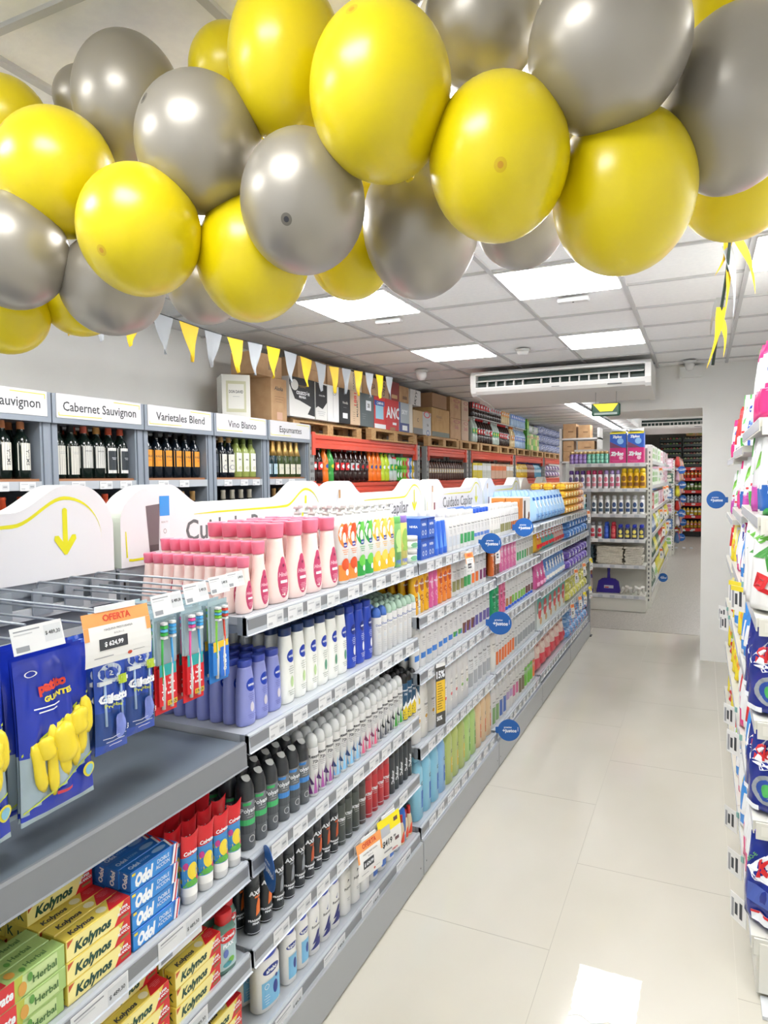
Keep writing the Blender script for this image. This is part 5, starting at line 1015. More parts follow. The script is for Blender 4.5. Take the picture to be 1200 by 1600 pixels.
row = [(sCola, 'red labelled cola bottle')]*2+[(sOr, 'orange soda bottle')]*1+[(s7, 'green soda bottle')]*1+[(sCola, 'red labelled cola bottle')]*3+[(sLight, 'silver labelled cola bottle')]*2+[(sZero, 'black labelled cola bottle')]*2+[(sOr, 'orange soda bottle')]*3+[(sLime, 'lime yellow soda bottle')]*2+[(sLem, 'clear soda bottle with green label')]*2
for k, (P_, d_) in enumerate(row):
    small = k < 4
    for r in range(3): P_.put(XR-.07-r*.095, 4.95+k*.098, 1.767, RZ, '%s on the rack beside the wine, %s from left, %s' % (d_, ORD[k], 'front' if r == 0 else ORD[r]+' row back'), 'soft drinks on the nearest rack')
def can(c, c2): return mk_bottle('drink_can', 'can', .066, .066, .125, [(0, .8, .8), (.06, 1, 1), (.93, 1, 1), (1, .84, .84)], c, None, [('e', 0, .5, .3, .25, c2)], e=2, n=14)
cans = [(can(RED, WT), 'red drink can'), (can(M('3fae3a', .3), WT), 'green drink can'), (can(M('7fcf3a', .3), RED), 'lime drink can'), (can(M('2a8a4a', .3), M('e6e23a')), 'dark green drink can'), (can(M('e07a7a', .3), WT), 'pink drink can'), (can(M('4f8fd0', .3), WT), 'blue drink can'), (can(M('e0c030', .3), WT), 'yellow drink can')]
for k in range(8):
    P_, d_ = cans[(0, 1, 1, 2, 2, 4, 5, 6)[k]]
    for st in range(2): P_.put(XR-.07, 6.62+k*.072, 1.767+st*.126, RZ, '%s at the end of the soda row, %s from left, %s' % (d_, ORD[k], 'upper' if st else 'lower'), 'drink cans on the nearest rack')
mini = soda(M('5a4038', .2), M('d8c8a8'), BLACK, .07, .24)
for k in range(16):
    for r in range(2): mini.put(XR-.07-r*.09, 7.56+k*.088, 1.767, RZ, 'small dark bottle with pale label on second rack, %s from left, %s' % (ORD[k], 'front' if r == 0 else 'behind'), 'dark bottles on the second rack')
gen = [(M('e6d23a'), 'yellow'), (M('d8dcd4'), 'pale grey'), (M('e88a5a'), 'orange striped'), (M('e88a5a'), 'orange striped'), (M('d2c0a4'), 'beige')]
for k in range(10):
    c_, d_ = gen[k//2]; carton(9.2+k*.225, .215, .23, 1.767, .3, c_ if k not in (4, 5, 6, 7) else M('dcb49a', .5), [('r', -.5, .55, .5, .85, M('e87a4a') if k in (4, 5, 6, 7) else WT), ('l', 0, .15, .45, 3, LINE, .8)], '%s carton on third rack lower level, %s from left' % (d_, ORD[k]))
jug = [soda(M('e6c23a', .2), M('f0e0a0'), M('2a4fb0'), .10, .28), soda(M('8a4a3a', .2), M('d8b0a0'), M('2a4fb0'), .10, .28), soda(M('5fa0c0', .15), M('bfe0ee'), M('2a6fb0'), .10, .28)]
for k in range(18): jug[0 if k < 8 else (1 if k < 13 else 2)].put(XR-.08, 11.75+k*.12, 1.767, RZ, '%s jug on fourth rack, %s from left' % (('yellow', 'brown red', 'blue')[0 if k < 8 else (1 if k < 13 else 2)], ORD[k]), 'jugs on the fourth rack')
pk1 = mk_bag('tissue_pack', 'pack', .3, .25, .13, lambda u, v: M('e9e6ee', .3) if math.sin(8*u+5*v) > -.2 else M('8f7aac', .3), [('e', .2, .5, .15, .25, M('c23a5a'))], pillow=True, top=.03, nx=8, nz=6)
for k in range(6):
    for q in range(2): pk1.put(XR-.15, 14.2+k*.31, 1.767+q*.132, RZ, 'white and purple tissue pack on last rack, %s from left, %s' % (ORD[k], 'upper' if q else 'lower'), 'tissue packs on the last rack')
# big bottles on top
bigs = [soda(c, l, k_, .115, .34, l2) for c, l, k_, l2 in ((CLEAR, M('4fb46a'), WHITE, M('e6e23a')), (COLA, RED, RED, WT), (COLA, M('c9ccd0'), M('c9ccd0'), RED), (BLUEB, M('6f94e0'), WHITE, WT), (M('e6cfa0', .15), M('e8a050'), ORB, WT))]
bn = ['large clear bottle with green label', 'large cola bottle with red label', 'large cola bottle with silver label', 'large blue water bottle', 'large amber bottle']
sq = [0, 0, 1, 1, 1, 2, 2, 1, 0, 0, 0, 1, 1, 1, 1, 2, 4, 4, 3, 3, 3, 3, 3, 3]
for k in range(24):
    q = sq[k]; yy = 9.28+k*.128+(.1 if k > 15 else 0)
    for r in range(2): bigs[q].put(XR-.06-r*.12, yy, ZP, RZ, '%s, lower layer on third rack top, %s from left, %s' % (bn[q], ORD[k], 'front' if r == 0 else 'behind'), 'large bottles on the third rack')
    q2 = (1 if k < 7 else 2 if k < 12 else 4 if k < 16 else 3)
    for r in range(1): bigs[q2].put(XR-.06-r*.12, yy, ZP+.355, RZ, '%s, upper layer on third rack top, %s from left' % (bn[q2], ORD[k]), 'large bottles on the third rack')
    if k % 6 == 0:
        a = MB(); a.box(-.26, 0, -.006, .0, .76, .004, M('dfe6e6', .2)); o = a.build('layer_sheet'); o.location = (XR, yy-.06, ZP+.349); tag(o, 'clear plastic layer sheet between large bottles, %s from left' % ORD[k//6], 'sheet', 'layer sheets')
gb = [mk_box('drink_carton', 'box', .16, .12, .30, c, [('r', -.4, .3, .4, .7, c2), ('e', 0, .8, .2, .08, RED)]) for c, c2 in ((M('5cb03a', .4), M('a8d84a')), (M('8fc850', .4), M('e8d890')), (M('e6dc9a', .4), M('6fae3f')))]
for k in range(6):
    for q in range(1 if k > 0 else 2): gb[k % 3].put(XR-.08, 12.62+k*.17, ZP+q*.302, RZ, 'green drink carton on fourth rack top, %s from left, %s' % (ORD[k], 'upper' if q else 'lower'), 'green cartons on the fourth rack')
tr = mk_bag('paper_roll_pack', 'pack', .42, .3, .2, lambda u, v: M('dfe4e8', .3) if math.sin(7*u) > -.6 else M('c3d4c4', .3), [('e', .1, .5, .2, .2, M('8fb88f'), .7)], pillow=True, top=.03, nx=8, nz=6)
fr_ = mk_bag('bottle_pack', 'pack', .42, .3, .175, lambda u, v: M('cfd6ea', .15) if math.sin(25*u+21*v)*math.sin(31*v-9*u) > 0 else M('8f9ccc', .15), [], pillow=True, top=.03, nx=26, nz=14, wr=.02)
for k in range(3):
    tr.put(XR-.2, 12.75+k*.42, ZP+.306, RZ, 'white paper roll pack high on fourth rack, %s from left' % ORD[k], 'paper roll packs')
for k in range(5):
    for q in range(3): fr_.put(XR-.17, 14.05+k*.45, ZP+q*.178, RZ, 'glittering shrink wrapped bottle pack on last rack, %s from left, layer %s' % (ORD[k], ORD[q]), 'shrink wrapped packs')
# ================================================================== RIGHT-HAND SHELVING
XQ = .175; QY = [2.58, 3.60, 4.62, 5.64]
CRM = M('d9d8cf', .4); CRM2 = M('c9c8c0', .4)
QL = [[1.985, 1.655, 1.315, .965, .62, .215], [1.93, 1.60, 1.27, .93, .58, .215], [1.90, 1.52, 1.20, .88, .55, .215]]
for b in range(3):
    y0, y1 = QY[b], QY[b+1]; L = y1-y0
    e = empty('shelving_unit', (XQ, y0, 0), 0, 'white shelving unit right of the aisle, %s' % ['nearest', 'middle', 'farthest'][b], 'shelving')
    a = MB(); a.box(.425, 0, .05, .44, L, 2.35, CRM); a.build('back_panel', e)
    a = MB(); a.box(.40, .0, 0, .424, .05, 2.4, CRM2); a.build('upright', e)
    a = MB(); a.box(.012, 0, .02, .03, L, .165, CRM); a.box(.03, 0, .02, .42, L, .15, CRM); a.box(.0119, .02, .05, .0121, .023, .10, BLACK); a.build('kick_plate', e)
    if b == 0: a = MB(); a.box(.02, -.012, .03, .42, .0, .20, M('e2e1d8', .35)); a.box(.05, -.014, .05, .4, -.012, .15, CRM); a.build('base_end', e)
    for z in QL[b]:
        a = MB(); a.box(.0, .004, z-.03, .42, L-.004, z, CRM); sh = a.build('shelf', e)
        a = MB(); a.box(-.004, .004, z-.045, .0, L-.004, z, CRM); a.box(-.0055, .01, z-.04, -.004, L-.01, z-.004, M('c5c9d2', .2)); a.build('price_rail', sh)
        if b: continue
        a = MB(); a.box(.004, -.008, z-.058, .40, .0, z-.002, CRM); a.box(.02, -.0095, z-.045, .38, -.008, z-.014, M('e3e2d9', .35)); a.lathe([(0, .007, .007), (.001, .007, .007)], DGREY, 10, cx=.09) if 0 else a.box(.09, -.0105, z-.034, .102, -.0095, z-.026, DGREY); a.build('bracket', sh)
e = empty('floor_label', (.25, 2.50, .001), 0, 'clear label strip on floor under the right shelving end', 'label')
a = MB(); a.box(-.05, -.02, 0, .2, .08, .012, M('d6dade', .2)); put_text(a, 'K-01', .05, .0, .02, INK, lambda x, z: (x, -.0205, .0), bold=.03) if 0 else None; a.build('strip', e)
# soft detergent packs, turned towards the aisle
NZ = -R(90)
PNK = M('e23a86', .22); PNK2 = M('c92a74', .22); WB = M('eef0f2', .22); GB2 = M('4fae4a', .3); NAVY = M('25348c', .15); VIO = M('7f68d0', .22); MAG = M('c84fb0', .22); SKY = M('4f8fd8', .22); YLB = M('f0dc3a', .25)
def W_(c, c2, f): return lambda u, v: c if f(u, v) else c2
B = {}
B['derz'] = mk_bag('detergent_pouch', 'pouch', .20, .10, .27, W_(PNK, WB, lambda u, v: v < .48+.1*u or v > .86), [('t', 'derz', -.1, .66, .028, M('2450b8'), dict(bold=.06, shear=.2)), ('t', '1300', .05, .16, .026, WT, dict(bold=.06)), ('l', 0, .34, .42, 3, M('f29ac4'), .8), ('l', .1, .24, .27, 1, WT, .6)], seed=1)
B['greenstripe'] = mk_bag('detergent_pouch', 'pouch', .15, .08, .30, W_(GB2, WB, lambda u, v: v < .25 or (v > .7 and math.sin(9*u+4) > .2)), [('t', 'ECO', 0, .13, .02, WT), ('r', -.3, .3, .1, .34, RED), ('p', [(-.3, .45), (0, .5), (-.1, .62)], GB2), ('p', [(.1, .5), (.35, .6), (.2, .66)], GB2)], seed=2)
B['bluebot'] = mk_bag('detergent_pouch', 'pouch', .13, .08, .25, W_(M('2f55b0', .2), WB, lambda u, v: v < .55 and u > -.3), [('e', 0, .8, .25, .09, NAVY), ('t', 'Ala', .1, .4, .03, WT, dict(bold=.05))], seed=3)
B['EL'] = mk_bag('softener_pouch', 'pouch', .19, .10, .28, W_(MAG, M('dfe3e6', .2), lambda u, v: v < .42+.12*u), [('p', [(-.4, .55), (-.1, .75), (.05, 1), (-.1, 1), (-.3, .8)], M('7fc84a', .3)), ('t', 'EL', .05, .70, .032, RED, dict(bold=.08)), ('t', 'Downy', .1, .58, .022, NAVY, dict(bold=.03, shear=.2)), ('e', .1, .16, .12, .05, M('f0b8e0')), ('l', 0, .28, .36, 3, M('e088cc'), .8), ('e', -.2, .46, .04, .02, RED)], seed=4)
B['people'] = mk_bag('detergent_pouch', 'pouch', .17, .09, .27, W_(M('2a62b4', .2), WB, lambda u, v: .05 < v < .32+.06*math.sin(8*u)), [('t', 'ad', 0, .56, .05, NAVY, dict(bold=.08)), ('t', 'LIQUIDO', 0, .42, .012, INK), ('p', [(-.3, .9), (.2, .75), (.1, .7)], M('3f9a4a')), ('p', [(-.4, 0), (.4, 0), (.45, .08), (.1, .05), (-.2, .1)], M('2f9a48')), ('e', -.15, .34, .05, .035, M('2a62b4')), ('e', .2, .36, .05, .035, M('2a62b4')), ('p', [(-.2, .75), (.3, .92), (.25, .85)], M('3f9a4a'))], seed=5)
B['violet'] = mk_bag('detergent_pouch', 'pouch', .12, .08, .24, W_(MAG, M('8a3fb8', .2), lambda u, v: v < .5 or u > .2), [('e', 0, .6, .25, .12, WT), ('t', 'Vanish', 0, .6, .014, PNK2)], seed=6)
B['bigEL'] = mk_bag('detergent_sack', 'sack', .26, .15, .32, W_(M('f0d4dc', .2), M('eeefee', .2), lambda u, v: u > .2 and .3 < v < .95), [('p', [(-.45, .8), (-.1, .95), (0, .88), (-.3, .75)], M('63b43a')), ('p', [(-.4, .6), (.0, .84), (.05, .78), (-.2, .6)], M('3f9a3a')), ('p', [(-.2, .72), (-.05, .5), (-.12, .46)], M('3f9a3a')), ('t', 'EL', -.15, .34, .045, RED, dict(bold=.09, rot=-.35)), ('e', .22, .28, .15, .12, M('d9ac8c', .5)), ('e', .22, .34, .17, .07, M('e6dfdc', .5)), ('e', .24, .22, .05, .02, M('b9705c', .5)), ('t', '0% 3', .2, .08, .02, M('d0608a'))], top=.05, taper=.9, seed=7)
B['green'] = mk_bag('detergent_pouch', 'pouch', .16, .09, .26, W_(M('9fce5a', .25), WB, lambda u, v: v > .45), [('p', [(-.2, .55), (.2, .75), (0, .9), (.3, .6)], WT), ('r', .0, .36, .4, .5, M('4fae5a')), ('e', -.1, .2, .38, .18, RED), ('t', 'Ye', -.1, .2, .03, WT, dict(bold=.06))], seed=8)
B['skip'] = mk_bag('detergent_sack', 'sack', .22, .13, .29, lambda u, v: NAVY, [('p', [(-.45, .62), (-.05, .95), (.35, .88), (.15, .60), (-.15, .52)], WT), ('t', 'Skip', -.06, .74, .045, RED, dict(bold=.07, rot=.25, mw=.55, shear=.2)), ('e', .0, .32, .24, .17, M('9aa0a8')), ('e', .0, .32, .17, .12, M('2a4fa8')), ('e', .0, .32, .09, .07, M('4fae5a')), ('r', -.4, .06, -.1, .12, WT)], top=.10, taper=.85, seed=9, wr=.009)
B['skip2'] = mk_bag('detergent_sack', 'sack', .24, .14, .30, lambda u, v: NAVY, [('p', [(-.40, .60), (.05, .95), (.40, .72), (.1, .55), (-.2, .52)], WT), ('t', 'Kip', .0, .72, .05, RED, dict(bold=.06, rot=.35, shear=.25, mw=.5)), ('r', -.3, .28, .4, .48, M('4a5fb0')), ('r', -.2, .08, .45, .20, WT), ('r', -.2, .17, .45, .20, RED), ('t', 'BIO-E', -.32, .74, .012, M('5fae5a'), dict(rot=.9))], top=.10, taper=.85, seed=10, wr=.010)
B['ala'] = mk_bag('detergent_sack', 'sack', .2, .12, .27, W_(M('3f8fe0', .2), WB, lambda u, v: .12 < v < .3 or abs(u-.5*v) > .95), [('t', 'Ala', 0, .6, .045, NAVY, dict(bold=.06, rot=-.2)), ('t', 'Plus', .1, .42, .02, NAVY, dict(rot=-.2)), ('p', [(-.4, .9), (.1, .8), (0, .74)], M('5fae5a'))], seed=11)
B['vivere'] = mk_bag('softener_pouch', 'pouch', .21, .11, .29, W_(PNK, WB, lambda u, v: abs(u-.3+v) > .75 or v > .85), [('t', 'Vivere', -.05, .62, .032, NAVY, dict(bold=.06, rot=-.4, mw=.75)), ('e', .0, .3, .2, .14, YLB), ('e', .02, .3, .09, .16, M('3f5fb8')), ('l', .02, .2, .4, 4, WT, .16), ('e', -.3, .86, .1, .06, WT), ('e', -.3, .86, .06, .035, VIO), ('e', .2, .15, .15, .08, M('f08a3c'))], seed=12)
B['yellow'] = mk_bag('cleaning_pouch', 'pouch', .16, .10, .25, W_(YLB, M('f3e98a', .25), lambda u, v: v < .6), [('e', 0, .45, .3, .14, M('f0a03a')), ('l', 0, .4, .5, 3, M('8a6a1a'), .4), ('r', -.5, .0, .5, .1, M('e8c02a'))], seed=13)
B['red'] = mk_bag('detergent_pouch', 'pouch', .16, .10, .25, W_(RED, WB, lambda u, v: v > .35), [('t', 'Vz', 0, .6, .05, WT, dict(bold=.08)), ('e', .1, .2, .3, .1, M('8a93a0'))], seed=14)
B['bottle'] = mk_bottle('bleach_bottle', 'bottle', .10, .07, .28, [(0, .9, .9), (.02, 1, 1), (.6, 1, 1), (.75, .7, .8), (.84, .35, .5)], M('dfe8ee', .2), ([(.83, .42, .55), (.98, .4, .5), (1, .36, .46)], M('e8ecee')), [('r', -.4, .15, .4, .5, M('a8c8e0')), ('e', 0, .34, .25, .1, M('3f6fc0'))], e=2.4, n=20)
BL = {'derz': 'pink and white pouch', 'greenstripe': 'white pouch with green stripes', 'bluebot': 'white and blue pouch', 'EL': 'silver and magenta softener pouch', 'people': 'white pouch with blue figures', 'violet': 'magenta pouch', 'bigEL': 'large white sack with green leaves', 'green': 'pale green and red pouch', 'skip': 'navy detergent sack with red lettering', 'skip2': 'navy sack with tilted white patch', 'ala': 'white pouch with blue lettering', 'vivere': 'pink and white softener pouch', 'yellow': 'yellow cleaning pouch', 'red': 'red and white pouch', 'bottle': 'clear white bleach bottle'}
plan = {0: [['derz', 'derz', 'derz', 'greenstripe', 'greenstripe', 'bluebot', 'bluebot', 'bottle', 'bottle', 'bottle'],
            ['people', 'people', 'EL', 'EL', 'violet', 'violet', 'greenstripe', 'bottle'],
            ['bigEL', 'bigEL', 'bigEL', 'violet', 'ala', 'ala'],
            ['skip', 'skip', 'skip', 'green', 'green', 'ala', 'ala'],
            ['skip', 'skip', 'ala', 'ala', 'red', 'red', 'vivere'],
            ['skip2', 'vivere', 'vivere', 'vivere', 'green', 'ala', 'red']],
        1: [['bottle', 'bottle', 'bluebot', 'bottle', 'greenstripe', 'red', 'red'], ['EL', 'violet', 'people', 'derz', 'violet'], ['ala', 'derz', 'vivere', 'ala', 'violet'], ['green', 'yellow', 'yellow', 'ala', 'bluebot'], ['ala', 'red', 'bluebot', 'yellow'], ['vivere', 'ala', 'yellow', 'green', 'red']],
        2: [['bottle', 'red', 'bottle', 'derz', 'bottle'], ['violet', 'greenstripe', 'EL', 'bluebot'], ['yellow', 'bluebot', 'yellow', 'red'], ['yellow', 'green', 'bluebot', 'yellow'], ['yellow', 'yellow', 'green', 'yellow'], ['yellow', 'yellow', 'green', 'yellow']]}
for b, rows in plan.items():
    for si, row_ in enumerate(rows):
        z = QL[b][si]; y = QY[b]+.07; n = len(row_); st = (QY[b+1]-QY[b]-.06)/n
        for k, nm in enumerate(row_):
            P_ = B[nm]; turn = R(random.uniform(48, 62) if b == 0 else random.uniform(38, 52)); dx = P_.w*.30
            if nm == 'bottle': turn = R(20); dx = .05
            P_.put(XQ+.045+dx*.5+(0 if nm.startswith('skip') else .01), y+st*(k+.15), z+.0008, NZ+turn, '%s, right shelving, %s unit, %s, %s' % (BL[nm], ['near', 'middle', 'far'][b], ['top', 'shelf two', 'shelf three', 'shelf four', 'shelf five', 'bottom'][si], ORD[k]), 'pouches and sacks on the right hand shelving')
            if b == 0 and nm != 'bottle': P_.put(XQ+.265+dx*.5, y+st*(k+.15)+.01, z+.0008, NZ+turn*.8, '%s, rear row, right shelving, %s, %s' % (BL[nm], ['top', 'shelf two', 'shelf three', 'shelf four', 'shelf five', 'bottom'][si], ORD[k]), 'pouches and sacks on the right hand shelving')
# hanging tags of the right shelving
def flag(y, z, label, k='w', ang=55):
    e = empty('hanging_tag', (XQ-.012, y, z), -R(ang), label, 'price tag')
    a = MB(); a.box(-.085, -.001, -.10, 0, .001, 0, PAPER); fn = lambda x, z: (x, -.0014, z)
    put_rect(a, -.06, -.075, -.045, -.03, INK, fn, 1); put_rect(a, -.035, -.08, -.02, -.02, INK, fn, 1); put_rect(a, -.078, -.09, -.065, -.02, LINE, fn, 1)
    if k == 'y': put_rect(a, -.085, -.02, 0, 0, YLB, fn, 1)
    a.build('paper', e); b = MB(); b.box(-.003, -.002, -.02, .012, .002, .005, M('7fb0a8', .3)); b.build('clip', e)
for i, (y, z, k) in enumerate(((2.72, .245, 'w'), (3.05, .245, 'w'), (3.45, .245, 'w'), (3.30, .66, 'w'), (3.75, .64, 'w'), (4.8, .9, 'w'), (5.1, .9, 'w'), (3.05, 1.345, 'y'), (3.3, 1.33, 'y'))):
    flag(y, z, 'white hanging price tag on the right shelving, %s of nine' % ORD[i], k)
# ================================================================== FLOOR PAPER, LOOSE BITS
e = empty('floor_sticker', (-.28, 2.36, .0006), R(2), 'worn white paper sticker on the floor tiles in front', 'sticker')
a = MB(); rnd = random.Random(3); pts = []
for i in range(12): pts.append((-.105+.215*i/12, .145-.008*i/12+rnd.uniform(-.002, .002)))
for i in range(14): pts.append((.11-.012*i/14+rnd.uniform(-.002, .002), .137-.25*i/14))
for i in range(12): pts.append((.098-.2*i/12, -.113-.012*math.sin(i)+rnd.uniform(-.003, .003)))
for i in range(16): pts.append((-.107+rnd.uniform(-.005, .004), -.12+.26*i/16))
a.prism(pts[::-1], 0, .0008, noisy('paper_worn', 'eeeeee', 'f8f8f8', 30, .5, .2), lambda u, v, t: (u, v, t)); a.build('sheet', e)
# ================================================================== BACK AREA
def gondola2(name_label, x0, x1, y0, y1, levels, zt, desc):
    e = empty('shelving_unit', (x1, y0, 0), 0, name_label, 'shelving')
    W, L = x1-x0, y1-y0
    a = MB(); a.box(-W, .42, 0, -.03, .44, zt, CRM); a.build('end_back_panel', e)
    a = MB(); a.box(-.06, .36, 0, .0, .42, zt+.02, CRM)
    for q in range(34): a.box(-.04, .3595, .1+q*.06, -.025, .3605, .13+q*.06, DGREY); a.box(-.0005, .385, .1+q*.06, .0006, .40, .13+q*.06, DGREY)
    a.build('upright', e)
    a = MB(); a.box(-W, .0, .01, -.04, .018, .17, CRM); a.box(-.018, .42, .01, 0, L, .15, CRM); a.box(-W, .02, .0, -.04, .4, .15, CRM); a.build('kick_plate', e)
    a = MB(); a.box(-.46, .44, .0, -.44, L, zt, CRM); a.build('centre_panel', e)
    for z in levels:
        a = MB(); a.box(-W, .0, z-.02, -.05, .40, z, CRM); sh = a.build('end_shelf', e)
        a = MB(); a.box(-W, -.006, z-.045, -.05, 0, z+.003, M('d5d6d8', .3))
        for q in range(6): a.box(-W+.08+q*.15, -.0072, z-.038, -W+.14+q*.15, -.006, z-.006, M('b5bac2', .4))
        a.build('price_rail', sh)
    for z in [q+.03 for q in levels]:
        a = MB(); a.box(-.42, .46, z-.02, .0, L, z, CRM); sh = a.build('side_shelf', e)
        a = MB(); a.box(0, .46, z-.045, .006, L, z+.003, M('d5d6d8', .3)); a.build('price_rail', sh)
    return e
EL = [1.955, 1.625, 1.29, .96, .62, .22]
gondola2('white double sided shelving unit in the back, end facing the camera', -1.62, -.60, 9.40, 14.8, EL, 2.16, '')
gondola2('second white shelving unit deeper in the back room', -1.05, -.55, 16.2, 21.0, [1.93, 1.6, 1.27, .95, .6, .22], 2.1, '')
def aero(body, cap, lab, h=.24, w=.062, dome=True): return mk_bottle('aerosol_can', 'can', w, w, h, [(0, .94, .94), (.02, 1, 1), (.74, 1, 1), (.78, .8, .8)], body, ([(.77, .82, .82), (.95, .8, .8), (1, .55, .55)], cap), [('e', 0, .5, .36, .14, lab), ('r', -.4, .12, .4, .3, lab)], e=2, n=14, single=True)
def rowx(items, x0, x1, y, z, where, group, rows=1):
    n = len(items)
    for k, (P_, d_) in enumerate(items):
        for r in range(rows): P_.put(x0+(x1-x0)*(k+.5)/n, y+P_.d/2+.02+r*(P_.d+.01), z+.0006, random.uniform(-.04, .04), '%s, %s, %s from left%s' % (d_, where, ORD[k], '' if r == 0 else ', behind'), group)
TN = M('cdb07c', .3, .4)
s_p, s_t = aero(M('8a6ab8', .3), TN, M('b8a0dc'), .165), aero(M('5fae98', .3), TN, M('9ad8c4'), .165)
rowx([(s_p, 'short purple aerosol can with tan cap')]*4+[(s_t, 'short teal aerosol can with tan cap')]*5, -1.62, -1.12, 9.40, EL[0], 'back end unit top', 'short aerosols', 2)
zb = mk_box('storage_bag_box', 'box', .20, .2, .20, M('c92a76', .35), [('t', 'Ziploc', -.05, .62, .045, WT, dict(bold=.08, mw=.8, shear=.15)), ('e', .2, .35, .13, .13, M('f0c8dc')), ('l', -.1, .08, .2, 2, M('f0a8c8'), .7)])
zb2 = mk_box('storage_bag_box', 'box', .20, .2, .20, M('2f5fc0', .35), [('t', 'Ziploc', -.05, .72, .03, WT, dict(bold=.06, mw=.6)), ('e', .15, .42, .2, .2, M('8fc0ec')), ('r', -.5, .9, .5, 1, YLB), ('p', [(-.5, 0), (.3, 0), (-.5, .4)], M('7a4a6a'))])
for k, x in enumerate((-1.0, -.78)):
    zb.put(x, 9.53, EL[0]+.0006, 0, 'magenta storage bag box, %s of the two on the end unit' % ('left' if k == 0 else 'right')); zb2.put(x, 9.53, EL[0]+.202, 0, 'blue storage bag box stacked on the %s magenta box' % ('left' if k == 0 else 'right'))
    bg = mk_bag('plastic_pouch', 'pouch', .19, .1, .05, lambda u, v: M('e8ecee', .15) if v > .4 else M('e8d84a', .3), [], pillow=True, nx=8, nz=6); bg.put(x, 9.53, EL[0]+.404, 0, 'clear plastic pouch lying on the %s blue box' % ('left' if k == 0 else 'right'))
W1 = M('e3e0e6', .3)
rowx([(aero(W1, M('6a4a9a', .3), M('6a5a8a')), 'white air freshener can with purple cap')]*3+[(aero(W1, M('c43a6a', .3), M('d88a9a')), 'white air freshener can with rose cap')]*3+[(aero(W1, M('b09ad8', .3), M('d0708a')), 'white air freshener can with lilac cap')]*3+[(aero(M('e0b020', .3), M('f0cc20', .3), M('8a5a2a'), .26, .075), 'golden furniture polish can')]*4, -1.64, -.66, 9.40, EL[1], 'back end unit shelf two', 'tall aerosols on the second end shelf', 2)
rowx([(aero(M('e6e7e8', .3), M('d0d3d6', .3), M('3a5068')), 'white spray can with orange print')]*6+[(aero(M('e6e7e8', .3), M('c8ccd0', .3), M('2f4a7a')), 'white spray can with dark diamond')]*5, -1.60, -.66, 9.40, EL[2], 'back end unit shelf three', 'white spray cans', 2)
rowx([(aero(M('2a50b8', .3), M('2a3f90', .3), M('e6d83a'), .2), 'blue insecticide can with yellow star')]*3+[(aero(M('d8d8da', .3), M('8a8d92', .3), M('c8384a'), .22), 'silver insecticide can')]*2+[(aero(M('2a4cb0', .3), M('2a4cb0', .3), M('4a6cd0'), .22), 'plain blue insecticide can')]+[(aero(M('c43040', .3), M('c43040', .3), M('e06a6a'), .22), 'red insecticide can')]+[(aero(M('3a3f60', .3), M('2a3cc0', .3), M('e8d86a'), .19), 'dark repellent can with blue cap')]*4, -1.62, -.66, 9.40, EL[3], 'back end unit shelf four', 'insecticide cans', 2)
# folded cloth piles
def cloth(c, c2, x, w, n, label):
    e = empty('cloth_pile', (x, 9.42, EL[4]+.001), 0, label, 'cloths')
    mt = noisy('cloth_'+c, c, c2, 40, .9, .3); rnd = random.Random(int(x*-100))
    for k in range(n):
        a = MB(); h = .235/n; dx = rnd.uniform(-.012, .012); dw = rnd.uniform(-.012, .004)
        P_ = []
        for i in range(17):
            t = i/16; P_.append((dx-(w+dw)/2+(w+dw)*t, .003*math.sin(9*t+k)))
        pr = [(u, v) for u, v in P_]+[(u, v+h*.93) for u, v in reversed(P_)]
        a.prism(pr, rnd.uniform(-.004, .01), .25, mt, lambda u, v, t, k=k, h=h: (u, t, k*h+v+.003)); a.build('folded_cloth', e)
cloth('3d5660', '4d6870', -1.44, .27, 12, 'pile of dark teal folded floor cloths on the end unit')
cloth('c9c3b4', 'dcd6c6', -1.10, .33, 12, 'wide pile of cream folded floor cloths on the end unit')
cloth('c6c1b4', 'd8d3c6', -.80, .22, 8, 'narrow pile of cream folded floor cloths on the end unit')
# dustpan
e = empty('dustpan', (-1.12, 9.55, EL[5]+.002), 0, 'purple plastic dustpan standing on the lowest end shelf', 'dustpan')
PU = M('3f2f9c', .25); fr = lambda u, v, t: (u, t, v)
a = MB(); a.prism([(-.15, 0), (.15, 0), (.155, .02), (.13, .16), (.09, .19), (.03, .20), (-.03, .20), (-.09, .19), (-.13, .16), (-.155, .02)], -.01, .0, PU, fr)
a.prism([(-.15, 0), (-.155, .02), (-.13, .16), (-.09, .19), (-.08, .17), (-.12, .14), (-.14, .02), (-.14, 0)], -.045, -.01, PU, fr); a.prism([(.15, 0), (.155, .02), (.13, .16), (.09, .19), (.08, .17), (.12, .14), (.14, .02), (.14, 0)][::-1], -.045, -.01, PU, fr)
a.prism([(-.09, .17), (.09, .17), (.06, .2), (-.06, .2)], -.045, -.01, PU, fr); a.build('pan', e)
a = MB(); a.tube([(0, -.01, .18), (0, -.008, .27), (0, -.004, .36)], [.022, .017, .02], PU, 12); a.build('handle', e)
a = MB(); put_rect(a, -.06, .06, .06, .10, M('c9cbe0'), lambda x, z: (x, -.0105, z), 1); put_rect(a, -.05, .065, .0, .08, RED, lambda x, z: (x, -.011, z), 1); a.build('label', e)
mk_bag('mop_pack', 'pack', .24, .16, .34, lambda u, v: (M('d8826a', .3) if v > .72 else M('cfc6c0', .3) if math.sin(9*v+5*u) > -.2 else M('6a58b0', .3)), [], top=.1, nx=14, nz=14, wr=.012).put(-1.44, 9.52, EL[5]+.001, 0, 'clear bag of coral and purple mop heads')
rl = MB(); rl.lathe([(-.05, .014, .014), (-.03, .016, .016), (.03, .020, .020), (.05, .026, .026)], M('dcdad4', .5), 10)
rp = Proto('rope_bundle', 'bundle', .05, .05, .1); rp.part('coil', rl)
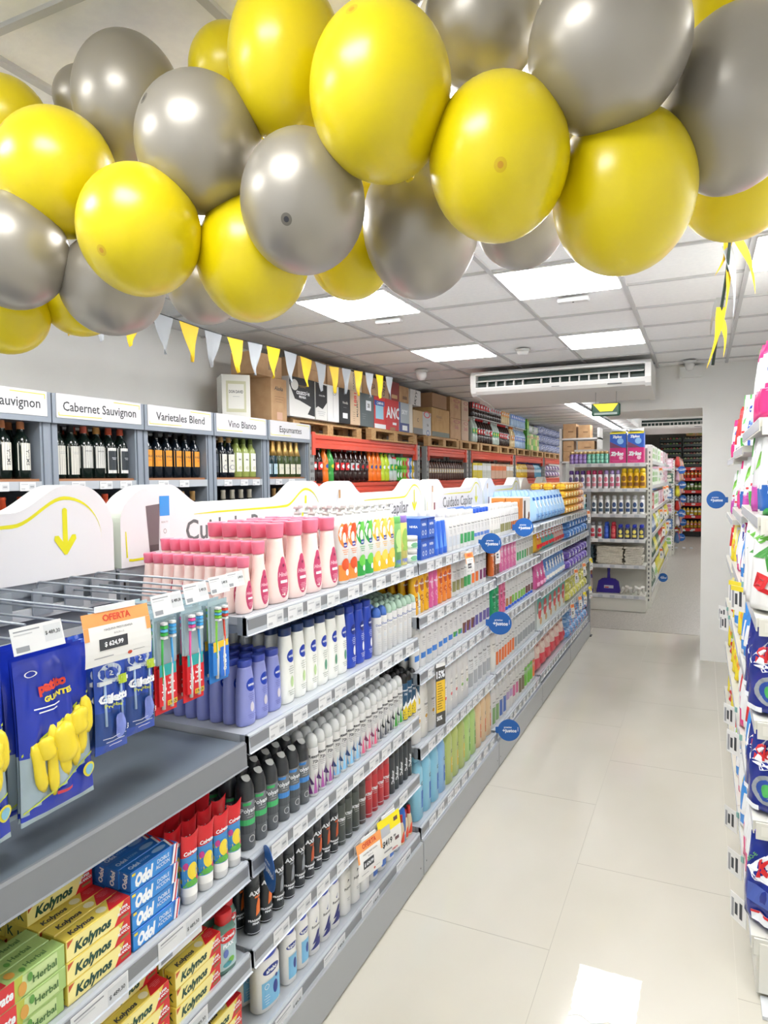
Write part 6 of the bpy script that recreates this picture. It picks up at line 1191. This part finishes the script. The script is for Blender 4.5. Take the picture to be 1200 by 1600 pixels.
for k in range(6): o = rp.put(-.94+k*.052, 9.47, EL[5]+.05+.02*(k % 2), .3*k, 'small white rolled bundle on the lowest end shelf, %s from left' % ORD[k], 'white rolled bundles'); o.rotation_euler = (.4, .5-.3*(k % 3), 0)
o = mk_box('price_tag', 'price tag', .2, .004, .05, PAPER, [('r', -.3, .4, .1, .55, INK)]).put(-1.34, 9.385, .915, 0, 'wide white price card on the fourth end shelf rail')
# side goods of the back gondolas, facing the aisle
cols = [('e8efe4', 'green leaf white', '6fae4a'), ('f2f2ef', 'white', '9ac87a'), ('e6dfe2', 'pale pink', 'd08aa0'), ('d8b0c0', 'rose', 'f0e0e8'), ('c83a34', 'red', 'f0e8d8'), ('e6dc4a', 'yellow', 'f4f0c0'), ('4a6a5a', 'dark green', 'd8d8c8'), ('5f7fb0', 'blue', 'e0e4ec')]
gp = [mk_box('household_carton', 'carton', .15, .1, .22, M('#'+c, .4), [('r', -.35, .2, .35, .5, M('#'+c3)), ('e', 0, .72, .3, .15, M('#'+c3))]) for c, _, c3 in cols]
gs = [mk_bag('household_pack', 'pack', .16, .1, .24, (lambda c: (lambda u, v: M('#'+c, .3)))(c), [('e', 0, .55, .3, .2, M('#'+c3))], nx=8, nz=8) for c, _, c3 in cols]
pal = {1.955: [1, 1, 0, 0, 2, 3, 2, 3], 1.625: [0, 0, 1, 0, 2, 2, 3, 3], 1.29: [4, 1, 0, 3, 3, 4, 2, 2], .96: [7, 5, 1, 5, 6, 2, 5, 5], .62: [6, 5, 6, 4, 4, 6, 5, 1], .22: [6, 1, 5, 5, 5, 6, 5, 5]}
for z in EL:
    sq_ = pal[z]
    for k in range(28):
        c = sq_[(k*len(sq_))//28]; P_ = (gp if z > 1.2 else gs)[c]
        P_.put(-.60-.07+(.03 if z < 1.2 else 0), 9.95+k*.172, z+.0306, RZ+random.uniform(-.1, .1), '%s %s on aisle side of back unit, %s, %s from the camera' % (cols[c][1], 'carton' if z > 1.2 else 'pack', ['top shelf', 'second shelf', 'third shelf', 'fourth shelf', 'fifth shelf', 'bottom shelf'][EL.index(z)], ORD[k]), 'goods on the aisle side of the back unit')
for zi, z in enumerate((1.93, 1.6, 1.27, .95, .6, .22)):
    for k in range(3):
        c = (3, 6, 7, 2, 7, 1)[zi]; gp[c].put(-.97+k*.16, 16.27, z+.0006, 0, '%s carton on end of the deeper unit, shelf %s, %s from left' % (cols[c][1], ['one', 'two', 'three', 'four', 'five', 'six'][zi], ORD[k]), 'goods on the end of the deeper unit')
    for k in range(11):
        c = (4, 3, 5, 4, 2, 7)[(zi+k) % 6]; gs[c].put(-.50, 16.75+k*.35, z+.0306, RZ+.5, '%s pack hanging over aisle on deeper unit, shelf %s, %s from camera' % (cols[c][1], ['one', 'two', 'three', 'four', 'five', 'six'][zi], ORD[k]), 'goods on the aisle side of the deeper unit')
talker(-.54, 11.6, .17, R(5), .07, 'small blue round sign low on the back shelving')
for k, (y, z) in enumerate(((17.0, 1.9), (17.6, 1.55), (18.2, 1.2), (17.3, .9), (18.6, .6), (17.1, .35))): talker(-.42, y, z, R(5), .09, 'blue round sign on the deeper unit, %s from the top' % ORD[k])
for k, (y, z) in enumerate(((11.0, 1.9), (12.2, 1.6), (13.2, 1.6), (11.2, 1.27), (12.6, 1.2), (12.0, .95), (13.4, .93), (11.3, .66))): card(-.56, y, z, R(50), .07, .15, 'white offer flag on the back unit, %s of eight' % ORD[k], 'offer')
# storeroom shelf with brown cartons behind the white wall
e = empty('storage_rack', (-2.25, 12.2, 0), 0, 'white storage rack with brown cartons left of the back unit', 'rack')
for x in (-.02, .62):
    a = MB(); a.box(x, 0, 0, x+.04, .4, 2.62, WHITE); a.build('post', e)
for z in (2.05, 2.45): a = MB(); a.box(0, 0, z-.03, .66, .4, z, WHITE); a.build('shelf', e)
for k, (x, z, w_, h_) in enumerate(((-2.10, 2.0506, .22, .17), (-1.84, 2.0506, .26, .14), (-1.82, 2.195, .28, .20), (-2.12, 2.225, .18, .18), (-2.10, 2.4506, .22, .25), (-1.85, 2.4506, .2, .22))):
    mk_box('carton', 'box', w_, .3, h_, CB, [('r', -.1, .4, .3, .5, M('8a6a48'))]).put(x, 12.36, z, 0, 'brown carton on the white storage rack, %s of six' % ORD[k], 'cartons on the storage rack')
# stacked dark crates and red drinks shelving at the far end
CR = M('20302a', .4)
def crate(x, z, label, c):
    e = empty('produce_crate', (x, 21.6, z), 0, label, 'crate', 'stacked dark crates at the far end')
    a = MB(); a.box(-.30, 0, 0, .30, .35, .02, CR); a.box(-.30, 0, .02, -.285, .35, .14, CR); a.box(.285, 0, .02, .30, .35, .14, CR); a.box(-.30, .0, .02, .30, .012, .075, CR); a.box(-.3, .338, .02, .3, .35, .14, CR); a.build('tray', e)
    a = MB(); rnd = random.Random(int(z*100+x*7))
    for q in range(7): a.lathe([(.02, .02, .02), (.05, .035, .035), (.09, .035, .035), (.115, .012, .012)], M('#'+rnd.choice(c), .5), 8, cx=-.24+q*.08, cy=.08)
    a.build('produce', e)['kind'] = 'stuff'
for k in range(6): crate(-.83, 2.02+k*.145, 'dark produce crate, left stack at the far end, %s up' % ORD[k], ('c84a4a', 'b8d08a', 'd8c8a8', '7ab04a', 'c88a6a'))
for k in range(6): crate(-.20, 2.02+k*.145, 'dark produce crate, right stack at the far end, %s up' % ORD[k], ('b8d08a', 'e0d8b8', 'd08a7a', 'c86a6a'))
for k, x in enumerate((-.30, -.04)): mk_box('carton', 'box', .24, .3, .16, CB2, [('e', 0, .5, .25, .3, M('8a9a3a'))]).put(x, 21.8, 2.9, 0, 'tan carton on the right crate stack, %s' % ('left' if k == 0 else 'right'))
e = empty('drinks_shelf', (-.2, 21.5, 0), 0, 'red shelved drinks display at the far end of the shop', 'shelving')
a = MB(); a.box(-1.0, .45, 0, .75, .48, 2.0, DGREY); a.build('back_panel', e); a = MB(); a.box(-1, 0, 0, .75, .45, .22, BLACK); a.build('plinth', e)
for z in (.25, .62, .98, 1.34, 1.70, 2.0):
    a = MB(); a.box(-1.0, 0, z-.03, .75, .45, z, DGREY); sh = a.build('shelf', e); a = MB(); a.box(-1.0, -.02, z-.09, .75, 0, z, M('cf2f2a', .4))
    for q in range(6): a.box(-.9+q*.28, -.022, z-.07, -.8+q*.28, -.02, z-.02, WHITE)
    a.build('price_rail', sh)
fb = {.25: (M('c8a23a', .2), RED, 'amber'), .62: (M('d8b83a', .2), M('e8e0b0'), 'yellow'), .98: (M('a8b4b8', .2), M('4a4a4a'), 'clear grey'), 1.34: (M('5a7a3a', .2), M('d8d8a0'), 'green'), 1.70: (M('d84a2a', .3), M('e8c02a'), 'orange red')}
for z, (c, l, d_) in fb.items():
    P_ = soda(c, l, BLACK, .09, .24)
    for k in range(14): P_.put(-.85+k*.1, 21.58, z+.0006, 0, '%s bottle on the red shelved display, %s from left' % (d_, ORD[k]), 'bottles on the red shelved display')
# ================================================================== BUNTING
e_n = 0
BU = empty('bunting', (0, 0, 0), 0, 'string of yellow and grey triangular flags along the left wall', 'bunting')
BH = empty('bunting', (0, 0, 0), 0, 'bundle of yellow and grey flag strips hanging down at right', 'bunting')
def pennant(p0, p1, L, mt, label, n=8):
    """triangle of cloth hanging between p0 and p1 on the cord"""
    global e_n; e_n += 1; rnd = random.Random(e_n); a = MB(); p0 = Vector(p0); p1 = Vector(p1); c = (p0+p1)/2; A = p0-c; Bv = p1-c
    nr = (p1-p0).cross(Vector((0, 0, 1))).normalized(); ph = rnd.uniform(0, 6); sway = rnd.uniform(-.03, .03); rows = []
    for k in range(n+1):
        t = k/n; w_ = (1-t)**.9; r_ = []
        for i in range(5):
            s = i/4; p = A.lerp(Bv, .5+(s-.5)*w_)+Vector((0, 0, -L*t*(1-.03*math.sin(3*s)))) + nr*(.012*math.sin(5*s+4*t+ph)*t)+(p1-p0).normalized()*sway*t; r_.append(p)
        rows.append(r_)
    for side in (0, 1):
        b = len(a.v); off = nr*(.0008 if side else 0)
        for r_ in rows: a.v += [tuple(p+off) for p in r_]
        for k in range(n):
            for i in range(4):
                q = (b+k*5+i, b+k*5+i+1, b+(k+1)*5+i+1, b+(k+1)*5+i); a.face(q if side else q[::-1], mt, True)
    o = a.build('flag', BU); o.location = c; o['label'] = label
FY = M('f2cc1e', .6); FG_ = M('a3a8ad', .6)
pts = []
for k in range(22):
    y = 1.70+k*.207; z = 2.672-.010*math.sin(k*1.0) if y < 4.7 else 2.672+(y-4.7)*.05
    pts.append((-2.6, y, z))
for k in range(19):
    p0, p1 = pts[k+1], pts[k+2]; col = (k % 2 == 0)
    q0 = Vector(p0).lerp(Vector(p1), .08); q1 = Vector(p0).lerp(Vector(p1), .86)
    pennant(q0, q1, .21, FG_ if col else FY, '%s cloth bunting flag along left wall, %s from left' % ('grey' if col else 'yellow', ORD[k]))
a = MB(); a.tube(pts, .003, BLACK, 6); a.tube([pts[-1], (-2.75, 6.5, 2.8)], .003, BLACK, 6); a.build('cord', BU)
# bunting hanging down at the right
P3 = [Vector((.075, 2.5, 2.845)), Vector((.075, 2.5, 2.56)), Vector((.068, 2.52, 2.46)), Vector((.055, 2.55, 2.36)), Vector((.042, 2.57, 2.27)), Vector((.03, 2.6, 2.17))]
a = MB(); a.tube(P3, .005, M('23352c', .6), 6); a.build('cord', BH)
def ribbon(pts, w0, mt, label):
    a = MB(); n = len(pts); 
    for side in (0, 1):
        b = len(a.v)
        for i, p in enumerate(pts):
            t = i/(n-1); ww = w0*(1-t)**.7*(.6+.4*math.sin(math.pi*min(1, t*1.5+.2)))+.0006; tw = Vector((math.cos(.6*t+.43), math.sin(.6*t+.43), .15*math.sin(4*t)))
            o_ = Vector((0, -.0008, 0)) if side else Vector((0, 0, 0)); a.v += [tuple(Vector(p)-tw*ww+o_), tuple(Vector(p)+o_), tuple(Vector(p)+tw*ww+o_)]
        for i in range(n-1):
            for j in (0, 1):
                q = (b+i*3+j, b+i*3+j+1, b+i*3+3+j+1, b+i*3+3+j); a.face(q if side == 0 else q[::-1], mt, True)
    a.build('flag', BH)['label'] = label
def curve(p, q, bend, n=10): p = Vector(p); q = Vector(q); return [p.lerp(q, i/n)+Vector(bend)*math.sin(math.pi*i/n) for i in range(n+1)]
def px(x, y, Y=2.52):
    d = FW+RT*((x-600)/F_PX)+UP*((800-y)/F_PX); return Vector((0, 0, CAM_H))+d*(Y/d.y)
ribbon(curve(px(1138, 372), px(1117, 431), (.01, 0, 0)), .016, FY, 'left upper yellow strip of the hanging bunting')
ribbon(curve(px(1152, 372), px(1180, 459), (.012, 0, .0)), .018, FY, 'long right yellow strip of the hanging bunting')
ribbon(curve(px(1136, 385), px(1145, 500), (.012, 0, 0)), .018, FG_, 'upper pale grey strip of the hanging bunting')
ribbon(curve(px(1139, 415), px(1130, 505), (.004, 0, 0)), .009, FY, 'thin middle yellow strip of the hanging bunting')
ribbon(curve(px(1126, 465, 2.58), px(1110, 525, 2.58), (-.008, 0, 0)), .016, FG_, 'lower pale grey strip of the hanging bunting')
ribbon(curve(px(1127, 480, 2.55), px(1104, 576, 2.55), (.008, 0, 0)), .018, FY, 'lowest yellow strip of the hanging bunting')
ribbon(curve(px(1128, 500, 2.57), px(1130, 558, 2.57), (.008, 0, 0)), .012, FY, 'short lower yellow strip of the hanging bunting')
# ================================================================== BALLOONS
def balloon_mat(name, base, rough, metal, coat):
    mt = bpy.data.materials.new(name); mt.use_nodes = True; nt = mt.node_tree; b = nt.nodes['Principled BSDF']; L = nt.links.new
    tc = nt.nodes.new('ShaderNodeTexCoord'); b.inputs['Base Color'].default_value = lin(base); b.inputs['Roughness'].default_value = rough; b.inputs['Metallic'].default_value = metal
    b.inputs['Coat Weight'].default_value = coat; b.inputs['Coat Roughness'].default_value = .22; b.inputs['Specular IOR Level'].default_value = .5
    n = nt.nodes.new('ShaderNodeTexNoise'); n.inputs['Scale'].default_value = 3; bm = nt.nodes.new('ShaderNodeBump'); bm.inputs['Strength'].default_value = .05; L(tc.outputs['Object'], n.inputs['Vector']); L(n.outputs['Fac'], bm.inputs['Height']); L(bm.outputs[0], b.inputs['Normal'])
    return mt
BY = balloon_mat('balloon_yellow', 'dfcb00', .33, 0.0, .3); BG = balloon_mat('balloon_silver', 'a39e95', .38, .5, .25)
BYS, BYS2 = balloon_mat('balloon_yellow_tip', 'c89410', .35, 0, .3), balloon_mat('balloon_yellow_thick', 'd2b400', .35, 0, .3)
BGS, BGS2 = balloon_mat('balloon_silver_tip', '45454c', .4, .5, .3), balloon_mat('balloon_silver_thick', '77736b', .4, .5, .3)
def balloon_mesh(c, pole, sx, sy, sz, spot):
    """pole in camera axes (right, up, towards the camera); a slightly pear-shaped skin, stretched along the camera axes"""
    mt = BY if c == 'y' else BG; a = MB(); n, K = 44, 28; ts = [.04, .085, .13]+[.13+(math.pi-.13)*k/K for k in range(1, K)]
    ax = Vector(pole).normalized(); u_ = ax.orthogonal().normalized(); v_ = ax.cross(u_)
    def P(r_, z, th): p = u_*(r_*math.cos(th))+v_*(r_*math.sin(th))+ax*z; return (p.x*sx, p.y*sy, p.z*sz)
    a.v.append(P(0, 1, 0)); zl = 0
    for t in ts:
        z = math.cos(t); r_ = math.sin(t)
        if z < 0: r_ *= (1-.14*(-z)**1.5); z *= 1.06
        zl = z
        for i in range(n): a.v.append(P(r_, z, 2*math.pi*i/n))
    m0 = (BYS if c == 'y' else BGS) if spot else mt; m1 = (BYS2 if c == 'y' else BGS2) if spot else mt
    for i in range(n): a.face((0, 1+i, 1+(i+1) % n), m0, True)
    for k in range(len(ts)-1):
        for i in range(n): j = (i+1) % n; a.face((1+k*n+i, 1+(k+1)*n+i, 1+(k+1)*n+j, 1+k*n+j), m1 if k == 0 else mt, True)
    a.v.append(P(0, zl-.02, 0)); e_ = len(a.v)-1; q = len(ts)-1
    for i in range(n): a.face((1+q*n+i, e_, 1+q*n+(i+1) % n), mt, True)
    k_ = MB(); rings = [(zl-.15, .08), (zl-.12, .05), (zl-.06, .03), (zl-.02, .05), (zl+.02, .09)]
    for z, r_ in rings:
        for i in range(12): k_.v.append(P(r_, z, 2*math.pi*i/12))
    for k in range(4):
        for i in range(12): j = (i+1) % 12; k_.face((k*12+i, k*12+j, (k+1)*12+j, (k+1)*12+i), mt, True)
    k_.face(range(11, -1, -1), mt)
    return a.mesh('balloon'), k_.mesh('knot')
# px, py, radius px, colour, depth, aspect (long axis), pole direction on screen (dx, dy, towards camera), label
BAL = [
 (90, 273, 91, 96, 'y', 1.42, (-0.55, 0.42, 0.7), 1, 'yellow balloon at left, just right of the edge ones'),
 (202, 162, 83, 101, 's', 1.52, (0.2, 0.5, 0.8), 0, 'large silver balloon in upper left cluster'),
 (313, 227, 98, 104, 's', 1.34, (-0.65, 0.3, 0.7), 1, 'silver balloon with dark dot, left of the big yellow ones'),
 (220, 361, 94, 99, 'y', 1.32, (-0.34, -0.58, 0.74), 1, 'yellow balloon low in the left cluster, whole and round'),
 (395, 405, 87, 98, 'y', 1.42, (0.3, 0.4, 0.8), 0, 'yellow balloon between two silver ones, low centre left'),
 (474, 317, 97, 108, 's', 1.27, (-0.15, -0.56, 0.8), 1, 'silver balloon with dark dot, low in the centre'),
 (448, 97, 90, 122, 'y', 1.32, (0.1, -0.3, 0.9), 0, 'tall yellow balloon at top, left of centre'),
 (595, 147, 111, 131, 'y', 1.16, (-0.37, 0.47, 0.8), 1, 'largest yellow balloon at top centre'),
 (657, 352, 91, 115, 's', 1.45, (0.2, 0.3, 0.9), 0, 'long silver balloon hanging below the largest yellow one'),
 (779, 250, 108, 123, 'y', 1.17, (-0.13, -0.47, 0.86), 1, 'yellow balloon right of centre with a reddish dot'),
 (752, 38, 90, 99, 's', 1.3, (0.1, 0.1, 0.9), 0, 'silver balloon cut off at the top, right of centre'),
 (950, 74, 123, 126, 's', 1.1, (-0.2, 0.55, 0.8), 1, 'large silver balloon at top right, left of the edge pair'),
 (972, 302, 108, 127, 'y', 1.22, (0.2, 0.2, 0.9), 0, 'tall yellow balloon lowest on the right'),
 (1142, 160, 107, 137, 's', 1.18, (0.52, -0.38, 0.75), 1, 'tall silver balloon at the right edge'),
 (1148, 288, 84, 86, 'y', 1.48, (0, -0.1, 1), 0, 'yellow balloon at right edge under the tall silver one'),
 (1160, -12, 92, 92, 'y', 1.3, (0, 0, 1), 0, 'yellow balloon cut off at the top right corner'),
 (358, 112, 62, 68, 'y', 1.5, (0, 0, 1), 0, 'small yellow balloon behind the tall yellow one'),
 (134, 155, 48, 48, 's', 1.62, (0, 0, 1), 0, 'small silver balloon behind the large upper left one'),
 (8, 192, 66, 68, 'y', 1.55, (0, 0.1, 1), 0, 'yellow balloon cut off at the left edge, upper'),
 (22, 393, 81, 89, 's', 1.4, (0, -0.1, 1), 0, 'silver balloon cut off at the left edge'),
 (177, 446, 80, 78, 's', 1.5, (-0.3, 0.2, 0.9), 0, 'silver balloon lowest in the left cluster'),
 (127, 462, 63, 63, 'y', 1.68, (0, 0, 1), 0, 'yellow balloon behind the lowest left silver one'),
 (12, 490, 63, 63, 'y', 1.6, (0, 0, 1), 0, 'yellow balloon at the left edge, lowest'),
 (-25, 262, 44, 50, 'y', 1.62, (0, 0, 1), 0, 'yellow balloon barely showing at left edge'),
 (322, 447, 59, 60, 's', 1.75, (0, 0, 1), 0, 'pale silver balloon behind, low left of centre'),
 (548, 405, 63, 63, 'y', 1.62, (0, 0, 1), 0, 'yellow balloon behind, between two low silver balloons'),
 (813, 352, 68, 68, 's', 1.62, (0, 0, 1), 0, 'pale silver balloon behind, low right of centre'),
 (606, -30, 62, 62, 's', 1.3, (0, 0, 1), 0, 'silver balloon cut off at top, above the largest yellow'),
 (425, 203, 40, 40, 'y', 1.6, (0, 0, 1), 0, 'yellow balloon glimpsed between silver and tall yellow ones'),
 (868, 165, 48, 48, 'y', 1.42, (0, 0, 1), 0, 'yellow balloon glimpsed right of the reddish dotted one'),
 (575, 290, 34, 34, 'y', 1.62, (0, 0, 1), 0, 'yellow balloon glimpsed under the largest yellow one'),
 (903, 205, 40, 40, 's', 1.55, (0, 0, 1), 0, 'silver balloon glimpsed between the right hand balloons')
]
CAMR = Matrix((RT, UP, -FW)).transposed()
for x, y, rx_, ry_, c, D, pole, spot, label in BAL:
    pos = Vector((0, 0, CAM_H))+(FW+RT*((x-600)/F_PX)+UP*((800-y)/F_PX))*D
    rr, rh = rx_*D/F_PX, ry_*D/F_PX; top_ = pos.z+rh*1.01
    if top_ > 2.825: k_ = (2.825-CAM_H)/(top_-CAM_H); pos = Vector((0, 0, CAM_H))+(pos-Vector((0, 0, CAM_H)))*k_; rr *= k_; rh *= k_
    e = bpy.data.objects.new('balloon', None); COL.objects.link(e); e.location = pos; e.rotation_euler = CAMR.to_euler(); tag(e, label, 'balloon')
    for nm, me in zip(('body', 'knot'), balloon_mesh(c, pole, rr, rh, (rr+rh)/2, spot)): o = bpy.data.objects.new(nm, me); COL.objects.link(o); o.parent = e
